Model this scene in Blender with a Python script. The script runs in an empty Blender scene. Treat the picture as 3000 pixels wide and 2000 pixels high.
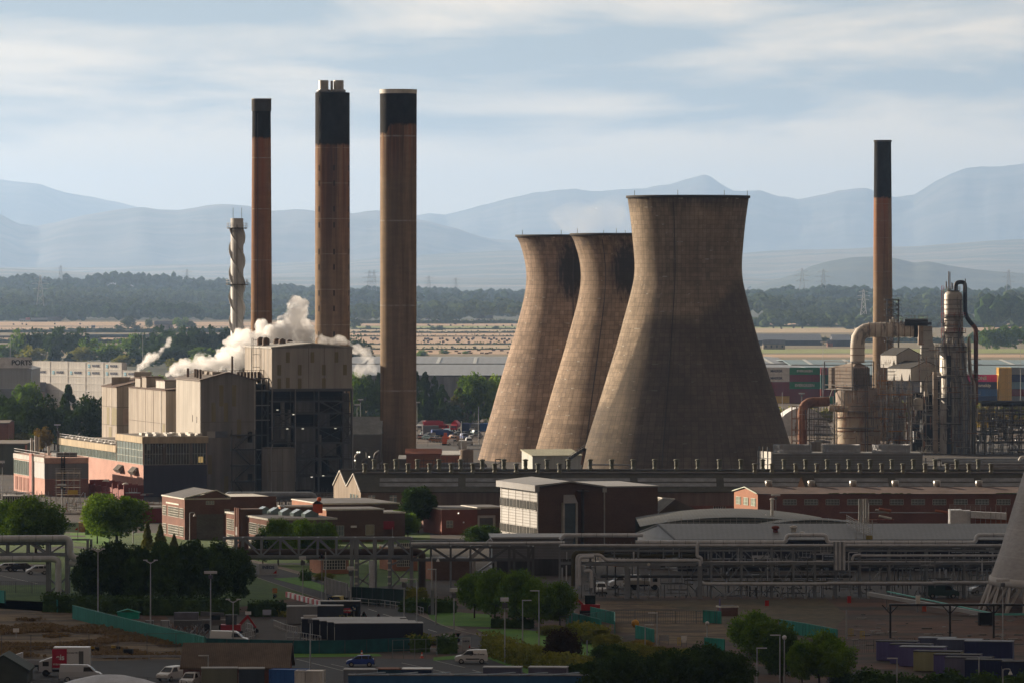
import bpy,math,random
import numpy as np
from mathutils import Vector,Matrix,noise as mnoise
R=math.radians
sc=bpy.context.scene
COL=sc.collection
random.seed(11)
# ------------------------------------------------------------------ camera, light, sky
F,VH,H=16667.0,805.0,52.0      # focal length and horizon in photo pixels, eye height in metres
cam=bpy.data.cameras.new('camera');cam.lens=200;cam.sensor_width=36
cam.shift_y=-(1000-VH)/3000.0;cam.clip_start=5;cam.clip_end=60000
co=bpy.data.objects.new('camera',cam);COL.objects.link(co)
co.location=(0,0,H);co.rotation_euler=(R(90),0,0)
sc.camera=co
sc.view_settings.view_transform='Standard';sc.view_settings.look='None'
sc.view_settings.gamma=1;sc.view_settings.exposure=0.95
sc.render.engine='CYCLES'
cy=sc.cycles
cy.volume_bounces=6;cy.max_bounces=10;cy.diffuse_bounces=3;cy.glossy_bounces=2
cy.transmission_bounces=3;cy.transparent_max_bounces=6;cy.use_denoising=True
EL,AZX,AZY=R(15),-0.80,0.60     # sun: low, left of and beyond the plant
SUN=Vector((AZX*math.cos(EL),AZY*math.cos(EL),math.sin(EL)))
sl=bpy.data.lights.new('sun','SUN');sl.energy=5.0;sl.angle=R(0.5);sl.color=(1.0,0.82,0.62)
so=bpy.data.objects.new('sun',sl);COL.objects.link(so)
so.rotation_euler=SUN.to_track_quat('Z','Y').to_euler()
W=bpy.data.worlds.new('World');sc.world=W;W.use_nodes=True
nt=W.node_tree;nt.nodes.clear()
def N(t,**k):
 n=nt.nodes.new(t)
 for a,b in k.items():setattr(n,a,b)
 return n
sky=N('ShaderNodeTexSky');sky.sky_type='NISHITA';sky.sun_disc=False
sky.sun_elevation=EL;sky.sun_rotation=math.atan2(AZX,AZY);sky.air_density=1.0;sky.dust_density=1.2
bg=N('ShaderNodeBackground');bg.inputs[1].default_value=0.05
outw=N('ShaderNodeOutputWorld')
tc=N('ShaderNodeTexCoord');L=nt.links.new
def wnoise(scale,loc,det,rough,dist):
 mp=N('ShaderNodeMapping');mp.inputs['Scale'].default_value=scale;mp.inputs['Location'].default_value=loc
 nz=N('ShaderNodeTexNoise');nz.inputs['Scale'].default_value=1.0;nz.inputs['Detail'].default_value=det
 nz.inputs['Roughness'].default_value=rough;nz.inputs['Distortion'].default_value=dist
 L(tc.outputs['Generated'],mp.inputs[0]);L(mp.outputs[0],nz.inputs[0]);return nz.outputs[0]
def wmath(op,a,b):
 n=N('ShaderNodeMath',operation=op)
 for i,q in((0,a),(1,b)):
  if isinstance(q,(int,float)):n.inputs[i].default_value=q
  else:L(q,n.inputs[i])
 return n.outputs[0]
big=wnoise((12,12,74),(3.1,.4,1.9),10,.58,.45)
sep=N('ShaderNodeSeparateXYZ');L(tc.outputs['Generated'],sep.inputs[0])
low=N('ShaderNodeMapRange');low.inputs[1].default_value=0.0;low.inputs[2].default_value=.030;low.inputs[3].default_value=.30;low.inputs[4].default_value=0
L(sep.outputs[2],low.inputs[0])
fac=wmath('ADD',big,low.outputs[0])
rp=N('ShaderNodeValToRGB');rp.color_ramp.elements[0].position=0.43;rp.color_ramp.elements[1].position=0.60;L(fac,rp.inputs[0])
# two tones of cloud: thick blue-grey and thin sunlit cream, brighter on the sun's side of the sky
geo=N('ShaderNodeVectorMath',operation='DOT_PRODUCT');geo.inputs[1].default_value=(AZX*.45,0.89,0.0)
gr=N('ShaderNodeMapRange');gr.inputs[1].default_value=0.1;gr.inputs[2].default_value=0.9
gr.inputs[3].default_value=2.7;gr.inputs[4].default_value=12.2
L(tc.outputs['Generated'],geo.inputs[0]);L(geo.outputs['Value'],gr.inputs[0])
tone=N('ShaderNodeMixRGB');tone.inputs[1].default_value=(.35,.42,.475,1);tone.inputs[2].default_value=(.93,.80,.655,1);L(rp.outputs[0],tone.inputs[0])
lit=N('ShaderNodeVectorMath',operation='SCALE');L(tone.outputs[0],lit.inputs[0]);L(gr.outputs[0],lit.inputs['Scale'])
mx=N('ShaderNodeMixRGB');mx.inputs[0].default_value=.93
wm=N('ShaderNodeMapRange');wm.inputs[1].default_value=.1;wm.inputs[2].default_value=.75;L(geo.outputs['Value'],wm.inputs[0])
wc=N('ShaderNodeMixRGB');wc.inputs[1].default_value=(1.3,1.0,.80,1);wc.inputs[2].default_value=(1,1,1,1);L(wm.outputs[0],wc.inputs[0])
wl=N('ShaderNodeMixRGB',blend_type='MULTIPLY');wl.inputs[0].default_value=1;L(lit.outputs[0],wl.inputs[1]);L(wc.outputs[0],wl.inputs[2])
L(sky.outputs[0],mx.inputs[1]);L(wl.outputs[0],mx.inputs[2])
L(mx.outputs[0],bg.inputs[0]);L(bg.outputs[0],outw.inputs[0])
# ------------------------------------------------------------------ photo pixel -> place in the world
def GD(v,z=0.0):return(H-z)*F/(v-VH)
def X(u,D):return(u-1500.0)*D/F
def Z(v,D):return H-(v-VH)*D/F
def P(u,v,D):return Vector((X(u,D),D,Z(v,D)))
def G(u,v,z=0.0):D=GD(v,z);return Vector((X(u,D),D,z))
def PX(D):return F/D               # pixels per metre at that distance
# ------------------------------------------------------------------ things, parts, tags
def tag(o,label=None,cat=None,group=None,kind=None):
 if label:o['label']=label
 if cat:o['category']=cat
 if group:o['group']=group
 if kind:o['kind']=kind
 return o
def thing(name,label,cat,loc=(0,0,0),rz=0.0,group=None):
 o=bpy.data.objects.new(name,None);COL.objects.link(o);o.empty_display_size=.5
 o.location=loc;o.rotation_euler=(0,0,rz)
 return tag(o,label,cat,group)
def origin(o):
 while o.parent is not None:o=o.parent
 return o
def dup(o,parent=None,loc=None,rz=None,scale=None,label=None,group=None):
 c=o.copy();COL.objects.link(c);c.parent=parent
 if loc is not None:c.location=loc
 if rz is not None:c.rotation_euler=(0,0,rz)
 if scale is not None:c.scale=scale
 if label:c['label']=label
 if group:c['group']=group
 for ch in list(o.children):dup(ch,c)
 return c
class MB:
 """collects polygons (world coordinates) for ONE mesh object"""
 def __init__(s):s.V=[];s.Fc=[];s.MI=[];s.UV=[];s.mats=[];s.sm=[]
 def mi(s,m):
  if m is None:return 0
  if m not in s.mats:s.mats.append(m)
  return s.mats.index(m)
 def poly(s,pts,m=None,uv=None,smooth=False):
  b=len(s.V);s.V+=[tuple(p)for p in pts];s.Fc.append(list(range(b,b+len(pts))))
  s.MI.append(s.mi(m));s.UV.append(uv);s.sm.append(smooth)
 def mesh(s,V,Fs,m=None,smooth=False):
  b=len(s.V);s.V+=[tuple(p)for p in V];i=s.mi(m)
  for f in Fs:s.Fc.append([b+k for k in f]);s.MI.append(i);s.UV.append(None);s.sm.append(smooth)
 def par(s,o,a,b,c,m=None):
  o,a,b,c=Vector(o),Vector(a),Vector(b),Vector(c)
  V=[o,o+a,o+a+b,o+b,o+c,o+a+c,o+a+b+c,o+b+c]
  Fs=[(0,3,2,1),(4,5,6,7),(0,1,5,4),(1,2,6,5),(2,3,7,6),(3,0,4,7)]
  if a.cross(b).dot(c)<0:Fs=[f[::-1]for f in Fs]
  s.mesh(V,Fs,m)
 def box(s,x0,x1,y0,y1,z0,z1,m=None):s.par((x0,y0,z0),(x1-x0,0,0),(0,y1-y0,0),(0,0,z1-z0),m)
 def bar(s,p,q,w,h=None,m=None):
  p,q=Vector(p),Vector(q);h=h or w;d=q-p
  if d.length<1e-6:return
  up=Vector((0,0,1))if abs(d.normalized().z)<.98 else Vector((0,1,0))
  a=d.cross(up).normalized()*w;b=a.cross(d).normalized()*h
  s.par(p-a/2-b/2,a,b,d,m)
 def cyl(s,p,q,r0,r1=None,n=12,m=None,cap=True,smooth=True):
  p,q=Vector(p),Vector(q);r1=r0 if r1 is None else r1;d=(q-p).normalized()
  up=Vector((0,0,1))if abs(d.z)<.98 else Vector((0,1,0))
  a=d.cross(up).normalized();b=d.cross(a).normalized()
  V=[]
  for c,r in((p,r0),(q,r1)):
   for i in range(n):
    t=2*math.pi*i/n;V.append(c+a*math.cos(t)*r+b*math.sin(t)*r)
  Fs=[(i,(i+1)%n,n+(i+1)%n,n+i)[::-1]for i in range(n)]
  s.mesh(V,Fs,m,smooth)
  if cap:
   s.mesh(V[:n],[tuple(range(n))],m);s.mesh(V[n:],[tuple(range(n))[::-1]],m)
 def tube(s,path,r,n=8,m=None,bend=None):
  pts=[Vector(p)for p in path]
  if bend:                                    # rounded elbows
   out=[pts[0]]
   for i in range(1,len(pts)-1):
    a=(pts[i-1]-pts[i]);b=(pts[i+1]-pts[i]);k=min(bend,a.length*.45,b.length*.45)
    A=pts[i]+a.normalized()*k;B=pts[i]+b.normalized()*k
    for t in(0,.25,.5,.75,1):out.append(A*(1-t)**2+pts[i]*2*t*(1-t)+B*t*t)
   out.append(pts[-1]);pts=out
  V=[];a=None
  for i,p in enumerate(pts):
   d=(pts[min(i+1,len(pts)-1)]-pts[max(i-1,0)]).normalized()
   if a is None:
    up=Vector((0,0,1))if abs(d.z)<.9 else Vector((0,1,0));a=d.cross(up).normalized()
   else:
    a=(a-d*a.dot(d)).normalized()
   b=d.cross(a)
   for k in range(n):
    t=2*math.pi*k/n;V.append(p+a*math.cos(t)*r+b*math.sin(t)*r)
  Fs=[(i*n+k,i*n+(k+1)%n,(i+1)*n+(k+1)%n,(i+1)*n+k)for i in range(len(pts)-1)for k in range(n)]
  s.mesh(V,Fs,m,True)
  s.mesh(V[:n],[tuple(range(n))[::-1]],m);s.mesh(V[-n:],[tuple(range(n))],m)
 def lathe(s,c,prof,n=32,m=None,uv=False,a0=0.0,smooth=True,inner=False):
  c=Vector(c);K=len(prof);V=[]
  for r,z in prof:
   for i in range(n):t=2*math.pi*i/n+a0;V.append(c+Vector((math.sin(t)*r,-math.cos(t)*r,z)))
  b=len(s.V);s.V+=[tuple(v)for v in V];mi=s.mi(m)
  for k in range(K-1):
   for i in range(n):
    j=(i+1)%n
    f=[b+k*n+i,b+k*n+j,b+(k+1)*n+j,b+(k+1)*n+i]
    if inner:f=f[::-1]
    s.Fc.append(f);s.MI.append(mi);s.sm.append(smooth)
    z0,z1=prof[k][1],prof[k+1][1]
    s.UV.append([(i/n,z0),((i+1)/n,z0),((i+1)/n,z1),(i/n,z1)]if uv else None)
 def prism(s,foot,z0,z1,m=None,mtop=None):
  n=len(foot);B=[Vector((p[0],p[1],z0))for p in foot]
  T=[Vector((p[0],p[1],z1 if not isinstance(z1,(list,tuple))else z1[i]))for i,p in enumerate(foot)]
  for i in range(n):j=(i+1)%n;s.poly([B[i],B[j],T[j],T[i]],m)
  s.poly(T,mtop or m);s.poly(B[::-1],m)
 def build(s,name,parent=None,world=True,loc=None):
  me=bpy.data.meshes.new(name);off=Vector((0,0,0))
  if parent is not None and world:off=origin(parent).location
  if loc is not None:off=Vector(loc)
  ov=tuple(off)
  me.from_pydata([(v[0]-ov[0],v[1]-ov[1],v[2]-ov[2])for v in s.V],[],s.Fc)
  for m in s.mats:me.materials.append(m)
  me.polygons.foreach_set('material_index',s.MI);me.polygons.foreach_set('use_smooth',s.sm)
  if any(u is not None for u in s.UV):
   ul=me.uv_layers.new(name='UVMap');k=0
   for pf,u in zip(s.Fc,s.UV):
    for q in range(len(pf)):
     if u is not None:ul.data[k].uv=u[q]
     k+=1
  me.update()
  o=bpy.data.objects.new(name,me);COL.objects.link(o)
  if parent is not None:o.parent=parent
  elif loc is not None:o.location=loc
  return o
 def one(s,name,label,cat,group=None,kind=None,loc=None):
  """a thing that is a single mesh"""
  if loc is None:
   xs=[v[0]for v in s.V];ys=[v[1]for v in s.V];zs=[v[2]for v in s.V]
   loc=((min(xs)+max(xs))/2,(min(ys)+max(ys))/2,min(zs))
  return tag(s.build(name,loc=loc),label,cat,group,kind)
# ------------------------------------------------------------------ materials
MATS={}
def mat(name,col,rough=.8,metal=0.0,var=.18,scale=.4,kind=None,spec=.3,**k):
 """col: linear base colour. kind: None noise, 'clad' vertical sheets and rain streaks, 'brick', 'corr' corrugation"""
 if name in MATS:return MATS[name]
 m=bpy.data.materials.new(name);m.use_nodes=True;t=m.node_tree;b=t.nodes['Principled BSDF']
 b.inputs['Roughness'].default_value=rough;b.inputs['Metallic'].default_value=metal
 b.inputs['Specular IOR Level'].default_value=spec
 c4=(col[0],col[1],col[2],1)
 def node(tp,**kw):
  n=t.nodes.new(tp)
  for a,v in kw.items():setattr(n,a,v)
  return n
 tcn=node('ShaderNodeTexCoord')
 def noise(sc3,s=1.0,det=4,rg=.6):
  mpn=node('ShaderNodeMapping');mpn.inputs['Scale'].default_value=sc3
  n=node('ShaderNodeTexNoise');n.inputs['Scale'].default_value=s;n.inputs['Detail'].default_value=det
  n.inputs['Roughness'].default_value=rg
  t.links.new(tcn.outputs['Object'],mpn.inputs[0]);t.links.new(mpn.outputs[0],n.inputs[0]);return n.outputs[0]
 def ramp(fac,lo,hi,p0=.35,p1=.65):
  r=node('ShaderNodeMapRange');r.inputs[1].default_value=p0;r.inputs[2].default_value=p1
  r.inputs[3].default_value=lo;r.inputs[4].default_value=hi;t.links.new(fac,r.inputs[0]);return r.outputs[0]
 def mul(colsock,fac):
  x=node('ShaderNodeVectorMath',operation='SCALE');
  if isinstance(colsock,tuple):x.inputs[0].default_value=colsock[:3]
  else:t.links.new(colsock,x.inputs[0])
  t.links.new(fac,x.inputs['Scale']);return x.outputs[0]
 def mixc(fac,A,B):
  x=node('ShaderNodeMixRGB')
  if isinstance(fac,float):x.inputs[0].default_value=fac
  else:t.links.new(fac,x.inputs[0])
  for i,q in((1,A),(2,B)):
   if isinstance(q,tuple):x.inputs[i].default_value=q if len(q)==4 else q+(1,)
   else:t.links.new(q,x.inputs[i])
  return x.outputs[0]
 h=None
 if kind=='clad':
  a=ramp(noise((1.1,1.1,.06),k.get('freq',1.0),3),1-var*1.6,1+var)
  d=ramp(noise((.12,.12,.10),1.0,4),1-var,1+var*.6)
  c=mul(mul(c4,a),d)
  st=ramp(noise((2.2,2.2,.035),1.0,5,.7),0,k.get('stain',.55),.55,.72)
  c=mixc(st,c,k.get('rust',(col[0]*.5,col[1]*.38,col[2]*.28)))
 elif kind=='brick':
  a=ramp(noise((.25,.25,.35),1.0,5),1-var,1+var)
  d=ramp(noise((2.2,2.2,6),1.0,2),1-var*.8,1+var*.8)
  c=mul(mul(c4,a),d)
 elif kind=='corr':
  sx=k.get('dir',(1,0,0))
  mpn=node('ShaderNodeMapping');mpn.inputs['Rotation'].default_value=(0,0,k.get('rot',0))
  w=node('ShaderNodeTexWave');w.wave_type='BANDS';w.bands_direction=k.get('axis','X');w.inputs['Scale'].default_value=k.get('freq',.55)
  w.inputs['Distortion'].default_value=.6;w.inputs['Detail'].default_value=1
  t.links.new(tcn.outputs['Object'],mpn.inputs[0]);t.links.new(mpn.outputs[0],w.inputs[0])
  a=ramp(w.outputs['Fac'],1-var,1+var,0,1)
  d=ramp(noise((.1,.1,.1),1.0,6,.7),1-var*1.8,1+var)
  e=ramp(noise((.7,.7,.7),1.0,4,.7),1-var,1+var)
  c=mul(mul(mul(c4,a),d),e)
 elif kind=='land':
  a=ramp(noise((scale,scale*k.get('str',1),scale),1.0,6,.62),0,1,.42,.6)
  c=mixc(a,c4,k['col2'])
  d=ramp(noise((scale*9,scale*9,scale*9),1.0,3,.7),1-var,1+var)
  c=mul(c,d)
 else:
  a=ramp(noise((scale,)*3,1.0,5,.65),1-var,1+var)
  c=mul(c4,a)
  if 'rust' in k:
   st=ramp(noise((scale*2.2,scale*2.2,scale*.6),1.0,6,.7),0,k.get('stain',.8),.52,.62)
   c=mixc(st,c,k['rust'])
 t.links.new(c,b.inputs['Base Color'])
 if 'bump' in k:
  bp=node('ShaderNodeBump');bp.inputs['Strength'].default_value=k['bump'];bp.inputs['Distance'].default_value=.3
  t.links.new(noise((k.get('bs',1.5),)*3,1.0,5),bp.inputs['Height']);t.links.new(bp.outputs[0],b.inputs['Normal'])
 if 'emit' in k:
  b.inputs['Emission Color'].default_value=k['emit']+(1,);b.inputs['Emission Strength'].default_value=k.get('es',1)
 MATS[name]=m;return m
def foliage(name,c1,c2,trans=.35):
 m=bpy.data.materials.new(name);m.use_nodes=True;t=m.node_tree;t.nodes.clear()
 o=t.nodes.new('ShaderNodeOutputMaterial');d=t.nodes.new('ShaderNodeBsdfDiffuse');tr=t.nodes.new('ShaderNodeBsdfTranslucent')
 mx=t.nodes.new('ShaderNodeMixShader');mx.inputs[0].default_value=trans
 tc=t.nodes.new('ShaderNodeTexCoord');n=t.nodes.new('ShaderNodeTexNoise');n.inputs['Scale'].default_value=.42;n.inputs['Detail'].default_value=7
 n.inputs['Roughness'].default_value=.8
 r=t.nodes.new('ShaderNodeValToRGB');r.color_ramp.elements[0].position=.36;r.color_ramp.elements[1].position=.64
 r.color_ramp.elements[0].color=c1+(1,);r.color_ramp.elements[1].color=c2+(1,)
 oi=t.nodes.new('ShaderNodeObjectInfo');mr=t.nodes.new('ShaderNodeMapRange');mr.inputs[3].default_value=.75;mr.inputs[4].default_value=1.25
 sx=t.nodes.new('ShaderNodeVectorMath');sx.operation='SCALE'
 K=t.links.new
 K(t.nodes.new('ShaderNodeNewGeometry').outputs['Position'],n.inputs[0]);K(n.outputs[0],r.inputs[0]);K(r.outputs[0],sx.inputs[0]);K(oi.outputs['Random'],mr.inputs[0]);K(mr.outputs[0],sx.inputs['Scale'])
 K(sx.outputs[0],d.inputs[0]);K(sx.outputs[0],tr.inputs[0]);K(d.outputs[0],mx.inputs[1]);K(tr.outputs[0],mx.inputs[2]);K(mx.outputs[0],o.inputs[0])
 return m
# ------------------------------------------------------------------ haze, cloud, ground, hills
HZ=3.8e-5
hb=MB();hb.box(-15000,15000,-400,45500,-6,860)
hz=hb.build('haze');hz['kind']='stuff'
hm=bpy.data.materials.new('haze');hm.use_nodes=True;t=hm.node_tree;t.nodes.clear()
o_=t.nodes.new('ShaderNodeOutputMaterial');pv=t.nodes.new('ShaderNodeVolumePrincipled')
pv.inputs['Color'].default_value=(.44,.64,.95,1);pv.inputs['Density'].default_value=HZ;pv.inputs['Anisotropy'].default_value=0.5
t.links.new(pv.outputs[0],o_.inputs['Volume']);hz.data.materials.append(hm)
def ico(sub=1):
 import bmesh
 bm=bmesh.new();bmesh.ops.create_icosphere(bm,subdivisions=sub,radius=1)
 V=np.array([v.co[:]for v in bm.verts]);Fs=[[v.index for v in f.verts]for f in bm.faces];bm.free();return V,Fs
ICO1,ICO2,ICO3=ico(1),ico(2),ico(3)
# a real cloud bank, off to the left towards the sun: it keeps the foreground in shade
mb=MB();V0,F0=ICO3;zc=1500.0;off=zc/math.tan(EL)
for i in range(46):
 gx=random.uniform(-900,1100);gy=random.uniform(-500,855)
 cx,cy_,r=gx+AZX*off,gy+AZY*off,random.uniform(220,330)
 ph=[Vector(v).normalized()for v in V0]
 VV=[Vector((cx,cy_,zc))+Vector((p.x*r,p.y*r,p.z*r*.38))*(1+.22*mnoise.noise(p*2.3+Vector((i*7,0,0))))for p in ph]
 mb.mesh(VV,F0,None,True)
mb.mats=[mat('cloud_white',(.85,.85,.86),1,var=.03)]
c=mb.build('cloud');c['kind']='structure'
def plane(name,pts,m,z=None,kind='structure'):
 q=MB();q.poly([(p[0],p[1],p[2]if z is None else z)for p in pts],m);o=q.build(name);o['kind']=kind;return o
def gpoly(name,px,m,z=.004):
 return plane(name,[G(u,v,0)for u,v in px],m,z)
M_ground=mat('ground_dirt',(.075,.062,.047),.95,var=.3,scale=.02,kind='land',col2=(.10,.065,.04),str=3)
plane('ground',[(-14900,-300),(14900,-300),(14900,45400),(-14900,45400)],M_ground,0)
def ridge(name,D,prof,m,depth=1500,amp=6,n=160,seed=0,zb=-3,drop=None):
 """a hill: crest follows the skyline, slopes run down to the plain in front and behind"""
 us=[p[0]for p in prof];q=[];rows=9
 U=np.linspace(us[0],us[-1],n);vv=np.interp(U,us,[p[1]for p in prof])
 V=[];drop=drop or depth
 for j in range(rows+3):
  for i in range(n):
   xc=X(U[i],D);zc_=Z(vv[i],D)
   if j<rows:
    f=j/(rows-1);y=D-drop*(1-f);z=zb+(zc_-zb)*(f**.8)
   else:
    f=(j-rows+1)/3;y=D+depth*f;z=zb+(zc_-zb)*(1-f)
   k=0 if j in(0,rows+2)else 1
   w=mnoise.fractal(Vector((xc/420,y/620,seed)),1.0,2.0,5)
   V.append((xc*(y/D if j<rows else 1),y,z+k*amp*w*(1 if j!=rows-1 else .35)))
 Fs=[(j*n+i,j*n+i+1,(j+1)*n+i+1,(j+1)*n+i)for j in range(rows+2)for i in range(n-1)]
 mb=MB();mb.mesh(V,Fs,m,True);o=mb.build(name);o['kind']='structure';return o
M_moor=mat('moorland',(.07,.075,.06),1,kind='land',col2=(.17,.15,.12),scale=.0011,str=4,var=.12)
M_low=mat('farmed_slopes',(.05,.07,.045),1,kind='land',col2=(.20,.17,.12),scale=.0011,str=2.5,var=.1)
M_wood=mat('wooded_hill',(.035,.05,.035),1,kind='land',col2=(.07,.08,.05),scale=.004,str=2,var=.25)
ridge('mountains',42000,[(-900,560),(-300,520),(0,525),(120,540),(230,575),(330,590),(400,604),(520,640),(900,690),(1300,740)],M_moor,seed=3,amp=55,depth=2800)
ridge('mountains',40000,[(700,720),(1000,690),(1220,636),(1262,628),(1300,635),(1400,600),(1500,578),(1545,570),(1650,558),(1690,555),(1760,560),(1900,552),(1960,540),
      (2000,528),(2040,519),(2065,514),(2085,520),(2110,537),(2150,556),(2230,558),(2280,576),(2335,588),(2400,572),(2470,560),(2540,556),(2550,560),(2620,578),
      (2680,571),(2700,557),(2740,530),(2790,505),(2830,494),(2900,492),(2960,487),(3000,484),(3300,470),(3900,540)],M_moor,seed=8,amp=60,n=420,depth=2800)
ridge('hills',31000,[(-900,640),(-400,590),(0,625),(60,655),(110,662),(220,640),(350,616),(420,604),(480,612),(520,614),(600,603),(670,599),(740,606),(800,618),(870,614),
      (930,621),(1030,626),(1110,615),(1200,632),(1400,690),(1700,730),(2400,770)],M_moor,seed=5,amp=38,n=320,depth=2500)
ridge('hills',25000,[(-900,800),(600,775),(1000,765),(1250,745),(1500,735),(2160,742),(2350,730),(2500,728),(2700,722),(2900,705),(3000,700),(3900,720)],M_low,seed=15,amp=14,n=260,depth=3500,drop=4500)
ridge('hills',17500,[(2200,838),(2290,815),(2340,800),(2370,782),(2430,765),(2500,754),(2560,752),(2620,756),(2680,770),(2720,765),(2780,778),(2860,790),(2920,796),(3000,802),(3400,815)],M_wood,seed=21,amp=5,n=120,depth=800)
ridge('hills',19000,[(-900,820),(0,785),(300,800),(560,818),(800,812),(1100,812),(1500,816),(2200,815),(2400,825),(3800,828)],M_low,seed=25,amp=4,n=160,depth=900,drop=1500)
# fields
M_stub=mat('stubble',(.50,.33,.20),1,kind='land',col2=(.36,.25,.15),scale=.006,str=8,var=.12)
M_pale=mat('pale_stubble',(.46,.35,.21),1,kind='land',col2=(.34,.27,.16),scale=.006,str=8,var=.12)
M_green=mat('pasture',(.20,.24,.05),1,kind='land',col2=(.26,.28,.09),scale=.01,str=4,var=.15)
M_rough=mat('rough_grass',(.14,.12,.06),1,kind='land',col2=(.22,.17,.09),scale=.02,str=5,var=.25)
gpoly('field',[(-500,1098),(3500,1098),(3500,915),(-500,915)],M_rough,.05)
for(u0,u1,v0,v1,m)in[(-400,2400,955,944,M_stub),(-400,1000,966,958,M_stub),(1000,2400,962,956,M_green),(-400,800,990,975,M_rough),(-400,300,1002,984,M_stub),
  (250,620,996,980,M_stub),(1000,1700,974,966,M_pale),(1000,1700,985,976,M_stub),(1000,1700,1008,987,M_stub),(1000,1700,1022,1010,M_pale),(1000,1700,1037,1024,M_stub),
  (2150,2560,975,962,M_pale),(2500,3300,938,930,M_pale),(2150,2600,918,910,M_stub),(2200,3300,1034,1022,M_green),(2200,3300,1046,1038,M_stub),(2200,3300,1020,1006,M_rough),(2850,3300,1005,985,M_pale),(2850,3300,983,950,M_stub)]:
 gpoly('field',[(u0,v0),(u1,v0),(u1-6,v1),(u0+5,v1)],m,.12)
M_scrub=mat('scrub',(.03,.042,.025),1,kind='land',col2=(.055,.065,.03),scale=.006,str=6,var=.3)
gpoly('heath',[(-600,938),(3600,938),(3600,845),(-600,845)],M_scrub,.3)
gpoly('heath',[(-600,1100),(1010,1100),(1010,1046),(-600,1052)],M_scrub,.2)
gpoly('works_yard',[(-300,1300),(3300,1300),(3300,1747),(-300,1747)],mat('works_tarmac',(.03,.028,.027),.95,kind='land',col2=(.055,.045,.038),scale=.05,var=.3),.003)  # dark tarmac sheet, partly standing in for shade between the works buildings
# ------------------------------------------------------------------ vegetation
FOL={
 'green':foliage('leaves_green',(0.055,0.12,0.014),(0.2,0.31,0.035)),
 'bright':foliage('leaves_bright',(0.1,0.19,0.02),(0.28,0.38,0.05)),
 'dark':foliage('leaves_dark',(0.022,0.052,0.014),(0.085,0.14,0.03),.15),
 'olive':foliage('leaves_olive',(0.09,0.11,0.02),(0.28,0.27,0.05)),
 'autumn':foliage('leaves_autumn',(0.15,0.1,0.018),(0.38,0.28,0.05)),
 'copper':foliage('leaves_copper',(0.035,0.024,0.014),(0.09,0.055,0.026),.15),
 'far':foliage('leaves_far',(0.04,0.07,0.03),(0.13,0.17,0.05),.2),
}
M_bark=mat('bark',(.06,.045,.035),.95)
def leaf_mesh(name,centers,sizes,mats,seed):
 """a cloud of leaf clumps: centres (n,3), sizes (n)"""
 rg=np.random.default_rng(seed);n=len(centers)
 a=rg.normal(size=(n,3));a/=np.linalg.norm(a,axis=1)[:,None]
 b=rg.normal(size=(n,3));b-=a*(a*b).sum(1)[:,None];b/=np.linalg.norm(b,axis=1)[:,None]
 s=np.asarray(sizes)[:,None];k=rg.uniform(.55,1,(n,1))
 V=np.stack([centers-a*s,centers+b*s*k,centers+a*s,centers-b*s*k],1).reshape(-1,3)
 me=bpy.data.meshes.new(name);me.vertices.add(4*n);me.vertices.foreach_set('co',V.ravel().astype(np.float32))
 me.loops.add(4*n);me.loops.foreach_set('vertex_index',np.arange(4*n,dtype=np.int32))
 me.polygons.add(n);me.polygons.foreach_set('loop_start',np.arange(0,4*n,4,dtype=np.int32))
 me.update(calc_edges=True);me.validate()
 for m in mats:me.materials.append(m)
 return me
def crown_pts(kind,nclump,per,seed):
 """unit crown: width 1, height 1 (base 0..top 1)"""
 rg=np.random.default_rng(seed);C=[];S=[]
 for i in range(nclump):
  while True:
   p=rg.uniform(-1,1,3)
   if .25<np.linalg.norm(p)<1:break
  r=np.linalg.norm(p)
  if kind=='round':
   p=p/r*(r**.45);c=np.array([p[0]*.40,p[1]*.40,.56+p[2]*.37]);cr=rg.uniform(.09,.17)
  elif kind=='tall':
   p=p/r*(r**.5);c=np.array([p[0]*.36,p[1]*.36,.55+p[2]*.40]);cr=rg.uniform(.07,.13)
  elif kind=='bush':
   p=p/r*(r**.4);c=np.array([p[0]*.42,p[1]*.42,.36+p[2]*.44]);cr=rg.uniform(.10,.2)
  elif kind=='conifer':
   h=rg.uniform(0,1)**.8;t=rg.uniform(0,6.283);q=(1-h)*.42*rg.uniform(.55,1)+.02
   c=np.array([math.cos(t)*q,math.sin(t)*q,.06+h*.9]);cr=.04+(1-h)*.07
  elif kind=='cypress':
   h=rg.uniform(0,1);t=rg.uniform(0,6.283);q=(min(1,(1-h)*2.2))*.38*rg.uniform(.6,1)+.02
   c=np.array([math.cos(t)*q,math.sin(t)*q,.03+h*.92]);cr=.05+(1-h)*.05
  elif kind=='pine':
   p=p/r*(r**.5);c=np.array([p[0]*.42,p[1]*.42,.62+p[2]*.33]);cr=rg.uniform(.08,.13)
  q=rg.normal(size=(per,3));q/=np.linalg.norm(q,axis=1)[:,None];q*=rg.uniform(.35,1.05,(per,1))**.6
  q[:,2]*=.75
  C.append(c+q*cr);S.append(np.full(per,cr))
 return np.concatenate(C)
PROTO={}
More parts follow.
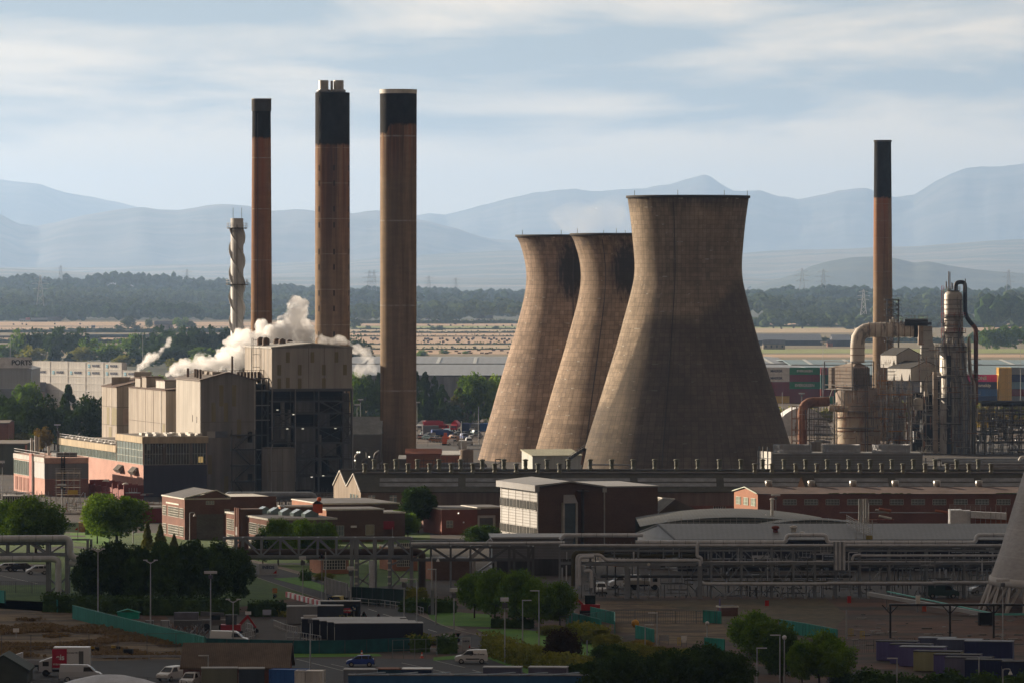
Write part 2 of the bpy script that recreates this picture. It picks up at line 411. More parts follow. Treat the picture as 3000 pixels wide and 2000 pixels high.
def proto(kind,fol,lod,seed,Hh=12.0):
 """tree of width 1 x height 1, scaled at use; lod 0 near, 1 middle, 2 far"""
 key=(kind,fol,lod,seed)
 if key in PROTO:return PROTO[key]
 n,per,sz=[(90,80,.022),(60,50,.030),(34,22,.05)][lod]
 if kind in('conifer','cypress','pine'):n=int(n*1.5)
 C=crown_pts(kind,n,per,seed*13+len(kind));rg=np.random.default_rng(seed)
 me=leaf_mesh('crown',C,rg.uniform(.6,1.2,len(C))*sz,[FOL[fol]],seed)
 # dense heart of twigs so that the middle of the crown is opaque
 q=MB();V0,F0=ICO2
 top={'round':.56,'tall':.55,'bush':.36,'conifer':.40,'cypress':.42,'pine':.62}[kind]
 rr={'round':(.25,.24),'tall':(.25,.30),'bush':(.30,.32),'conifer':(.17,.34),'cypress':(.24,.38),'pine':(.26,.22)}[kind]
 VV=[]
 for v in V0:
  p=Vector(v);w=1+.35*mnoise.noise(p*2.2+Vector((seed*3.1,0,0)))
  tap=1.0 if kind not in('conifer','cypress')else max(.15,1-(p.z+1)*.42)
  VV.append((p.x*rr[0]*w*tap,p.y*rr[0]*w*tap,top+p.z*rr[1]*w))
 q.mesh(VV,F0,None)
 tq=MB()
 r0=.022
 tq.cyl((0,0,-.01),(0,0,.45),r0,r0*.6,7,M_bark)
 if lod<2:
  for i in range(6):
   a=i*1.05+seed;tq.cyl((0,0,.18+.04*i),(math.cos(a)*.22,math.sin(a)*.22,.42+.05*i),r0*.45,r0*.2,5,M_bark)
 tm=bpy.data.meshes.new('trunk');tm.from_pydata(tq.V,[],tq.Fc);tm.materials.append(M_bark)
 # merge leaf cloud and heart
 import bmesh
 bm=bmesh.new();bm.from_mesh(me)
 vs=[bm.verts.new(v)for v in q.V]
 for f in q.Fc:bm.faces.new([vs[i]for i in f])
 bm.to_mesh(me);bm.free()
 PROTO[key]=(me,tm);return PROTO[key]
def tree(x,y,h,w,kind='round',fol='green',lod=0,label=None,name='tree',cat='tree',group=None,rz=None,z=0,seed=None):
 seed=seed if seed is not None else random.randint(1,3)
 me,tm=proto(kind,fol,lod,seed)
 o=thing(name,label,cat,(x,y,z),random.uniform(0,6.28)if rz is None else rz,group)
 if kind=='bush' or lod==2:
  COL.objects.unlink(o);bpy.data.objects.remove(o)
  o=bpy.data.objects.new(name,me);COL.objects.link(o);o.location=(x,y,z);o.rotation_euler=(0,0,random.uniform(0,6.28));tag(o,label,cat,group)
  o.scale=(w,w,h);return o
 c=bpy.data.objects.new('crown',me);COL.objects.link(c);c.parent=o
 k=bpy.data.objects.new('trunk',tm);COL.objects.link(k);k.parent=o
 o.scale=(w,w,h);return o
def tpx(u,vb,vt,wpx,kind='round',fol='green',lod=0,label=None,**k):
 """tree standing on the ground at photo pixel (u, vb), top at vt, crown wpx wide"""
 D=GD(vb);s=PX(D);return tree(X(u,D),D,(vb-vt)/s,wpx/s,kind,fol,lod,label,**k)
def strip(name,pts,h,w,fol,leaf,dens,label=None,cat=None,kind=None,seed=1,lump=.3,base=0.0):
 """hedge or belt of leaves along a ground line; clipped to a lumpy top"""
 rg=np.random.default_rng(seed);C=[];q=MB()
 for a,b in zip(pts[:-1],pts[1:]):
  a,b=Vector((a[0],a[1],0)),Vector((b[0],b[1],0));d=b-a;Ln=d.length;nrm=Vector((-d.y,d.x,0)).normalized()
  n=int(dens*Ln*h*(1+w/h)/(leaf*leaf));t=rg.uniform(0,1,n);s=rg.uniform(-.5,.5,n)*w;z=rg.uniform(0,1,n)
  face=rg.integers(0,3,n);z=np.where(face==0,1.0,z);s=np.where(face==1,-.5*w,np.where(face==2,.5*w,s))
  hh=np.array([h*(1+lump*(mnoise.fractal(Vector(((a.x+d.x*tt)/(h*1.6),(a.y+d.y*tt)/(h*1.6),seed)),1,2,3)))for tt in t])
  P_=np.stack([a.x+d.x*t+nrm.x*s,a.y+d.y*t+nrm.y*s,z*hh],1)+rg.normal(size=(n,3))*leaf*.8
  P_[:,2]=np.abs(P_[:,2]);C.append(P_)
  k=max(2,int(Ln/(h*.7)))
  prev=None
  for i in range(k+1):
   p=a+d*(i/k);hz_=h*(1+lump*mnoise.fractal(Vector((p.x/(h*1.6),p.y/(h*1.6),seed)),1,2,3))*.9
   cur=[p-nrm*w*.42,p+nrm*w*.42,p+nrm*w*.38+Vector((0,0,hz_)),p-nrm*w*.38+Vector((0,0,hz_))]
   if prev is not None:
    for e in range(4):q.poly([prev[e],prev[(e+1)%4],cur[(e+1)%4],cur[e]],FOL[fol])
   prev=cur
 C=np.concatenate(C);o0=C.mean(0);o0[2]=0
 me=leaf_mesh(name,C-o0,rg.uniform(.6,1.2,len(C))*leaf,[FOL[fol]],seed)
 import bmesh
 bm=bmesh.new();bm.from_mesh(me);vs=[bm.verts.new(Vector(v)-Vector(o0))for v in q.V]
 for f in q.Fc:bm.faces.new([vs[i]for i in f])
 bm.to_mesh(me);bm.free()
 o=bpy.data.objects.new(name,me);COL.objects.link(o);o.location=o0;return tag(o,label,cat,None,kind)
def hedge(px,h,w,fol,label,leaf=.22,seed=1,lump=.12,dens=.55):
 return strip('hedge',[G(u,v)for u,v in px],h,w,fol,leaf,dens,label,'hedge',seed=seed,lump=lump)
# far woods that read as one mass
def wood(D,prof,hh,fol='far',rows=4,name='wood',seed=1,depth=300,tw=9,z0=None):
 """tree canopy whose top follows prof (photo pixels) at distance D, running back over 'depth' metres"""
 rg=random.Random(seed);q=MB();V0,F0=ICO1;m=FOL[fol]
 us=[p[0]for p in prof];vs=[p[1]for p in prof]
 w=X(us[-1],D)-X(us[0],D);n=int(w/(tw*.55))
 for r in range(rows):
  y=D+depth*r/max(1,rows-1)
  for i in range(n):
   u=us[0]+(us[-1]-us[0])*(i+rg.uniform(-.5,.5))/n;v=np.interp(u,us,vs);yy=y+rg.uniform(-12,12)
   top=Z(v,D)*(1 if r==rows-1 else .86)+rg.gauss(0,hh*.14);rad=tw*rg.uniform(.4,.8)
   bot=max(0,top-hh)
   x=X(u,yy)
   VV=[]
   for p in V0:
    k=1+.3*mnoise.noise(Vector(p)*1.7+Vector((x,yy,0)))
    VV.append((x+p[0]*rad*k,yy+p[1]*rad*k,top-hh*.5+p[2]*hh*.5*k))
   q.mesh(VV,F0,m)
 o=q.build(name);o['kind']='stuff';return o
# ------------------------------------------------------------------ woods and lone trees of the plain
wood(9500,[(-200,800),(20,806),(90,800),(150,818),(200,806),(240,815),(290,798),(330,788),(420,800),(520,806),(640,820),(760,830),(1000,845),(1200,836),(1350,848),(1500,850),(1560,850)],16,seed=2,fol='dark',depth=500,rows=5,tw=13)
wood(8000,[(1020,852),(1200,848),(1300,858),(1560,862)],14,seed=3,depth=300,tw=13,fol='dark')
wood(8600,[(2170,850),(2300,843),(2420,838),(2560,846),(2700,842),(2830,850),(3100,838)],14,seed=4,depth=500,rows=4,tw=14,fol='dark')
wood(7000,[(-200,875),(0,868),(200,866),(420,872),(500,884),(620,890),(760,892),(900,900),(1000,905),(1100,890),(1300,886),(1560,890)],13,seed=5,depth=500,rows=5,tw=11)
wood(6400,[(-200,925),(0,912),(100,898),(250,896),(420,890),(560,887),(600,898)],12,seed=6,depth=120,rows=3,tw=10,fol='dark')
wood(6200,[(1000,905),(1060,893),(1130,892),(1210,888),(1330,895),(1380,880),(1470,878),(1560,885)],13,seed=7,depth=160,rows=3,tw=12)
wood(6300,[(2180,875),(2230,862),(2290,868),(2320,895),(2420,900),(2560,905),(2650,880),(2760,890),(2900,860),(3100,850)],14,seed=8,depth=400,rows=4,tw=13)
wood(5600,[(2180,935),(2260,915),(2400,922),(2560,925),(2700,922),(2860,930),(3100,905)],10,seed=9,depth=300,rows=3,tw=10)
wood(5200,[(2880,870),(2940,862),(3010,868),(3100,880)],22,seed=10,depth=60,rows=2,tw=14,fol='dark')
wood(4300,[(2870,965),(2910,955),(2960,950),(3100,965)],14,seed=12,depth=60,rows=2,tw=12,fol='dark')
wood(8000,[(-200,850),(0,848),(300,842),(560,852),(760,862),(1000,868),(1560,870)],13,seed=31,depth=500,rows=4,tw=12)
wood(7000,[(2180,868),(2300,866),(2450,872),(2700,870),(3100,866)],13,seed=32,depth=500,rows=4,tw=12)
wood(6500,[(-200,900),(0,896),(400,905),(700,912),(1000,915)],8,seed=33,depth=300,rows=4,tw=10,fol='dark')
wood(8800,[(-200,832),(200,828),(700,846),(1000,855)],13,seed=34,depth=500,rows=3,tw=13,fol='dark')
# hedgerows across the fields
for(u0,u1,v,h,sd)in[(-300,1000,974,3.0,1),(1030,1560,964.5,1.2,2),(1030,1560,975.5,1.5,3),(1030,1560,1009,1.0,4),(1030,1560,986,.9,7),(1030,1560,1023.5,1.0,5),(2150,3200,947,3.0,6),(2150,3200,1002,4,8),(-300,700,1003,3,9),(2150,3200,958,2.5,10),(1030,1560,948,4,11),(200,700,966,1.5,12)]:
 strip('hedgerow',[G(u0,v),G((u0+u1)/2,v+1),G(u1,v)],h,3.0,'far',.9,.30,kind='stuff',seed=sd,lump=.5)
# left tree belt between field and container train
g='trees between the stubble fields and the containers'
LB=lambda:'dark green tree in the belt behind the white container stacks'
for(u,vb,vt,w,kd,f)in[(60,1062,960,60,'round','green'),(110,1062,957,75,'round','dark'),(170,1064,949,80,'round','dark'),(225,1062,955,75,'round','dark'),(262,1066,985,60,'round','green'),
  (20,1070,1003,70,'round','green'),(95,1075,1008,80,'round','olive'),(160,1078,1010,60,'conifer','dark'),(205,1078,1032,60,'conifer','dark'),(240,1072,1010,80,'round','olive'),(310,1072,1000,90,'round','green'),
  (330,1062,995,70,'round','green'),(388,1060,970,70,'round','green'),(435,1062,968,60,'round','dark'),(480,1070,950,80,'round','dark'),(530,1075,952,80,'round','dark'),(575,1075,946,80,'round','dark'),(625,1075,950,80,'round','dark'),(670,1075,948,70,'round','dark'),(400,1080,1015,90,'round','dark'),(470,1085,1000,90,'round','dark'),(540,1085,1000,90,'round','dark'),(600,1088,1010,90,'round','green'),(655,1085,1000,80,'round','dark'),
  (-20,1068,1000,70,'round','green'),(360,1085,1035,60,'round','olive'),(520,1100,1045,70,'round','olive'),(590,1105,1030,80,'round','bright'),(720,1090,975,70,'round','dark'),(1045,1090,975,60,'round','dark'),(1075,1090,1005,50,'round','dark'),(1020,1090,990,50,'round','dark')]:
 tpx(u,vb,vt,w*1.25,kd,f,2,'bushy green tree in the belt beyond the container stacks',group=g)
for(u,vb,vt,w,f,lb)in[(375,967,925,42,'far','spreading field tree left of the pale farm house'),(437,966,930,24,'far','slim field tree just left of the pale farm house'),(348,967,948,28,'far','low bush beside the spreading field tree'),(400,967,950,28,'far','low bush between the two field trees left of the farm house'),
  (530,968,927,46,'green','dark tree just right of the pale farm house'),(556,968,938,36,'far','lighter tree right of the dark farm house tree'),
  (1268,968,951,20,'far','left bush of the pair on the green strip beyond the bales'),(1290,968,950,26,'far','right bush of the pair on the green strip beyond the bales'),(1452,966,952,20,'far','lone bush on the green strip close to the cooling towers'),
  (1042,968,928,40,'far','leafy tree between the two thick chimneys'),(1078,966,951,18,'far','small bush between the two thick chimneys'),(2488,965,940,28,'far','small tree by the right chimney on the far field'),
  (1236,1042,1020,38,'green','leftmost low bush in front of the square bales'),(1302,1036,1021,30,'green','middle low bush in front of the square bales'),(1364,1036,1025,20,'green','smallest low bush in front of the square bales'),
  (2290,942,905,60,'green','round tree left of the right chimney beyond the sheds'),(2900,1032,950,60,'green','dark field tree just right of the tall striped column'),(2962,1032,948,70,'green','tallest dark field tree at the right edge'),(2925,1032,970,46,'green','small dark field tree between two taller ones at the right edge')]:
 tpx(u,vb,vt,w*1.2,'bush' if vb-vt<30 else 'round',f,2,lb,cat='bush' if vb-vt<30 else 'tree',name='bush' if vb-vt<30 else 'tree')
# hay bales
M_straw=mat('straw',(.16,.115,.07),1,var=.3);M_netted=mat('straw_dark',(.10,.085,.07),1,var=.3)
q=MB();q.cyl((-.75,0,.8),(.75,0,.8),.8,n=14,m=M_netted);rb=q.build('round_bale')
q=MB();q.box(-1.2,1.2,-.6,.6,0,.9,M_straw);sb=q.build('square_bale')
rb.location=G(1245,995,.1);tag(rb,'round grey-brown straw bale on the cut stubble field','hay bale','round bales scattered over the stubble field')
sb.location=G(1259,1030,.1);tag(sb,'flat square straw bale on the nearest strip of stubble','hay bale','square bales on the nearest stubble strip')
rr=random.Random(5)
for(u,v)in[(1087,993),(1094,995),(1100,993),(1106,996),(1092,997),(1250,996),(1255,994),(1243,1001),(1254,1003),(1258,998),(1264,997),(1288,995),(1297,994),(1308,998),(1299,1004),(1312,1000),(1331,994),(1337,999),(1343,995),(1347,998),(1340,1003),(1352,993),(1346,1002),(1366,993),(1372,997),(1384,996),(1388,993),(1373,1006),(1415,993),(1420,994),(1433,995),(1440,998),(1447,993),(1438,1005),(1455,997),(1461,1002),
  (1256,954),(1259,956),(1320,955),(1331,951),(1336,951),(1356,957),(1385,951),(1426,957),(1475,957),(1499,955),(1325,1020),(1392,1020),(1479,995),(1485,1000),(1492,996),(1478,1004),
  (40,952),(65,952),(78,953),(160,951),(235,951),(410,953),(1470,996),(2265,962),(2290,964),(2325,962),(2350,963)]:
 dup(rb,loc=G(u+rr.uniform(-1,1),v+rr.uniform(-.4,.4),.1),rz=rr.uniform(-.7,.7))
for(u,v)in[(1262,1031),(1337,1030),(1346,1035),(1375,1030),(1379,1035),(1403,1027),(1412,1035),(1426,1036),(1446,1027),(1437,1034),(1490,1034),(1470,1028)]:
 dup(sb,loc=G(u,v,.1),rz=rr.uniform(-.3,.3))
# ------------------------------------------------------------------ far buildings
M_farwhite=mat('white_render',(.55,.52,.48),.8);M_slate=mat('slate',(.10,.10,.11),.7);M_darkshed=mat('dark_shed_cladding',(.05,.055,.07),.6)
M_farroof=mat('dark_shed_roof',(.07,.075,.09),.5);M_stone=mat('sandstone',(.30,.24,.19),.9)
def gable(x0,x1,y0,y1,zb,ze,zr,wall,roof,name,label,cat='building',along='x',group=None,rz=0.0,over=.3,windows=0,win=None):
 """gabled building on local axes; footprint in world coordinates, turned by rz about its centre"""
 cx,cy_=(x0+x1)/2,(y0+y1)/2;t=thing(name,label,cat,(cx,cy_,zb),rz,group)
 hx,hy=(x1-x0)/2,(y1-y0)/2;e,r=ze-zb,zr-zb;q=MB();k=MB();th=.25
 if along=='x':
  q.poly([(-hx,-hy,0),(hx,-hy,0),(hx,-hy,e),(-hx,-hy,e)],wall);q.poly([(hx,hy,0),(-hx,hy,0),(-hx,hy,e),(hx,hy,e)],wall)
  q.poly([(hx,-hy,0),(hx,hy,0),(hx,hy,e),(hx,0,r),(hx,-hy,e)],wall);q.poly([(-hx,hy,0),(-hx,-hy,0),(-hx,-hy,e),(-hx,0,r),(-hx,hy,e)],wall)
  dz=(r-e)/hy*over
  for s in(-1,1):
   k.par((-hx-over,s*(hy+over),e-dz+.02),(2*hx+2*over,0,0),(0,-s*(hy+over),r-e+dz),(0,0,th),roof)
 else:
  q.poly([(-hx,hy,0),(-hx,-hy,0),(-hx,-hy,e),(-hx,hy,e)],wall);q.poly([(hx,-hy,0),(hx,hy,0),(hx,hy,e),(hx,-hy,e)],wall)
  q.poly([(-hx,-hy,0),(hx,-hy,0),(hx,-hy,e),(0,-hy,r),(-hx,-hy,e)],wall);q.poly([(hx,hy,0),(-hx,hy,0),(-hx,hy,e),(0,hy,r),(hx,hy,e)],wall)
  dz=(r-e)/hx*over
  for s in(-1,1):
   k.par((s*(hx+over),-hy-over,e-dz+.02),(0,2*hy+2*over,0),(-s*(hx+over),0,r-e+dz),(0,0,th),roof)
 q.build('wall',t,world=False);k.build('roof',t,world=False)
 for i in range(windows):
  w=MB();xx=-hx+2*hx*(i+.5)/windows;w.box(xx-.5,xx+.5,-hy-.06,-hy+.02,e*.35,e*.8,win or M_darkshed);w.build('window',t,world=False)
 return t
def gpx(u0,u1,vb,ve,vr,dep,wall,roof,name,label,**k):
 D=GD(vb);return gable(X(u0,D),X(u1,D),D,D+dep,0,Z(ve,D),Z(vr,D+dep/2),wall,roof,name,label,**k)
for(u0,u1,ve,vr,lb)in[(1224,1232,934,926,'small white cottage hard against the third thick chimney'),(1248,1298,935,929,'long low white cottage among trees beyond the bales'),(1322,1350,934,926,'short white cottage right of the long low one'),(1396,1444,933,924,'large white farm house with a gable, nearest the cooling towers'),
  (1032,1048,929,920,'white gabled house between the two thick chimneys'),(56,75,939,935,'small white farm outbuilding beside the red-roofed one'),(140,180,940,930,'grey farm barn right of the red-roofed house')]:
 gpx(u0,u1,943,ve,vr,12,M_farwhite,M_slate,'cottage',lb,cat='house',windows=3)
gpx(75,86,943,938,931,10,M_farwhite,mat('red_tiles',(.35,.10,.07),.8),'cottage','little farm building with a red roof beyond the left stubble field',cat='house')
gpx(90,138,943,938,932,16,M_darkshed,M_farroof,'farm_shed','long dark farm shed right of the red-roofed building',cat='shed')
gpx(452,504,968,951,941,14,M_stone,M_slate,'farm_house','pale stone farm house with dark slate roof alone in the fields',cat='house',windows=3)
gpx(268,278,961,955,954,5,M_darkshed,M_farroof,'hut','tiny dark hut on the left stubble field',cat='hut')
gpx(2200,2408,1012,998,979,60,M_darkshed,M_farroof,'farm_shed','long dark farm shed with wide roof left of the right chimney',cat='shed',along='x')
gpx(2440,2492,1015,997,981,40,M_darkshed,M_farroof,'farm_shed','dark farm shed half behind the right chimney',cat='shed')
gpx(2424,2440,1016,1004,996,8,mat('far_brick',(.30,.14,.09),.9,kind='brick'),M_slate,'cottage','narrow brick outbuilding between the two dark farm sheds',cat='house')
gpx(2236,2300,1023,1008,996,10,M_stone,M_slate,'farm_house','stone farm house in front of the long dark shed',cat='house',windows=4)
# two huge warehouses
M_wroof=mat('warehouse_roof',(.20,.21,.22),.5,kind='corr',axis='X',freq=.08,var=.05);M_wroof2=mat('warehouse_blue_roof',(.15,.22,.24),.5,kind='corr',axis='X',freq=.08,var=.06)
M_wwall=mat('warehouse_wall',(.25,.26,.27),.7,kind='clad');M_sky=mat('roof_lights',(.42,.42,.38),.4)
def warehouse(u0,u1,vmid,vback,vfront,roof,label,zt=12.0):
 yb,ym,yf=[(H-zt)*F/(v-VH)for v in(vback,vmid,vfront)]
 x0,x1=X(u0,ym),X(u1,ym);t=thing('warehouse',label,'warehouse',((x0+x1)/2,yf,0));q=MB()
 q.box(x0,x1,yf,yb,0,zt-2,M_wwall);q.build('wall',t);k=MB()
 for a,b in((yf,ym),(ym,yb)):
  m=(a+b)/2
  k.par((x0,a,zt-1.6),(x1-x0,0,0),(0,m-a,1.4),(0,0,.3),roof);k.par((x0,b,zt-1.6),(x1-x0,0,0),(0,m-b,1.4),(0,0,.3),roof)
 k.box(x0,x1,ym-.6,ym+.6,zt-1.2,zt-.7,M_sky);k.build('roof',t)
 n=int((x1-x0)/17)
 for i in range(n):
  xx=x0+(x1-x0)*(i+.5)/n;k=MB();mm=(ym+yb)/2
  k.par((xx,ym+8,zt-1.2+.1),(1.6,0,0),(0,mm-ym-12,1.32),(0,0,.14),M_sky);k.build('rooflight',t)
warehouse(1000,2318,1059,1036,1089,M_wroof,'vast grey low-roofed warehouse behind the conifers, reaching behind the cooling towers')
warehouse(2318,3150,1062,1046,1088,M_wroof2,'vast blue-green low-roofed warehouse behind the right container stacks',12.5)
# ------------------------------------------------------------------ lettering
def text_mesh(s,size,m,bold=False):
 c=bpy.data.curves.new('txt','FONT');c.body=s;c.size=size;c.align_x='CENTER';c.align_y='CENTER';c.extrude=.02
 if bold:c.offset=size*.03
 o=bpy.data.objects.new('txt',c);COL.objects.link(o)
 me=bpy.data.meshes.new_from_object(o.evaluated_get(bpy.context.evaluated_depsgraph_get()));bpy.data.objects.remove(o)
 me.materials.clear();me.materials.append(m);return me
TXT={}
def lettering(s,size,m,parent,loc,rz=0.0,bold=True,sx=1.0,name='lettering'):
 k=(s,size,m.name)
 if k not in TXT:TXT[k]=text_mesh(s,size,m,bold)
 o=bpy.data.objects.new(name,TXT[k]);COL.objects.link(o);o.parent=parent
 o.location=Vector(loc);o.rotation_euler=(R(90),0,rz);o.scale=(sx,1,1);return o
# ------------------------------------------------------------------ containers
M_ink=mat('black_paint',(.02,.02,.02),.6);M_whitep=mat('white_paint',(.75,.74,.72),.5)
CC={'white':(.80,.78,.74),'maroon':(.24,.03,.035),'green':(.015,.26,.10),'pink':(.75,.03,.24),'navy':(.02,.04,.17),'blue':(.03,.13,.42),'yellow':(.75,.48,.07),'grey':(.30,.33,.36),'lblue':(.25,.42,.55),'teal':(.02,.13,.12)}
def container_meshes(col,L_=12.19,Wd=2.44,Ht=2.59,style='box'):
 m=mat('container_'+col,CC[col],.55,kind='clad',var=.10,freq=2.0,stain=.25)
 q=MB();n=22
 q.box(-L_/2+.03,L_/2-.03,-Wd/2+.06,Wd/2-.06,.08,Ht-.06,m)
 for i in range(n):                                     # corrugation
  x=-L_/2+.3+(L_-.6)*i/(n-1)
  for s in(-1,1):q.box(x-.12,x+.12,s*(Wd/2-.06)-.03,s*(Wd/2-.06)+.03,.2,Ht-.2,m)
 body=q.build('body');k=MB();m2=mat('container_'+col+'_frame',tuple(c*.8 for c in CC[col]),.6)
 for sx in(-1,1):
  for sy in(-1,1):k.box(sx*L_/2-.09,sx*L_/2+.09,sy*Wd/2-.09,sy*Wd/2+.09,0,Ht,m2)
 for sy in(-1,1):
  for z in(0,Ht-.14):k.box(-L_/2,L_/2,sy*Wd/2-.05,sy*Wd/2+.05,z,z+.14,m2)
 for sx in(-1,1):
  for z in(0,Ht-.14):k.box(sx*L_/2-.05,sx*L_/2+.05,-Wd/2,Wd/2,z,z+.14,m2)
 fr=k.build('frame');d=MB()
 d.box(-L_/2-.05,-L_/2,-1.05,1.05,.15,Ht-.15,m)
 for s in(-.55,.55):
  for g_ in(-.2,.2):d.cyl((-L_/2-.09,s+g_,.1),(-L_/2-.09,s+g_,Ht-.1),.03,n=5,m=m2)
 do=d.build('door')
 out=[o.data for o in(body,fr,do)]
 for o in(body,fr,do):bpy.data.objects.remove(o)
 return out
CM={}
def container(x,y,z,rz,col,label,group=None,txt=None,tcol=None,size=1.1,L_=12.19,Ht=2.59,tx=0,mark=None):
 k=(col,L_,Ht)
 if k not in CM:CM[k]=container_meshes(col,L_,Ht=Ht)
 t=thing('shipping_container',label,'container',(x,y,z),rz,group)
 for nm,me in zip(('body','frame','door'),CM[k]):o=bpy.data.objects.new(nm,me);COL.objects.link(o);o.parent=t
 if txt:lettering(txt,size,tcol or M_ink,t,(tx,-1.29,Ht/2))
 if mark is not None:
  q=MB();q.box(-4.4,-3.0,-1.31,-1.27,.75,2.0,mark);q.poly([(-3.9,-1.32,1.0),(-3.5,-1.32,1.0),(-3.7,-1.32,1.75)],M_whitep);q.poly([(-4.15,-1.32,1.4),(-3.25,-1.32,1.4),(-3.7,-1.32,1.15)],M_whitep);q.build('logo',t,world=False)
 return t
M_star=mat('light_blue_paint',(.15,.50,.68),.5);M_navyp=mat('navy_paint',(.02,.04,.10),.5)
Dc=2290.0;nm=['leftmost','second','third','fourth','fifth','sixth'];ca=R(-50)
for i in range(7):
 xx=X(128+i*57,Dc)if i<6 else X(45,Dc);yy=Dc-i*9.35 if i<6 else Dc+14
 for r in range(6):
  if(i>4 and r==5 and i<6):continue
  vis=r>=4;lb=('%s of the top row of white containers behind the round trees' if r==5 else '%s of the row below the top of white containers')%nm[i]if vis and i<6 else('white container at the far left, partly behind the PORTS shed' if vis else 'white container in the lower rows hidden by the round trees');wr=vis and(r==4 or i in(3,4,6))
  container(xx,yy,r*2.9,ca,'white',lb,'white containers stacked beyond the left trees','MAERSK' if wr else None,M_navyp,1.35,Ht=2.9,tx=.9,mark=M_star if wr else None)
Dr=2312.0
def stack(u,cols,nm_,L_=12.19,rz=0,base=0,D=Dr,txts={}):
 for r,c in enumerate(cols):
  if c is None:continue
  tx=txts.get(r)
  o=container(X(u,D),D,base+r*2.9,rz,c,'%s container, %s of the %s'%(c,['lowest','second up','third up','fourth up','fifth up','topmost'][r]if r<len(cols)-1 else 'topmost',nm_),'containers stacked in the right yard',tx[0]if tx else None,M_whitep if c!='white' else M_navyp,tx[1]if tx else 1,L_=L_,Ht=2.9,tx=tx[2]if tx else 0,mark=M_star if c=='white' else None)
stack(2268,['yellow','maroon','maroon','white','white'],'stack nearest the big cooling tower',txts={3:('MAERSK',1.35,.9),4:('MAERSK',1.35,.9)})
stack(2357,['maroon','maroon','green','maroon','green'],'stack of green and maroon containers',txts={2:('EVERGREEN',1.5,0),4:('EVERGREEN',1.2,0)})
for j,(u,cs)in enumerate([(2414,['teal','maroon','teal','teal','maroon']),(2432,['green','maroon','teal','green','teal']),(2450,['teal','green','maroon','maroon','green'])]):
 stack(u,cs,'%s end-on stack beside the green and maroon one'%['first','second','third'][j],rz=R(90),L_=12.19)
stack(2876,['navy','blue','navy','pink'],'pink-topped stack right of the tall column',txts={2:('samskip',1.8,.8),3:('ONE',1.9,0)})
for j,(u,cs)in enumerate([(2932,['yellow','yellow','yellow','yellow','yellow']),(2951,['yellow','yellow','yellow','yellow','yellow'])]):
 stack(u,cs,'%s yellow stack right of the pink container'%['left','right'][j],rz=R(90))
stack(3005,['grey','maroon','lblue','navy','grey'],'mixed stack at the right edge')
# grey shed with the PORTS sign, left edge
t=gpx(-60,92,1205,1082,1060,40,mat('grey_cladding',(.34,.36,.37),.6,kind='clad',var=.06),mat('grey_sheet_roof',(.22,.23,.24),.5),'port_shed','grey port shed with the PORTS sign at the left edge',cat='shed',along='y')
q=MB();q.box(-6,10,-20.4,-20.2,21.2-4.6,21.2-.5,mat('sign_white',(.7,.7,.7),.5));k=q.build('sign_board',t,world=False);lettering('PORTS',2.6,M_ink,k,(6.2,-20.5,18.6))
# ------------------------------------------------------------------ pylons
M_steel=mat('galvanised_steel',(.30,.31,.33),.5,.3);M_palesteel=mat('pale_steel',(.6,.6,.6),.5)
def pylon(x,y,zb,h,label,m=M_steel,w=.35):
 q=MB();b=h*.11;lv=[0,.2,.38,.54,.68,.8,.9,1.0]
 def c(f,sx,sy):r=b*(1-f*.88);return Vector((x+sx*r,y+sy*r,zb+h*f))
 for i in range(len(lv)-1):
  for sx,sy in((-1,-1),(1,-1),(1,1),(-1,1)):
   q.bar(c(lv[i],sx,sy),c(lv[i+1],sx,sy),w,m=m)
  for(a,d)in(((-1,-1),(1,-1)),((1,-1),(1,1)),((-1,1),(1,1)),((-1,-1),(-1,1))):
   q.bar(c(lv[i],*a),c(lv[i+1],*d),w*.6,m=m);q.bar(c(lv[i],*d),c(lv[i+1],*a),w*.6,m=m)
 t=thing('pylon',label,'pylon',(x,y,zb));q.build('lattice_mast',t)
 for f,L_ in((.68,.17),(.8,.2),(.92,.15)):
  k=MB();z=zb+h*f
  for s in(-1,1):k.bar((x,y,z),(x+s*h*L_,y,z),w,m=m);k.bar((x,y,z+h*.05),(x+s*h*L_,y,z),w*.6,m=m)
  k.build('crossarm',t)
 return t
for(u,vt,vb,D,lb,m)in[(118,806,868,6800,'pale slim pylon before the left wooded ridge',M_palesteel),(178,778,815,9800,'pylon standing on the left end of the wooded ridge',M_steel),(548,789,820,9800,'pylon on the wooded ridge left of the striped steel stack',M_steel),(1082,792,842,9000,'left pylon of the close pair between the thick chimneys',M_steel),(1096,790,842,9000,'right pylon of the close pair between the thick chimneys',M_steel),
  (1257,808,845,9800,'pylon just right of the third thick chimney',M_steel),(1336,814,848,9800,'pylon in the gap before the cooling towers',M_steel),(2350,785,852,8800,'left pylon of the pair right of the big cooling tower',M_steel),(2412,788,852,8800,'right pylon of the pair right of the big cooling tower',M_steel),(2955,790,850,8800,'pylon near the right edge behind the woods',M_steel),(2530,848,905,6200,'pale pylon just left of the right chimney',M_palesteel)]:
 zb=max(0,Z(vb,D));pylon(X(u,D),D,0,Z(vt,D),lb,m,.38)
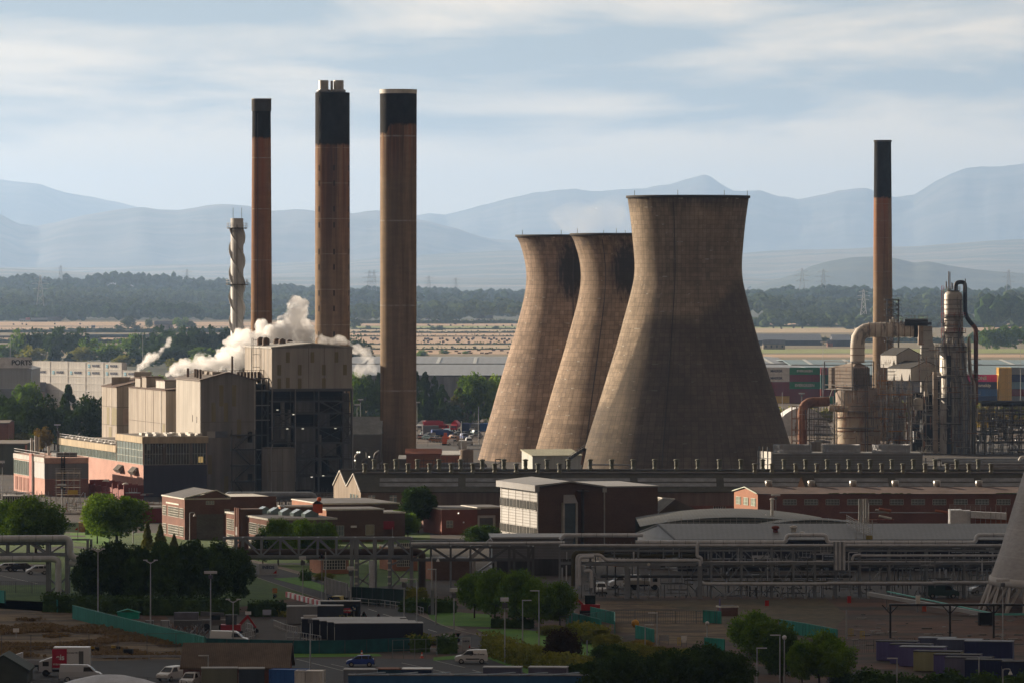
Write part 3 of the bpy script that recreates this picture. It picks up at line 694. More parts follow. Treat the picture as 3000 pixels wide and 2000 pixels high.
# ------------------------------------------------------------------ cooling towers and chimneys
def uv_mat(name,fn,rough=.9):
 """concrete painted by height (UV y, metres) and angle (UV x, 0..1; 0 faces the camera side)"""
 m=bpy.data.materials.new(name);m.use_nodes=True;t=m.node_tree;b=t.nodes['Principled BSDF']
 b.inputs['Roughness'].default_value=rough;b.inputs['Specular IOR Level'].default_value=.15
 class T:pass
 T=T()
 def nd(tp,**kw):
  n=t.nodes.new(tp)
  for a,v in kw.items():setattr(n,a,v)
  return n
 uv=nd('ShaderNodeUVMap');uv.uv_map='UVMap';sp=nd('ShaderNodeSeparateXYZ');t.links.new(uv.outputs[0],sp.inputs[0])
 T.u,T.z=sp.outputs[0],sp.outputs[1]
 tco=nd('ShaderNodeTexCoord')
 def put(s,v):
  if isinstance(v,(int,float)):s.default_value=v
  elif isinstance(v,tuple):s.default_value=v+(1,)if len(v)==3 else v
  else:t.links.new(v,s)
 def M(op,a,b_=0.0,c=None):
  n=nd('ShaderNodeMath',operation=op);put(n.inputs[0],a);put(n.inputs[1],b_)
  if c is not None:put(n.inputs[2],c)
  return n.outputs[0]
 def step(x,a,b_,lo=0.0,hi=1.0):
  n=nd('ShaderNodeMapRange');put(n.inputs[0],x)
  n.inputs[1].default_value=a;n.inputs[2].default_value=b_;n.inputs[3].default_value=lo;n.inputs[4].default_value=hi;return n.outputs[0]
 def noise(su,sz,det=4,rg=.6,off=0.0,three=False):
  mp=nd('ShaderNodeMapping');mp.inputs['Scale'].default_value=(su,su,sz);mp.inputs['Location'].default_value=(off,off,off)
  n=nd('ShaderNodeTexNoise');n.inputs['Scale'].default_value=1;n.inputs['Detail'].default_value=det;n.inputs['Roughness'].default_value=rg
  t.links.new(tco.outputs['Object'],mp.inputs[0]);t.links.new(mp.outputs[0],n.inputs[0]);return n.outputs[0]
 def mix(f,A,B):
  n=nd('ShaderNodeMixRGB');put(n.inputs[0],f);put(n.inputs[1],A);put(n.inputs[2],B);return n.outputs[0]
 def scale(c,f):
  n=nd('ShaderNodeVectorMath',operation='SCALE');put(n.inputs[0],c[:3]if isinstance(c,tuple)else c)if not isinstance(c,tuple)else setattr(n.inputs[0],'default_value',c[:3]);put(n.inputs['Scale'],f);return n.outputs[0]
 def brick(nu,rh,mortar=.035,off=0.0):
  cb=nd('ShaderNodeCombineXYZ');put(cb.inputs[0],M('MULTIPLY',T.u,nu));put(cb.inputs[1],M('DIVIDE',T.z,rh))
  n=nd('ShaderNodeTexBrick');n.offset=off;n.squash=1;n.inputs['Scale'].default_value=1;n.inputs['Brick Width'].default_value=1;n.inputs['Row Height'].default_value=1
  n.inputs['Mortar Size'].default_value=mortar;n.inputs['Mortar Smooth'].default_value=.3
  n.inputs['Color1'].default_value=(1,1,1,1);n.inputs['Color2'].default_value=(.74,.74,.74,1);n.inputs['Mortar'].default_value=(.38,.38,.38,1);n.inputs['Bias'].default_value=0
  t.links.new(cb.outputs[0],n.inputs[0]);return n.outputs['Color']
 T.M,T.step,T.noise,T.mix,T.scale,T.brick,T.nd,T.put,T.t=M,step,noise,mix,scale,brick,nd,put,t
 t.links.new(fn(T),b.inputs['Base Color']);return m
def mulcol(T,a,b):
 n=T.nd('ShaderNodeMixRGB',blend_type='MULTIPLY');n.inputs[0].default_value=1;T.put(n.inputs[1],a);T.put(n.inputs[2],b);return n.outputs[0]
def uu(T):                                  # signed angle -.5...5
 return T.M('SUBTRACT',T.M('FRACT',T.M('ADD',T.u,.5)),.5)
def tower_fn(base,ztop,nu,rh,patch=None,lower=None):
 def fn(T):
  c=T.scale(base,T.step(T.noise(.06,.05,5),.35,.65,.78,1.15))
  c=T.scale(c,T.step(T.noise(.5,.9,4,.7,4),.3,.7,.86,1.12))
  c=T.scale(c,T.step(T.noise(.55,.012,5,.7,31),.35,.68,1.14,.72));c=T.scale(c,T.step(T.noise(.02,.45,3,.6,41),.35,.65,.88,1.1))
  c=mulcol(T,c,T.brick(nu,rh))
  rim=T.M('ADD',T.M('MULTIPLY',T.noise(.9,.02,3,.6,9),9),T.M('SUBTRACT',T.z,ztop-3.0))      # sooty drips under the rim
  c=T.mix(T.step(rim,3.6,8.2,0,.72),c,(.02,.018,.016))
  lime=T.M('MULTIPLY',T.step(T.noise(.35,.6,3,.6,17),.60,.66),T.step(T.M('ABSOLUTE',T.M('SUBTRACT',T.M('FRACT',T.M('DIVIDE',T.z,rh*2)),.5)),.42,.47))
  c=T.mix(T.M('MULTIPLY',lime,.75),c,(.55,.52,.45))
  if patch:
   zc,hz_,hu=patch
   a=T.M('POWER',T.M('DIVIDE',uu(T),hu),2);b=T.M('POWER',T.M('DIVIDE',T.M('SUBTRACT',T.z,zc),hz_),2)
   r=T.M('ADD',T.M('ADD',a,b),T.M('MULTIPLY',T.M('SUBTRACT',T.noise(1.6,.16,4,.7,2),.5),3.2))
   c=T.mix(T.step(r,.5,1.5,.88,0),c,(.012,.012,.012))
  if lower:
   e=T.M('ADD',T.step(uu(T),-.17,-.12,22,0),0);e=T.M('ADD',e,T.M('ADD',T.M('ADD',T.z,T.M('MULTIPLY',T.noise(.07,.05,4,.6,6),8)),T.M('MULTIPLY',T.step(uu(T),.02,.16),-11.0)))  # stain withheld on the sunlit side so that side stays bright
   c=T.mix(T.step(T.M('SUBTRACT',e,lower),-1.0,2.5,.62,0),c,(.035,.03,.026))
  return c
 return fn
def cooling_tower(u,D,prof_px,label,m,ladder_a=None,n=96):
 """prof_px: (photo v, half width in photo pixels)"""
 s=PX(D);x=X(u,D);t=thing('cooling_tower',label,'cooling tower',(x,D,0));prof=sorted([(Z(v,D),w/s)for v,w in prof_px])
 zz=np.linspace(max(0,prof[0][0]),prof[-1][0],64);rr_=np.interp(zz,[p[0]for p in prof],[p[1]for p in prof])
 k=np.array([1,2,3,4,3,2,1.]);k/=k.sum();rs=np.convolve(np.pad(rr_,3,mode='edge'),k,'valid')
 rs[-3:]=rr_[-3:];rs[:3]=rr_[:3]
 q=MB();pf=[(rs[i],zz[i])for i in range(len(zz))]
 q.lathe((x,D,0),pf,n,m,uv=True);q.lathe((x,D,0),[(r-.5,z)for r,z in pf],n,m,uv=True,inner=True);q.build('shell',t)
 q=MB();zt=zz[-1];rt=rs[-1];q.lathe((x,D,0),[(rt-.55,zt-.1),(rt+.35,zt-.1),(rt+.35,zt+.55),(rt-.55,zt+.55),(rt-.55,zt-.1)],n,M_dconc);q.build('rim',t)
 if ladder_a is not None:
  q=MB();pth=[]
  for i in range(0,len(zz),2):a=ladder_a;pth.append((x+math.sin(a)*(rs[i]+.25),D-math.cos(a)*(rs[i]+.25),zz[i]))
  for a_,b_ in zip(pth[:-1],pth[1:]):q.bar(a_,b_,.22,.12,M_lad)
  q.build('ladder',t)
 q=MB()
 for a in(-1.1,-.2,.6,1.3):px_,py_=x+math.sin(a)*rt,D-math.cos(a)*rt;q.bar((px_,py_,zt),(px_,py_,zt+1.8),.12,m=M_lad)
 q.build('lightning_rod',t)
 return t
M_dconc=mat('dark_concrete',(.05,.045,.04),.9);M_lad=mat('ladder_steel',(.07,.065,.06),.7)
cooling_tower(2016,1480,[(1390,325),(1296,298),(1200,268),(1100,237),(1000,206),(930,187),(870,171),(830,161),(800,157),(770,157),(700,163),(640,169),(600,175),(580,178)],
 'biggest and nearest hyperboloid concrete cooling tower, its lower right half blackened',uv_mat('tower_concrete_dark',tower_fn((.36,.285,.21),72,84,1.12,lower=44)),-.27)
PB=[(1366,280),(1250,247),(1150,219),(1050,189),(950,160),(890,144),(850,136),(815,132),(780,134),(740,142),(710,152),(690,162)]
cooling_tower(1835,1542,PB,'middle concrete cooling tower with a sooty patch, partly hidden by the biggest one',uv_mat('tower_concrete_tan',tower_fn((.37,.28,.205),62.6,78,1.2,patch=(53.5,7.5,.052))),-.48)
cooling_tower(1675,1605,[(v-3 if v>1000 else v+3,w)for v,w in PB[:-1]]+[(694,162)],'leftmost concrete cooling tower with a sooty patch below its rim',uv_mat('tower_concrete_pink',tower_fn((.38,.285,.215),62.7,78,1.2,patch=(53.5,8,.05))),.02)
def chim_fn(zblack,tan,rust,zrust,slant=0.0,zt=100,ring=9.0):
 def fn(T):
  c=T.scale(tan,T.step(T.noise(.35,.04,5),.35,.65,.72,1.18));c=T.scale(c,T.step(T.noise(.2,.9,3,.6,3),.3,.7,.88,1.1))
  fall=T.step(T.z,zrust,zblack,0,1)
  st=T.M('MULTIPLY',fall,T.step(T.noise(.42,.012,4,.6,7),.40,.62,.1,1.0))
  c=T.mix(T.M('MINIMUM',st,.9),c,rust)
  dk=T.M('MULTIPLY',T.step(T.noise(.6,.016,4,.7,12),.47,.62,0,.8),T.step(T.z,zrust,zblack,.35,1))
  c=T.mix(dk,c,(.035,.025,.02))
  rg=T.step(T.M('ABSOLUTE',T.M('SUBTRACT',T.M('FRACT',T.M('DIVIDE',T.z,ring)),.5)),.488,.496)
  c=T.mix(T.M('MULTIPLY',rg,T.step(T.noise(.5,.5,3,.6,21),.4,.6,.15,.8)),c,(.40,.36,.30))
  e=T.M('ADD',T.z,T.M('MULTIPLY',T.M('SUBTRACT',T.noise(.8,.5,4,.7,5),.5),2.0))
  if slant:e=T.M('ADD',e,T.M('MULTIPLY',T.step(uu(T),-.11,-.07),slant))
  c=T.mix(T.step(T.M('SUBTRACT',e,zblack),-.3,.35,0,1),c,T.scale((.011,.0105,.011),T.step(T.noise(.5,.3,5,.7,8),.35,.7,.6,2.0)))
  return c
 return fn
def chimney(name,u,D,vt,wt,wb,label,m,n=48):
 s=PX(D);x=X(u,D);zt=Z(vt,D);t=thing('chimney',label,'chimney',(x,D,0));q=MB()
 pf=[((wb+(wt-wb)*i/12)/2/s,zt*i/12)for i in range(13)]
 q.lathe((x,D,0),pf,n,m,uv=True);r=pf[-1][0]
 q.lathe((x,D,0),[(r,zt),(r-.6,zt+.0),(r-.6,zt-6)],n,M_dconc,smooth=False);q.build('shaft',t);return t,x,zt,r,pf
def band(q,x,D,z,r,h,m,th=.12,n=40):q.lathe((x,D,0),[(r,z),(r+th,z),(r+th,z+h),(r,z+h)],n,m,smooth=False)
def zat(v,D):return Z(v,D)
M_slot=mat('black_opening',(.004,.004,.004),.9)
# first: slim rusty chimney
D1=1560;c1,x1,z1,r1,pf1=chimney('chimney',766,D1,290,54,67,'slimmest of the three dark-topped chimneys, red-brown with a plain black top',uv_mat('chimney_rust',chim_fn(zat(405,D1),(.27,.165,.095),(.28,.095,.04),40,ring=14)))
q=MB();band(q,x1,D1,z1-3.4,r1,3.4,M_dconc,.18);band(q,x1,D1,z1-.2,r1+.15,.25,mat('rim_metal',(.3,.3,.3),.5),.1);q.build('collar',c1)
q=MB();q.bar((x1-.9,D1-r1-1.2,0),(x1-.9,D1-r1-.1,z1-4),.15,.1,M_lad);q.build('ladder',c1)
# second: with two steel flues
D2=1545;c2,x2,z2,r2,pf2=chimney('chimney',974,D2,272,101,103,'middle thick chimney with steel flues sticking out of its black top',uv_mat('chimney_mid',chim_fn(zat(425,D2),(.27,.19,.125),(.28,.105,.04),52,ring=9.6)))
M_flue=mat('flue_steel',(.42,.41,.38),.45,.6,var=.25,scale=.25,rust=(.25,.22,.18),stain=.5)
for(u,w)in((948,29),(992,30)):
 xx=X(u,D2);rr_=w/2/PX(D2);q=MB();q.lathe((xx,D2,0),[(rr_,z2-2),(rr_,z2+3.3),(rr_-.1,z2+3.35),(rr_-.15,z2-1)],28,M_flue);k=q.build('flue',c2)
 q=MB();q.lathe((xx,D2,0),[(rr_+.02,z2-.1),(rr_+.55,z2),(rr_+.5,z2+.75),(rr_+.02,z2+.9)],28,M_steel);q.build('flue_skirt',k)
q=MB();xx=X(972,D2);q.lathe((xx,D2-.4,0),[(.35,z2-1),(.35,z2+3.2),(.1,z2+3.2)],12,M_flue);q.build('vent_pipe',c2)
for v in(295,371,417,493,538,613,660,738,783,859,904,979):
 for a in((-.86,)if v<430 else(-.86,.12,1.25)):
  q=MB();z=zat(v,D2);k=(math.sin(a),-math.cos(a));R_=r2+.03;tx_,ty_=math.cos(a)*.17,math.sin(a)*.17
  q.par((x2+k[0]*(R_-.2)-tx_,D2+k[1]*(R_-.2)-ty_,z-.75),(2*tx_,2*ty_,0),(k[0]*.25,k[1]*.25,0),(0,0,1.5),M_slot);q.build('slot',c2)
# third: widest, pale capping
D3=1480;c3,x3,z3,r3,pf3=chimney('chimney',1167,D3,265,108,105,'thickest chimney with a pale capping ring above its black top',uv_mat('chimney_wide',chim_fn(zat(393,D3),(.265,.19,.125),(.30,.115,.045),76,slant=-2.4,ring=22)))
q=MB();band(q,x3,D3,z3-.9,r3,1.1,mat('pale_capping',(.55,.54,.5),.6,var=.2),.06,56);q.build('capping',c3)
q=MB();a=-.78;q.par((x3+math.sin(a)*(r3-.1),D3-math.cos(a)*(r3-.1),zat(315,D3)),(math.cos(a)*.5,math.sin(a)*.5,0),(math.sin(a)*.16,-math.cos(a)*.16,0),(0,0,1.5),M_slot);q.build('opening',c3)
# right chimney behind the process plant
D4=1790;c4,x4,z4,r4,pf4=chimney('chimney',2586,D4,412,50,62,'lone chimney with black top rising behind the right process plant',uv_mat('chimney_right',chim_fn(zat(580,D4),(.30,.22,.145),(.34,.11,.04),44,ring=5.3)))
q=MB();band(q,x4,D4,z4-.5,r4,.6,M_dconc,.15);q.build('collar',c4)
# slender steel stack with helical strakes
Ds=1420;s=PX(Ds);xs=X(694.5,Ds);r=18.7/s;zt=Z(640,Ds);M_alu=mat('aluminium_stack',(.52,.52,.51),.6,.0,var=.08)
ss=thing('steel_stack','slender silver steel stack wrapped in spiral strakes','stack',(xs,Ds,0));q=MB();q.lathe((xs,Ds,0),[(r*1.05,0),(r*1.05,zt*.3),(r,zt*.32),(r,zt),(r-.2,zt),(r-.2,zt-3)],36,M_alu);q.build('shaft',ss)
for k in range(3):
 q=MB();st=140;z0_,z1_=22.0,Z(672,Ds)
 pts=[]
 for i in range(st+1):
  z=z0_+(z1_-z0_)*i/st;a=-z/13.5*2*math.pi*.75+k*2.094;pts.append((a,z))
 for(a,z),(b_,w)in zip(pts[:-1],pts[1:]):
  p0,p1=Vector((math.sin(a),-math.cos(a),0)),Vector((math.sin(b_),-math.cos(b_),0));O=Vector((xs,Ds,0))
  A,B,C_,E=O+p0*(r-.02)+Vector((0,0,z)),O+p1*(r-.02)+Vector((0,0,w)),O+p1*(r+.5)+Vector((0,0,w)),O+p0*(r+.5)+Vector((0,0,z))
  t_=Vector((0,0,.07));q.poly([A-t_,B-t_,C_-t_,E-t_],M_alu);q.poly([A+t_,E+t_,C_+t_,B+t_],M_alu);q.poly([E-t_,C_-t_,C_+t_,E+t_],M_alu)
 q.build('strake',ss)
M_rail=mat('grey_railing',(.45,.45,.45),.5,.3)
def ring_platform(parent,x,y,z,r0,r1,m=M_rail,h=1.25,n=18):
 q=MB();q.lathe((x,y,0),[(r0,z-.12),(r1,z-.12),(r1,z+.12),(r0,z+.12)],28,M_lad,smooth=False)
 for i in range(n):
  a=2*math.pi*i/n;q.bar((x+math.sin(a)*r1,y-math.cos(a)*r1,z),(x+math.sin(a)*r1,y-math.cos(a)*r1,z+h),.07,m=m)
 for zz_ in(z+h,z+h*.55):
  for i in range(n):
   a,b_=2*math.pi*i/n,2*math.pi*(i+1)/n
   q.bar((x+math.sin(a)*r1,y-math.cos(a)*r1,zz_),(x+math.sin(b_)*r1,y-math.cos(b_)*r1,zz_),.07,m=m)
 return q.build('platform',parent)
ring_platform(ss,xs,Ds,Z(669,Ds),r,r+.95);ring_platform(ss,xs,Ds,Z(834,Ds),r,r+1.15)
q=MB();q.bar((xs+.05,Ds-r-.25,2),(xs+.05,Ds-r-.25,zt-1.6),.38,.1,mat('stack_ladder',(.25,.25,.25),.6));q.build('ladder',ss)
for u in(683,708):q=MB();q.cyl((X(u,Ds),Ds,zt-1),(X(u,Ds),Ds,Z(609,Ds)),.06,n=5,m=M_lad);q.build('lightning_rod',ss)
# ------------------------------------------------------------------ building helper: rectangular blocks turned by the site's angle
A16=R(16)
class Block:
 """near corner at photo column u, distance D; the front runs right by Lf, the lit left side runs back by Ls"""
 def __init__(s,u,D,Lf,Ls,zt,a=A16,zb=0.0):
  s.O=Vector((X(u,D),D,0));s.f=Vector((math.cos(a),math.sin(a),0));s.g=Vector((-math.sin(a),math.cos(a),0));s.Lf,s.Ls,s.zt,s.zb=Lf,Ls,zt,zb
  s.C=[s.O,s.O+s.f*Lf,s.O+s.f*Lf+s.g*Ls,s.O+s.g*Ls]
 def body(s,q,m,zt=None,zb=None):s.bx(q,0,s.Lf,0,s.Ls,s.zb if zb is None else zb,s.zt if zt is None else zt,m)
 def bx(s,q,f0,f1,g0,g1,z0,z1,m):q.par(s.O+s.f*f0+s.g*g0+Vector((0,0,z0)),s.f*(f1-f0),s.g*(g1-g0),(0,0,z1-z0),m)
 def front(s,q,a,b,z0,z1,m,out=.06,inn=0.0):s.bx(q,a,b,-out,inn,z0,z1,m)
 def left(s,q,a,b,z0,z1,m,out=.06,inn=0.0):s.bx(q,-out,inn,a,b,z0,z1,m)
 def pt(s,f,g,z):return s.O+s.f*f+s.g*g+Vector((0,0,z))
 def roof_gable(s,q,rise,m,th=.25,over=.35,sect=None):
  """ridge along the side direction (gable seen on the front)"""
  h=s.Lf/2
  for k in(0,1):
   o=s.pt(-over if k==0 else s.Lf+over,-over,s.zt-rise*over/h+.01);dirf=s.f*(h+over)*(1 if k==0 else-1)
   q.par(o,s.g*(s.Ls+2*over),dirf+Vector((0,0,rise*(1+over/h))),(0,0,th),m)
 def gable_fill(s,q,rise,m):
  for g in(0,s.Ls):
   p=[s.pt(0,g,s.zt),s.pt(s.Lf,g,s.zt),s.pt(s.Lf/2,g,s.zt+rise)];q.poly(p if g==0 else p[::-1],m)
 def thing(s,name,label,cat='building',group=None):return thing(name,label,cat,(s.O.x,s.O.y,s.zb),0,group)
M_asb=mat('asbestos_cladding',(.36,.32,.275),.85,kind='clad',var=.14,freq=.8,stain=.45)
M_asb2=mat('grey_cladding_sheet',(.25,.24,.22),.85,kind='clad',var=.14,freq=.7,stain=.35)
M_asb3=mat('pale_cladding_sheet',(.40,.375,.335),.8,kind='clad',var=.10,freq=.7,stain=.3)
M_yel=mat('yellowed_sheet',(.24,.21,.12),.8,kind='clad',var=.1);M_trim=mat('pale_trim',(.42,.41,.38),.6);M_rroof=mat('rusty_roof',(.10,.07,.055),.9,scale=.3,var=.3,rust=(.16,.07,.04),stain=.6)
M_black=mat('dark_interior',(.012,.012,.014),.9);M_dsteel=mat('dark_steelwork',(.10,.105,.11),.7);M_gdoor=mat('green_door',(.01,.16,.05),.6);M_gvent=mat('rusty_vent',(.12,.09,.07),.8,rust=(.14,.06,.03))
M_seam=mat('sheet_seam',(.15,.13,.11),.9)
def seams(b,q,side,zs,cols,out=.05):
 fn=b.left if side=='L' else b.front;Lm=b.Ls if side=='L' else b.Lf
 for z in zs:fn(q,0,Lm,z-.06,z+.06,M_seam,out)
 for c in cols:fn(q,c-.05,c+.05,b.zb,b.zt,M_seam,out)
# B1: leftmost silo
b=Block(342,1430,9.5,18,23.7);t=b.thing('boiler_house','leftmost and smallest clad boiler house, with a single-pitch rusty roof');q=MB()
top=[b.zt,b.zt+2.3,b.zt+2.3,b.zt];q.prism([c[:2]for c in b.C],0,top,M_asb);q.build('wall',t)
q=MB();q.par(b.pt(-.2,-.2,b.zt+.02),b.f*9.9+Vector((0,0,2.4)),b.g*18.4,(0,0,.2),M_rroof);q.build('roof',t)
q=MB();seams(b,q,'L',(4.5,9.3,14.2,18.8),(6,12));seams(b,q,'F',(9.3,14.2,18.8),());q.build('seam',t)
q=MB()
for(a,c,z0)in((0,5.8,14.3),(6,9.5,9.4),(9,12,14.3),(12.2,17.8,4.7),(0,5.8,4.6)):q=MB();b.left(q,a,c,z0,z0+4.3,M_yel,.035);q.build('cladding_patch',t)
for(a,z0)in((1.6,14.4),(4.4,14.4),(1.6,6.2),(4.4,6.2)):q=MB();b.front(q,a,a+2,z0,z0+4,mat('pink_sheet',(.36,.28,.24),.8),.035);q.build('cladding_patch',t)
q=MB();q.box(b.O.x-2,b.O.x+2.5,b.O.y+10,b.O.y+14,24.2,26.2,M_asb);q.box(b.O.x+4,b.O.x+8,b.O.y+6,b.O.y+12,24.6,27.6,M_asb3);q.build('roof_housing',t)
# B2
b=Block(486,1385,5.5,43,23.8);t=b.thing('boiler_house','second clad boiler house from the left, long lit side and a small green door');q=MB();b.body(q,M_asb);q.build('wall',t)
q=MB();q.par(b.pt(-.2,-.2,b.zt+.02),b.f*5.9+Vector((0,0,.8)),b.g*43.4,(0,0,.2),M_rroof);q.build('roof',t)
q=MB();seams(b,q,'L',(7.5,15.8),(5.5,14,23,32));b.left(q,5.2,5.7,0,b.zt,M_trim,.12);q.build('seam',t)
q=MB();b.left(q,1.2,3.6,8.3,15.7,M_yel,.04);q.build('cladding_patch',t);q=MB();b.front(q,2.6,4.8,0,13.7,M_asb,.02);b.front(q,2.7,4.4,8,12,M_gdoor,.1);q.build('door',t)
for(f0,g0,g1,h_,m)in((.8,26,31,2.6,M_asb),(1.5,8,18,2.0,M_trim),(.8,33,39,2.2,M_asb3)):q=MB();b.bx(q,f0,f0+4,g0,g1,b.zt+.2,b.zt+h_+.3,m);b.bx(q,f0-.2,f0+4.2,g0-.2,g1+.2,b.zt+h_+.3,b.zt+h_+.5,M_rroof);q.build('roof_housing',t)
# B3
b=Block(588,1344,13.1,26.5,27.1);t=b.thing('boiler_house','third clad boiler house with a wide grey gable front and a lit left side');q=MB();b.body(q,M_asb3);b.gable_fill(q,1.75,M_asb2);
b.front(q,0,b.Lf,0,b.zt,M_asb2,.03);q.build('wall',t)
q=MB();b.roof_gable(q,1.75,mat('boiler_roof',(.16,.135,.12),.8,var=.25));q.build('roof',t)
q=MB();seams(b,q,'F',(17.3,),(),.06)
for x_ in(0,b.Lf):b.front(q,x_-.15,x_+.15,0,b.zt,M_trim,.12)
b.left(q,4,4.12,17,18.5,M_black,.08);b.left(q,8.5,8.62,17.2,18.8,M_black,.08)
q.build('seam',t);q=MB()
for(a,z0)in((4.5,21),(7.6,21),(2.6,17.4),(5.6,17.3),(5.7,0),(1.7,5),(8.8,13.4)):q=MB();b.front(q,a,a+1.0,z0,z0+(5 if z0>20 else 4.5),M_yel,.05);q.build('cladding_patch',t)
q=MB()
for k,m in enumerate((M_trim,mat('slate_panel',(.13,.14,.16),.7))):b.front(q,1.5+k*2,3.5+k*2+k,13.6,15.1,m,.07)
q.build('panel',t);q=MB();b.front(q,11.4,12.5,12.4,15.0,M_black,.08);b.front(q,11.4,12.5,3.2,5,M_black,.08);q.build('door',t)
q=MB()                                        # outside stairs
zz=[0,3.2,7.0,10.8,14.2];f_=[10.3,8.0,11.8,8.0,11.8]
for i in range(4):q.par(b.pt(f_[i],-1.3,zz[i]),b.f*(f_[i+1]-f_[i])+Vector((0,0,zz[i+1]-zz[i])),b.g*.9,(0,0,.35),M_dsteel);q.bar(b.pt(f_[i],-1.35,zz[i]+1.1),b.pt(f_[i+1],-1.35,zz[i+1]+1.1),.09,m=M_dsteel)
for z in zz[1:]:b.bx(q,7.2,13,-1.5,0,z-.15,z+.15,M_dsteel)
for x_ in(7.2,13):b.bx(q,x_-.12,x_+.12,-1.5,-1.2,0,15.5,M_dsteel)
q.build('staircase',t)
q=MB()
for i in range(4):q=MB();b.bx(q,3.5+.1*i,5.6,3+i*6,6+i*6,b.zt+1.3,b.zt+2.0,M_asb);q.build('roof_monitor',t)
q=MB();b.bx(q,9,10,12,14,b.zt+.5,b.zt+1.8,M_asb)
q.build('roof_monitor',t)
for(f0,g0)in((.6,3),(1.0,8),(1.4,12),(1.2,19)):q=MB();q.cyl(b.pt(f0,g0,b.zt),b.pt(f0,g0,b.zt+2.6),.3,n=8,m=M_gvent);q.build('roof_vent',t)
q=MB();q.cyl(b.pt(9.5,8,b.zt+1),b.pt(9.5,8,b.zt+5.6),.25,n=8,m=M_gvent);q.build('roof_vent',t)
# boiler house with open steelwork
b=Block(797,1350,19.6,28,34.6);t=b.thing('boiler_house','tallest boiler house, grey clad top over open dark steelwork');zc=24.9;q=MB();b.body(q,M_asb3,zb=zc);b.left(q,0,b.Ls,zc,b.zt,M_asb,.03);b.gable_fill(q,.95,M_asb2);q.build('wall',t)
q=MB();b.roof_gable(q,.95,M_trim,.3,.3);q.build('roof',t);q=MB();b.front(q,0,b.Lf,zc-.5,zc,M_dsteel,.25);b.front(q,8.9,9.02,zc,b.zt,M_seam,.05);b.front(q,12.7,12.82,zc,b.zt+.5,M_seam,.05)
for g_ in(4,8,12,16,21):b.left(q,g_,g_+.35,zc,b.zt,M_trim,.1)
q.build('seam',t);q=MB()
for(a,z0)in((3.4,31.2),(9.4,31.2),(15.3,31.2),(1.3,28.2),(6.3,28.2),(12.2,28.2),(17.4,28.2),(1.3,25),(3.4,25.2),(6.3,25),(12.2,25)):q=MB();b.front(q,a,a+.9,z0,z0+2.5,M_yel,.05);q.build('cladding_patch',t)
for(f0,g0,h_)in((2,20,2.1),(2,14.5,2.1),(6,20,1.8),(6,14.5,1.8),(9.4,21,1.5)):
 q=MB();p=b.pt(f0,g0,0);q.lathe(p,[(.95,b.zt-.3),(.95,b.zt+.7),(.85,b.zt+.8),(.9,b.zt+h_*.6),(.8,b.zt+h_),(.3,b.zt+h_+.3),(.0,b.zt+h_+.35)],12,M_gvent);q.build('roof_vent',t)
q=MB()                                        # open steelwork
b.bx(q,.2,19.4,7,27.5,0,zc-.6,M_black);q.build('shade_core',t)  # near-black block stands in for shade deep inside the steelwork
lv=[0,4.2,8.3,12.1,15.8,19.1,22.0,zc]
cols=[0,5.6,11.4,17.4,19.4]
def frame(name,b,cols,lv,g0,m,w=.32,parent=None,brace=()):
 q=MB()
 for c in cols:b.bx(q,c-w/2,c+w/2,g0-w/2,g0+w/2,lv[0],lv[-1],m)
 for z in lv[1:]:b.bx(q,cols[0],cols[-1],g0-w/2.5,g0+w/2.5,z-w/2,z+w/2,m)
 for(i,j)in brace:
  q.bar(b.pt(cols[i],g0,lv[j]),b.pt(cols[i+1],g0,lv[j+1]),w*.6,m=m)
  q.bar(b.pt(cols[i+1],g0,lv[j]),b.pt(cols[i],g0,lv[j+1]),w*.6,m=m)
 return q.build(name,parent)
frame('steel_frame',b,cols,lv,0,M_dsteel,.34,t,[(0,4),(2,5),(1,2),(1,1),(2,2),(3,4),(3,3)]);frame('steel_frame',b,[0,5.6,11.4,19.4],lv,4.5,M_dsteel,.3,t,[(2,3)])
M_casing=mat('boiler_casing',(.17,.17,.17),.6,.1,kind='clad',var=.2)
for k,(f0,f1,z0,z1,g_)in enumerate(((17.6,19.2,0,zc-1,1.2),(6.0,10.9,19.4,21.9,1.5),(6.0,11,12.4,15.6,1.5),(5.9,11,8.6,12,1.8),(6.2,10.8,1,4,1.2),(6.1,11,4.5,8,2.0),(12,16.5,9,12,3),(1.2,4.8,12.4,18.5,3),(14.5,17,5,8,2),(12,15,16,19,3.6))):
 q=MB();b.bx(q,f0,f1,g_,g_+2,z0,z1,M_casing);q.build('casing_panel',t)
q=MB()
for(f0,f1,z0,z1)in((12,17,15.8,19.1),(1,5.4,8.3,12.1),(12,17,8.3,4.2),(6,11,4.2,8.3),(12,17,22,19.1)):q.par(b.pt(f0,.8,z0),b.f*(f1-f0)+Vector((0,0,z1-z0)),b.g*.8,(0,0,.25),M_dsteel);q.bar(b.pt(f0,.7,z0+1.1),b.pt(f1,.7,z1+1.1),.08,m=M_lad)
q.build('staircase',t)
q=MB()
for z in lv[1:-1]:
 for k in range(2):q.bar(b.pt(0,-.5,z+.55+.5*k),b.pt(19.4,-.5,z+.55+.5*k),.06,m=M_lad)
 for i in range(14):q.bar(b.pt(i*1.5,-.5,z),b.pt(i*1.5,-.5,z+1.1),.06,m=M_lad)
q.build('railing',t)
q=MB()
for(f0,r_,z0,z1)in((3.2,.5,13,22),(4.8,.35,2,20),(10.5,.3,0,12),(12.4,.35,4,14)):q.cyl(b.pt(f0,2.6,z0),b.pt(f0,2.6,z1),r_,n=10,m=mat('lagged_pipe',(.22,.22,.21),.5,.3))
q.build('duct',t)
q=MB()
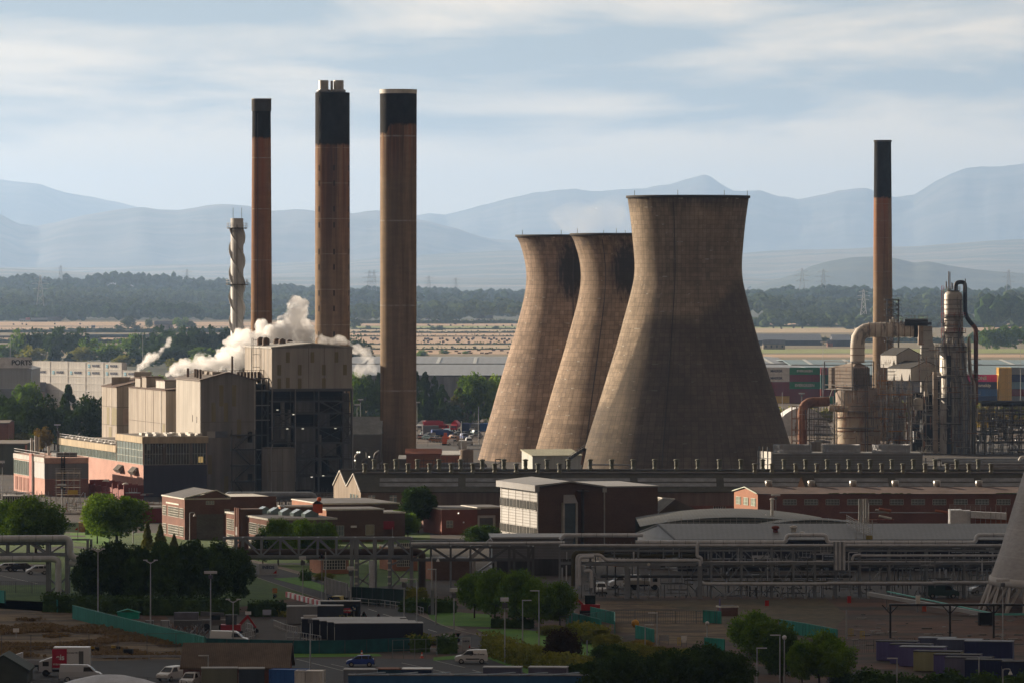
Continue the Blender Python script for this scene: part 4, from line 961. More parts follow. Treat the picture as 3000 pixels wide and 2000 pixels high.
for(f0,r_)in((-.1,.13),(19.6,.15)):q.cyl(b.pt(f0,-.5,13 if f0<0 else 2),b.pt(f0,-.5,zc+.5),r_,n=8,m=mat('downpipe_grey',(.3,.3,.3),.5));q.build('downpipe',t);q=MB()
q.cyl(b.pt(5.6,-.45,3),b.pt(5.6,-.45,zc),.1,n=6,m=MATS['downpipe_grey']);q.build('downpipe',t)
M_lamp=mat('lit_lamp',(.9,.9,.8),.5,emit=(1,.93,.75),es=.9)
q=MB()
for(f0,z)in((3.4,15.5),(7.2,15.5),(15.2,15.5),(4.9,18.9),(12.2,4.3),(16.2,4.3),(9.4,4.0),(1.0,20)):b.bx(q,f0,f0+.5,-.3,-.2,z,z+.08,M_lamp)
q.build('lamp',t)
q=MB();q.bar(b.pt(-1.6,14,27),b.pt(-1.6,14,37),.12,m=M_dsteel);q.bar(b.pt(-1.6,12.6,27),b.pt(-1.6,12.6,37),.12,m=M_dsteel)
for i in range(14):q.bar(b.pt(-1.6,14,27+i*.75),b.pt(-1.6,12.6,27+i*.75),.07,m=M_dsteel);
for(z)in(27,30,33,36.5):q.bar(b.pt(-1.6,13,z),b.pt(0,13,z),.12,m=M_dsteel)
q.build('caged_ladder',t)
BH=b
# lower clad lift block in front
b=Block(784,1338,6.6,6,11.2);t=b.thing('lift_shaft','low grey clad block standing before the open steelwork');q=MB();b.body(q,M_asb2);q.build('wall',t);q=MB();seams(b,q,'F',(5.9,),(2.3,3.6));b.bx(q,-.1,6.7,-.1,6.1,11.2,11.4,M_seam);q.build('roof',t)
q=MB();q.tube([b.pt(.8,-.25,.3),b.pt(.8,-.25,11.2),b.pt(1.2,-.25,12.2)],.11,6,MATS['downpipe_grey']);q.build('downpipe',t)
# dark steel tower between the third and the tallest boiler houses, and the coal bunker floor seen above it
b=Block(748,1352,3.2,20,27.5);t=b.thing('steel_tower','narrow dark steel structure squeezed between two boiler houses','structure');q=MB();b.bx(q,0,3.2,3,20,0,26,M_black);q.build('shade_core',t)  # black block paints the gloom behind the narrow frame
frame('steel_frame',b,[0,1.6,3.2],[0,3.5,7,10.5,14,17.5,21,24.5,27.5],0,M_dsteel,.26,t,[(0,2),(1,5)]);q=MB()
for z in(10.5,17.5,21,24.5):b.bx(q,-.2,3.4,-.9,.4,z,z+.18,MATS['downpipe_grey'])
q.build('gangway',t)
for i in range(9):q=MB();q.cyl(b.pt(-2.5+i*.9,7+i*.3,27.3),b.pt(-2.5+i*.9,7+i*.3,28.9),.35,n=10,m=M_gvent);q.build('roof_vent',t)
q=MB()
b.bx(q,-8,3.6,5,14,26.9,27.4,M_rroof);q.build('bunker_deck',t)
q=MB()
for i in range(12):q.bar(b.pt(-7.8+i,4.9,27.4),b.pt(-7.8+i,4.9,29.4),.09,m=M_gvent)
q.bar(b.pt(-7.8,4.9,29.3),b.pt(3.2,4.9,29.3),.09,m=M_gvent);q.build('railing',t)
# unseen block added to cast shade on the lower part of the widest chimney
gable(-70,-44,1479,1500,0,31.5,33,M_asb2,M_rroof,'boiler_house','unseen added block behind the tallest boiler house, shading the widest chimney',along='y')
# low corrugated buildings right of it
M_corr=mat('corrugated_grey',(.21,.22,.215),.7,kind='corr',axis='X',freq=.9,var=.16);M_gwall=mat('grey_render',(.12,.12,.115),.9,var=.1)
gpx(1000,1108,1400,1262,1222,16,M_gwall,M_corr,'pump_hall','grey corrugated hall, upper one left of the widest chimney',cat='building')
gpx(1015,1116,1402,1272,1234,14,M_gwall,M_corr,'pump_hall','lower grey corrugated hall touching the widest chimney',cat='building')
# ------------------------------------------------------------------ turbine hall with glass walls
M_pink=mat('pink_brick',(.50,.29,.24),.9,kind='brick',var=.10);M_pinkd=mat('pink_brick_dark',(.26,.12,.09),.9,kind='brick',var=.12);M_cream=mat('cream_parapet',(.48,.40,.28),.9,kind='clad',var=.12,stain=.5)
M_navyc=mat('navy_cladding',(.05,.048,.075),.7,kind='clad',var=.08,stain=.1);M_mull=mat('window_bar',(.40,.43,.38),.6)
def glass(name,c,rough=.12):return mat(name,c,rough,var=.25,scale=.5,spec=.6)
M_glass=glass('green_glass',(.12,.17,.16));M_dglass=glass('dark_glass',(.018,.022,.022),.25);M_lglass=glass('lit_glass',(.20,.26,.26))
def glazing(b,parent,side,a0,a1,z0,z1,nx,nz,m,name='window',seed=0,out=.04):
 q=MB();fn=b.left if side=='L' else b.front;fn(q,a0,a1,z0,z1,m,out)
 w=q.build(name,parent);k=MB()
 for i in range(nx+1):x_=a0+(a1-a0)*i/nx;fn(k,x_-.05,x_+.05,z0,z1,M_mull,out+.08)
 for i in range(nz+1):z=z0+(z1-z0)*i/nz;fn(k,a0,a1,z-.05,z+.05,M_mull,out+.07)
 k.build('frame',w);return w
b=Block(420,1333,15.2,29.5,14.1);t=b.thing('turbine_hall','tall end of the turbine hall, glass band over pink brick and navy cladding');q=MB();b.body(q,M_pink,zt=12.6);b.front(q,0,b.Lf,0,7.5,M_navyc,.05);q.build('wall',t)
q=MB();b.bx(q,-.35,b.Lf+.35,-.35,b.Ls+.3,12.6,14.1,M_cream);b.bx(q,.2,b.Lf-.2,.2,b.Ls-.2,14.1,14.15,mat('flat_roof',(.16,.14,.12),.9));q.build('roof',t)
glazing(b,t,'L',.2,b.Ls-.2,7.6,12.6,9,3,M_lglass);glazing(b,t,'F',.2,b.Lf-.2,7.6,12.6,22,2,M_dglass)
q=MB();b.front(q,4.6,5.3,7.6,12.6,M_seam,.16);b.front(q,11.1,11.8,7.6,12.6,M_seam,.16);b.front(q,.9,1.7,11,12.4,M_lglass,.1);b.front(q,13.2,14.4,8,9.4,mat('lit_room',(.3,.22,.1),.8,emit=(.5,.33,.12),es=.35),.07);q.build('pier',t)
rr=random.Random(3)
M_rl=mat('roof_light',(.62,.60,.55),.4)
for i in range(14):q=MB();f0,g0=2+(i%7)*1.9+rr.uniform(-.4,.4),3+(i//7)*10+rr.uniform(-2,2);b.bx(q,f0,f0+1.1,g0,g0+3,14.15,14.75,M_rl);q.build('rooflight',t)
M_scoop=mat('grey_scoop',(.20,.18,.16),.6)
for g0 in(6.2,22.5):                          # two rows of intake cowls on the pink wall
 for i in range(4):q=MB();q.cyl(b.pt(-1.1,g0+i*1.5,5.3),b.pt(.1,g0+i*1.5,6.5),.62,n=10,m=M_scoop);q.build('air_cowl',t)
TG=b
L0=29.5
b=Block(420,1333,15.2,99,11.2);t=b.thing('turbine_hall','long low part of the turbine hall with a railed roof and a glass band');q=MB();b.bx(q,0,15,L0+.05,99,0,9.6,M_pink);q.build('wall',t)
q=MB();b.bx(q,-.3,15.2,L0+.4,99.3,9.6,11.2,M_cream);b.bx(q,0,15,L0+.5,99,11.2,11.25,MATS['flat_roof']);q.build('roof',t);glazing(b,t,'L',L0+.6,98.8,7.6,9.6,40,1,M_glass)
for i in range(26):q=MB();g0=L0+3+i*2.6;p=b.pt(1.4+(i%3)*1.4,g0,11.25);q.cyl(p,p+b.g*1.6,.55,n=8,m=M_rl);q.build('rooflight',t)
q=MB()
for i in range(46):q.bar(b.pt(-.1,L0+1+i*1.5,11.2),b.pt(-.1,L0+1+i*1.5,12.4),.07,m=M_rail)
for k in(11.7,12.3):q.bar(b.pt(-.1,L0+1,k),b.pt(-.1,98.5,k),.07,m=M_rail)
q.build('railing',t);q=MB();q.bar(b.pt(-.6,98.3,0),b.pt(-.6,98.3,13),.3,m=M_dsteel);q.bar(b.pt(-.6,96.5,0),b.pt(-.6,96.5,13),.3,m=M_dsteel);q.build('downpipe',t)
# projecting switch house
b=Block(131,1338,10.5,38,9.0);t=b.thing('switch_house','pink and grey switch house with a roof railing, left of the turbine hall');q=MB();b.body(q,M_pink);q.build('wall',t)
q=MB();b.bx(q,-.1,b.Lf,-.1,b.Ls,7.9,9.05,mat('pink_band',(.55,.36,.29),.9));b.left(q,0,b.Ls,7.9,9.05,M_trim,.16);q.build('parapet',t)
q=MB();b.front(q,0,b.Lf,4.1,7.7,mat('slate_grey_cladding',(.20,.20,.205),.7,kind='clad',var=.07),.08);b.left(q,0,12,4.1,7.8,mat('light_grey_cladding',(.42,.43,.43),.6,kind='clad',var=.06),.08);q.build('cladding',t)
q=MB();b.front(q,0,b.Lf,0,4.0,M_pinkd,.07);q.build('plinth',t);q=MB();b.left(q,13.5,16.5,0,9.6,mat('red_pier',(.42,.16,.13),.8),.5);b.left(q,12.8,13.1,0,9.2,M_trim,.5);q.build('pier',t);glazing(b,t,'L',18,37.5,4.2,7.6,9,1,M_glass)
for i in range(4):q=MB();b.left(q,19+i*4.6,22+i*4.6,.5,3.6,M_pinkd,.1);q.build('door',t)
q=MB();b.front(q,3.9,4.1,.5,9.6,M_black,.5);b.front(q,4.6,4.8,.5,9.6,M_black,.5)
for i in range(18):b.front(q,3.9,4.8,.8+i*.5,.9+i*.5,M_black,.45)
q.build('ladder',t);q=MB()
for i in range(8):q.bar(b.pt(i*1.5,.1,9),b.pt(i*1.5,.1,10.2),.07,m=M_rail)
for i in range(24):q.bar(b.pt(.1,i*1.6,9),b.pt(.1,i*1.6,10.2),.07,m=M_rail)
for k in(9.6,10.2):q.bar(b.pt(0,.1,k),b.pt(10.4,.1,k),.07,m=M_rail);q.bar(b.pt(.1,0,k),b.pt(.1,38,k),.07,m=M_rail)
q.build('railing',t);q=MB()
for(f0,g0,h_)in((2,26,4),(3,26,4.5),(3.6,26,4.2),(5,20,2.2),(6.5,8,1.2)):q.cyl(b.pt(f0,g0,9),b.pt(f0,g0,9+h_),.3,n=8,m=M_flue)
b.bx(q,4,9,6,12,9.05,10,M_dsteel);q.build('roof_plant',t)
# odds and ends around it
b=Block(78,1490,3,30,8.0,a=R(3));q=MB();q.box(X(-80,1490),X(76,1490),1490,1520,0,Z(1302,1490),mat('olive_cladding',(.10,.115,.09),.8,kind='clad',var=.06));t=thing('store','plain olive-green store at the left edge behind the switch house','building',(X(0,1490),1490,0));q.build('wall',t)
q=MB();zt=Z(1302,1490);q.box(X(-82,1490),X(79,1490),1489.6,1521,zt,zt+.4,MATS['flat_roof']);q.box(X(74,1490),X(80,1490),1489.3,1489.6,0,zt,MATS['red_pier']);q.build('roof',t)
gable(X(-60,1640),X(24,1640),1640,1660,0,Z(1240,1640),Z(1232,1650),M_pinkd,MATS['flat_roof'],'brick_store','dark brick store at the left edge among tall lamps',along='x')
def scaffold(name,label,x0,x1,y0,y1,z0,z1,nx,ny,nz,m,boards=None,seed=0,keep=.85):
 r=random.Random(seed);t=thing(name,label,'scaffold',((x0+x1)/2,y0,z0));q=MB();xs_=[x0+(x1-x0)*i/nx for i in range(nx+1)];ys_=[y0+(y1-y0)*i/ny for i in range(ny+1)];zs_=[z0+(z1-z0)*i/nz for i in range(nz+1)]
 for x_ in xs_:
  for y in ys_:q.bar((x_,y,z0),(x_+r.uniform(-.1,.1),y,z1+r.uniform(0,1.2)),.09,m=m)
 for z in zs_[1:]:
  for y in ys_:
   for k in(0,.5,1.0):
    if r.random()<keep:q.bar((x0-.3,y,z+k),(x1+.3,y,z+k),.07,m=m)
  for x_ in xs_:
   if r.random()<keep:q.bar((x_,y0,z),(x_,y1,z),.07,m=m)
 for i in range(nz):q.bar((xs_[i%nx],y0,zs_[i]),(xs_[i%nx+1],y0,zs_[i+1]),.07,m=m)
 q.build('tube_frame',t);q=MB()
 for z in zs_[1:]:q.box(x0,x1,y0,y1,z-.05,z,boards or mat('scaffold_board',(.30,.22,.13),.9))
 q.build('board',t);return t
M_scaf=mat('scaffold_tube',(.40,.38,.35),.5,.4)
t=scaffold('scaffold','scaffold tower with a yellow sheet before the pink switch house',X(163,1305),X(232,1305),1305,1308,0,6.6,4,1,4,M_scaf,seed=2)
q=MB();q.box(X(198,1305),X(228,1305),1304.8,1304.9,Z(1447,1305),Z(1434,1305),mat('yellow_sheet',(.60,.40,.05),.7));q.build('sheet',t)
# maroon sawtooth air intakes
b=Block(420,1312,4,46,3.4);t=b.thing('intake_house','maroon saw-tooth intake house at the foot of the pink wall');M_mar=mat('maroon_sheet',(.20,.035,.03),.7,kind='clad',var=.08)
q=MB();b.bx(q,-4.5,0,0,44,0,2.4,M_mar);q.build('wall',t)
for i in range(7):q=MB();b.bx(q,-4.6,.1,i*6.4,i*6.4+.4,0,3.6,M_mar);b.bx(q,-4.6,.1,i*6.4+.4,i*6.4+4,2.4,2.6,M_mar);q.build('louvre',t)
for g0 in(8,30):q=MB();q.mesh([(Vector(b.pt(-2.5,g0,3.0))+Vector(v)*1.0)[:]for v in ICO2[0]],ICO2[1],M_rl,True);q.build('dome_vent',t)
# ------------------------------------------------------------------ workshop hall with two ridges and rows of ventilators
M_hroof=mat('mossy_asbestos_roof',(.075,.075,.06),.95,kind='corr',axis='X',freq=1.2,var=.14);M_hwall=mat('brown_sheet_wall',(.16,.13,.11),.9,kind='clad',var=.12,stain=.2)
M_brick=mat('red_brick',(.19,.09,.068),.9,kind='brick',var=.14);M_brickd=mat('dark_brick',(.15,.085,.07),.9,kind='brick',var=.14);M_brickb=mat('brown_brick',(.13,.085,.065),.9,kind='brick',var=.12)  # dark and brown brick double as the shaded fronts of brighter walls
M_tgab=mat('timber_gable',(.27,.22,.17),.9,kind='clad',var=.16,stain=.5);M_bar=mat('cream_frame',(.6,.58,.52),.6);M_felt=mat('roof_felt',(.12,.12,.125),.8,var=.2,scale=.2)
def xe(y):return-31.9-.236*(y-1200)
t=thing('workshop_hall','very long low workshop hall with two dark ridges across the middle of the site','building',(-32,1200,0));XR=118
q=MB();ys=[1200,1207,1214,1221,1228];zs=[6.3,9.8,6.9,10.0,6.6]
q.poly([(xe(1200),1200,0),(XR,1200,0),(XR,1200,6.3),(xe(1200),1200,6.3)],M_hwall)
for k in(0,2):
 p=[(xe(ys[k]),ys[k],0),(xe(ys[k+2]),ys[k+2],0),(xe(ys[k+2]),ys[k+2],zs[k+2]),(xe(ys[k+1]),ys[k+1],zs[k+1]),(xe(ys[k]),ys[k],zs[k])]
 q.poly(p[::-1],M_tgab)
 for i in(0,1):q.bar((xe(ys[k+i])-.15,ys[k+i],zs[k+i]+.12),(xe(ys[k+i+1])-.15,ys[k+i+1],zs[k+i+1]+.12),.22,.22,M_bar)
 q.poly([(XR,ys[k],0),(XR,ys[k+2],0),(XR,ys[k+2],zs[k+2]),(XR,ys[k+1],zs[k+1]),(XR,ys[k],zs[k])],M_hwall)
q.poly([(XR,1228,0),(xe(1228),1228,0),(xe(1228),1228,6.6),(XR,1228,6.6)],M_hwall)
q.box(xe(1200)+.1,XR,1199.9,1200,0,3.4,M_brick);q.build('wall',t)
q=MB()
for k in range(4):
 a,b_=ys[k],ys[k+1];za,zb_=zs[k],zs[k+1];e=.3 if k==0 else 0
 q.mesh([(xe(a)-.05,a-e,za-e*.5),(XR,a-e,za-e*.5),(XR,b_,zb_),(xe(b_)-.05,b_,zb_),(xe(a)-.05,a-e,za+.2-e*.5),(XR,a-e,za+.2-e*.5),(XR,b_,zb_+.2),(xe(b_)-.05,b_,zb_+.2)],
  [(0,3,2,1),(4,5,6,7),(0,1,5,4),(1,2,6,5),(2,3,7,6),(3,0,4,7)],M_hroof)
for k in(1,3):q.box(xe(ys[k]),XR,ys[k]-.35,ys[k]+.35,zs[k]+.15,zs[k]+.45,MATS['roof_felt'])
q.build('roof',t)
M_patent=mat('patent_glazing',(.13,.135,.14),.4,var=.3,scale=.6)
for i in range(8):
 x0_=-28+i*18.2;q=MB()
 for r_ in(0,1):q.par((x0_,1201.6+r_*1.9,7.1+r_*.95+.24),(16.6,0,0),(0,1.4,.7),(0,0,.06),M_patent)
 q.build('rooflight',t)
for(u,w)in((1089,20),(1152,21)):x_=X(u,1200);q=MB();q.box(x_-w/28,x_+w/28,1199.8,1199.95,4.0,5.6,M_lglass);wd=q.build('window',t);q=MB();q.box(x_-w/28,x_+w/28,1199.75,1199.82,5.1,5.2,M_bar);q.box(x_-.06,x_+.06,1199.75,1199.82,4,5.6,M_bar);q.build('frame',wd)
for(u,w)in((1346,34),(1410,34),(2108,36),(1300,16)):
 x_=X(u,1200);z0_,z1_=(1.0,2.9)if u<2000 else(.3,3.3);q=MB();q.box(x_-w/28,x_+w/28,1199.75,1199.88,z0_,z1_,M_dglass);wd=q.build('window',t);q=MB()
 for i in range(8):xx=x_-w/28+w/14*i/7;q.box(xx-.03,xx+.03,1199.68,1199.76,z0_,z1_,M_bar)
 q.box(x_-w/28,x_+w/28,1199.68,1199.76,(z0_+z1_)/2,(z0_+z1_)/2+.06,M_bar);q.build('frame',wd)
q=MB();y0_=1216.5;q.poly([(xe(1217)-.06,1224.6,4.2),(xe(1217)+1.65,1217.6,4.2),(xe(1217)+1.65,1217.6,5.5),(xe(1217)-.06,1224.6,5.5)],M_lglass)
for(a,c)in((1203,1204.2),(1206,1207.2),(1209,1210.2)):
 for(m,o,i_)in((M_bar,.10,.15),(M_lglass,.16,0)):q.poly([(xe(c+i_)-o,c+i_,3.0),(xe(a-i_)-o,a-i_,3.0),(xe(a-i_)-o,a-i_,5.6),(xe(c+i_)-o,c+i_,5.6)],m)
q.build('window',t)
M_vent=mat('zinc_ventilator',(.14,.145,.11),.7,var=.3,scale=1)
def ventilator(x,y,z,h,label,r=.52):
 q=MB();q.lathe((0,0,0),[(.5,-.3),(.5,.25),(.4,.3),(.4,h*.35),(r,h*.4),(r*.75,h*.47),(r,h*.54),(r*.75,h*.61),(r,h*.68),(r*.75,h*.76),(r,h*.82),(r*1.25,h*.86),(r*1.1,h*.94),(0.02,h)],12,M_vent)
 return tag(q.build('ventilator',loc=None),label,'ventilator','ventilators along the two workshop ridges')
v0=ventilator(0,0,0,1.95,'mushroom-capped zinc ventilator on the front ridge of the workshop hall');v1=ventilator(0,0,0,2.2,'mushroom-capped zinc ventilator on the rear ridge of the workshop hall')
fr=[1069+63.4*k for k in range(10)]+[2212,2262,2332,2394,2456,2520,2584,2646,2711,2775,2839,2904];re=[1097+63.2*k for k in range(29)]
for i,u in enumerate(fr):(v0 if i==0 else dup(v0)).location=(X(u,1207),1207,10.2)
for i,u in enumerate(re):(v1 if i==0 else dup(v1)).location=(X(u,1221),1221,10.4)
# ------------------------------------------------------------------ brick buildings in front
M_blk=mat('glass_block',(.035,.04,.045),.2,spec=.6)
def block_window(b,parent,side,a0,a1,z0,z1,nx,nz):
 q=MB();fn=b.left if side=='L' else b.front;fn(q,a0,a1,z0,z1,M_blk,.06);w=q.build('window',parent);k=MB()
 for i in range(nx+1):x_=a0+(a1-a0)*i/nx;fn(k,x_-.05,x_+.05,z0,z1,M_bar,.12)
 for i in range(nz+1):z=z0+(z1-z0)*i/nz;fn(k,a0,a1,z-.035,z+.035,M_bar,.11)
 k.build('frame',w)
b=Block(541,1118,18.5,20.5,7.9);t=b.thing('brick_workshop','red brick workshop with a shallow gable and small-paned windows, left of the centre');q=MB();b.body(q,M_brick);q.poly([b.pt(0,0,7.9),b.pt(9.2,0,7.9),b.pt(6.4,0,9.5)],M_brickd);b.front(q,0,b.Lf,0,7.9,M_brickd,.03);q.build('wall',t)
q=MB();b.bx(q,-.15,b.Lf+.1,-.15,b.Ls+.1,7.9,8.15,M_bar);q.poly([b.pt(-.1,0,8.16),b.pt(6.4,0,9.6),b.pt(6.4,20,9.6),b.pt(-.1,20,8.16)],M_felt);q.poly([b.pt(6.4,0,9.6),b.pt(9.4,0,8.16),b.pt(9.4,20,8.16),b.pt(6.4,20,9.6)],M_felt)
for(p,r_)in(((0,8.16),(6.4,9.6)),((6.4,9.6),(9.3,8.16))):q.bar(b.pt(p[0],-.1,p[1]+.1),b.pt(r_[0],-.1,r_[1]+.1),.2,m=M_bar)
q.build('roof',t)
for z0 in(4.2,.6):block_window(b,t,'L',.8,4.2,z0,z0+1.9,5,4);block_window(b,t,'L',5.2,14.6,z0,z0+1.9,13,4);block_window(b,t,'L',16.5,19.6,z0,z0+1.9,5,4)
q=MB();b.left(q,5,16.5,6.6,6.9,M_bar,.1);q.build('lintel',t);q=MB();b.front(q,2.4,7.8,0,5.0,mat('grey_block_infill',(.13,.13,.12),.9,kind='brick'),.08);q.build('door',t);glazing(b,t,'F',4.3,5.9,6.9,7.6,3,2,M_lglass);glazing(b,t,'F',8.0,9.0,5.0,5.9,2,2,M_lglass)
q=MB();b.front(q,9.3,18.4,7.0,8.4,M_brickd,.2);q.build('parapet',t)
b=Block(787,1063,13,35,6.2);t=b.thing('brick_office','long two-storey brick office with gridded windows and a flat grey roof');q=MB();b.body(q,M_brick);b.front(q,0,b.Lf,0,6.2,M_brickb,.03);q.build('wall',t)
q=MB();b.bx(q,-.2,b.Lf+.2,-.2,b.Ls+.2,6.2,6.5,M_bar);b.bx(q,.1,b.Lf-.1,.1,b.Ls-.1,6.5,6.56,M_felt);q.build('roof',t)
for z0 in(3.1,.1):
 for(a,c,n)in((1.0,6.0,6),(7.0,8.4,2),(9.5,15.4,7),(24.0,27.2,5),(28,29.2,2),(30,34,6)):block_window(b,t,'L',a,c,z0,z0+2.1,n,5)
q=MB();b.bx(q,-1.2,3,17.5,22,0,7.6,M_brickb)
for k in range(3):b.bx(q,-1.6,-1.2,17.8+k*1.4,18.5+k*1.4,0,7.8,M_brick)
q.build('stair_tower',t)
for i in range(5):q=MB();o=b.pt(3.5+i*1.1,22-i*4.6,6.55);q.par(o,b.f*2.6,b.g*3,(0,0,.6),M_lglass);q.poly([o+Vector((0,0,.6)),o+b.f*2.6+Vector((0,0,.6)),o+b.f*1.3+Vector((0,0,1.3))],M_lglass);q.poly([o+Vector((0,0,.6)),o+b.f*1.3+Vector((0,0,1.3)),o+b.f*1.3+b.g*3+Vector((0,0,1.3)),o+b.g*3+Vector((0,0,.6))],M_lglass);q.poly([o+b.f*2.6+Vector((0,0,.6)),o+b.f*2.6+b.g*3+Vector((0,0,.6)),o+b.f*1.3+b.g*3+Vector((0,0,1.3)),o+b.f*1.3+Vector((0,0,1.3))],M_lglass);q.build('rooflight',t)
q=MB();b.left(q,19,19.6,2.6,4.2,M_whitep,1.7);q.build('notice',t)
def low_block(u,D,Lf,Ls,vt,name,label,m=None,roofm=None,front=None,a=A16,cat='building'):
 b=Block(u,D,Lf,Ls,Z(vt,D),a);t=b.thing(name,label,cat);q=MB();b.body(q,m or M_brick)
 if front:b.front(q,0,b.Lf,0,b.zt,front,.03)  # darker front slab, shade put into the brick colour
 q.build('wall',t);q=MB();b.bx(q,-.15,b.Lf+.15,-.15,b.Ls+.15,b.zt,b.zt+.22,M_bar);b.bx(q,.1,b.Lf-.1,.1,b.Ls-.1,b.zt+.22,b.zt+.27,roofm or M_felt);q.build('roof',t);return b,t
M_brickp=mat('orange_brick',(.34,.16,.10),.9,kind='brick',var=.12)
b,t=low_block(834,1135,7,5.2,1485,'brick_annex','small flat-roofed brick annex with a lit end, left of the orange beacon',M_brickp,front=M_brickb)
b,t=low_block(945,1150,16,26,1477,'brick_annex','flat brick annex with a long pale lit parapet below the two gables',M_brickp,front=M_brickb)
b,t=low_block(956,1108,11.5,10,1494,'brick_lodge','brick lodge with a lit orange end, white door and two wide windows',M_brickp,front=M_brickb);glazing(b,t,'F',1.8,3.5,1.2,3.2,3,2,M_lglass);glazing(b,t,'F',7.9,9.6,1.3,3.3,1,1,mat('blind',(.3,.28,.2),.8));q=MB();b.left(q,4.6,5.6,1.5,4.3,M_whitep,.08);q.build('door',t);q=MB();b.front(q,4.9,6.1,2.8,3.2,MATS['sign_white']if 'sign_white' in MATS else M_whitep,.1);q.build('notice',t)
b,t=low_block(1100,1120,6,10,1503,'brick_annex','flat dark brick annex with a red canopy beside the black pine',M_brickb);q=MB();b.front(q,1.2,3.6,2.0,3.6,mat('red_canopy',(.28,.015,.02),.6),.9);q.build('canopy',t)
b,t=low_block(1294,1140,8,14,1492,'red_store','flat-roofed red store with a lamp and one window right of the black pine',mat('red_render',(.22,.085,.065),.9,var=.12));glazing(b,t,'F',1.0,2.3,1.4,2.8,2,2,M_lglass);q=MB();q.mesh([(b.pt(3.4,-.3,4.3)+Vector(v)*.16)[:]for v in ICO1[0]],ICO1[1],M_lamp);q.build('lamp',t);q=MB();b.front(q,4.4,4.7,2.3,2.6,M_whitep,.1);q.build('notice',t)
b,t=low_block(1399,1142,6,12,1488,'garage','dark brick garage with a grey framed shutter left of the pale three-storey block',M_brickb);q=MB();b.front(q,.2,3.4,0,3.3,M_dsteel,.05);b.front(q,0,.4,0,3.7,M_trim,.12);b.front(q,3.2,3.7,0,3.7,M_trim,.12);b.front(q,0,3.7,3.3,3.8,M_trim,.13);q.build('door',t)
# pale three-storey block
b=Block(1577,1090,24,26,11.2);t=b.thing('laboratory_block','three-storey block with a white panelled window front and a dark brick gable');q=MB();b.body(q,M_brickb);q.poly([b.pt(0,0,11.2),b.pt(12.6,0,11.2),b.pt(6.3,0,12.3)],M_brickb);q.build('wall',t)
M_panel=mat('white_ribbed_panel',(.50,.50,.49),.7,kind='clad',var=.04,stain=.1)
q=MB();b.left(q,0,b.Ls,0,11.0,M_panel,.15)
for i in range(6):b.left(q,b.Ls*i/5.25-.06+.2,b.Ls*i/5.25+.06+.2,0,11,M_seam,.2)
for z in np.arange(.3,11,.55):b.left(q,0,b.Ls,z,z+.07,M_seam,.17)
q.build('panel_wall',t)
for z0 in(1.9,6.9):
 for i in range(11):
  a=.4+i*2.34;q=MB();b.left(q,a,a+1.9,z0,z0+1.6,M_dglass,.24);w=q.build('window',t);q=MB()
  for(c,d)in((a,a+.1),(a+.9,a+1.0),(a+1.8,a+1.9)):b.left(q,c,d,z0,z0+1.6,M_trim,.32)
  b.left(q,a,a+1.9,z0-.1,z0+.06,M_trim,.34);q.build('frame',w)
q=MB();M_gr=mat('grey_roof_sheet',(.30,.30,.30),.6,var=.08);b.bx(q,-.9,0,-.8,b.Ls+.5,10.6,11.8,M_gr);
q.poly([b.pt(-.9,-.6,11.81),b.pt(6.3,-.6,12.5),b.pt(6.3,26.3,12.5),b.pt(-.9,26.3,11.81)],M_gr);q.poly([b.pt(6.3,-.6,12.5),b.pt(13.2,-.6,11.5),b.pt(13.2,26.3,11.5),b.pt(6.3,26.3,12.5)],M_gr)
q.bar(b.pt(-.9,-.65,11.6),b.pt(6.3,-.65,12.4),.16,.3,M_gr);q.bar(b.pt(6.3,-.65,12.4),b.pt(13.2,-.65,11.4),.16,.3,M_gr);b.bx(q,13,24.2,-.2,26.2,11.2,11.45,M_gr);q.build('roof',t)
q=MB();b.front(q,5.1,7.2,0,8.4,mat('blue_bay',(.10,.14,.17),.5),.7);q.poly([b.pt(4.6,-1.4,8.3),b.pt(7.5,-1.4,8.3),b.pt(7.2,-.1,9.9),b.pt(5.0,-.1,9.9)],M_gr)
for a in(4.6,7.2):b.front(q,a,a+.35,0,8.4,M_trim,1.2)
q.build('window_bay',t);q=MB();b.front(q,13.1,13.3,0,10.8,M_trim,.25);b.front(q,12.8,13.6,10.3,11.1,M_trim,.4);q.build('downpipe',t)
q=MB();b.front(q,8.6,8.75,0,11,M_dsteel,1.5);b.front(q,7.6,9.8,10.5,10.7,M_dsteel,1.5);q.build('mast',t)
# service tower on its right
t=thing('pipe_tower','dark steel tower of ducts and braces on the right end of the brick gable','structure',(X(1850,1108),1108,0));bx_=Block(1836,1108,3.6,3,9.5,a=0);frame('steel_frame',bx_,[0,1.8,3.6],[0,3,6,9.5],0,M_dsteel,.2,t,[(0,0),(1,1),(0,2)]);frame('steel_frame',bx_,[0,3.6],[0,3,6,11],2.5,M_dsteel,.2,t)
M_duct=mat('grey_duct',(.23,.25,.27),.5,.3)
for i,(x_,r_)in enumerate(((.8,.35),(1.7,.45),(2.8,.4))):q=MB();q.tube([bx_.pt(x_,1,1+i),bx_.pt(x_,1,5+i),bx_.pt(x_+.6,1,6.5+i),bx_.pt(x_+.3,1,8.2+i)],r_,8,M_duct,.6);q.build('duct',t)
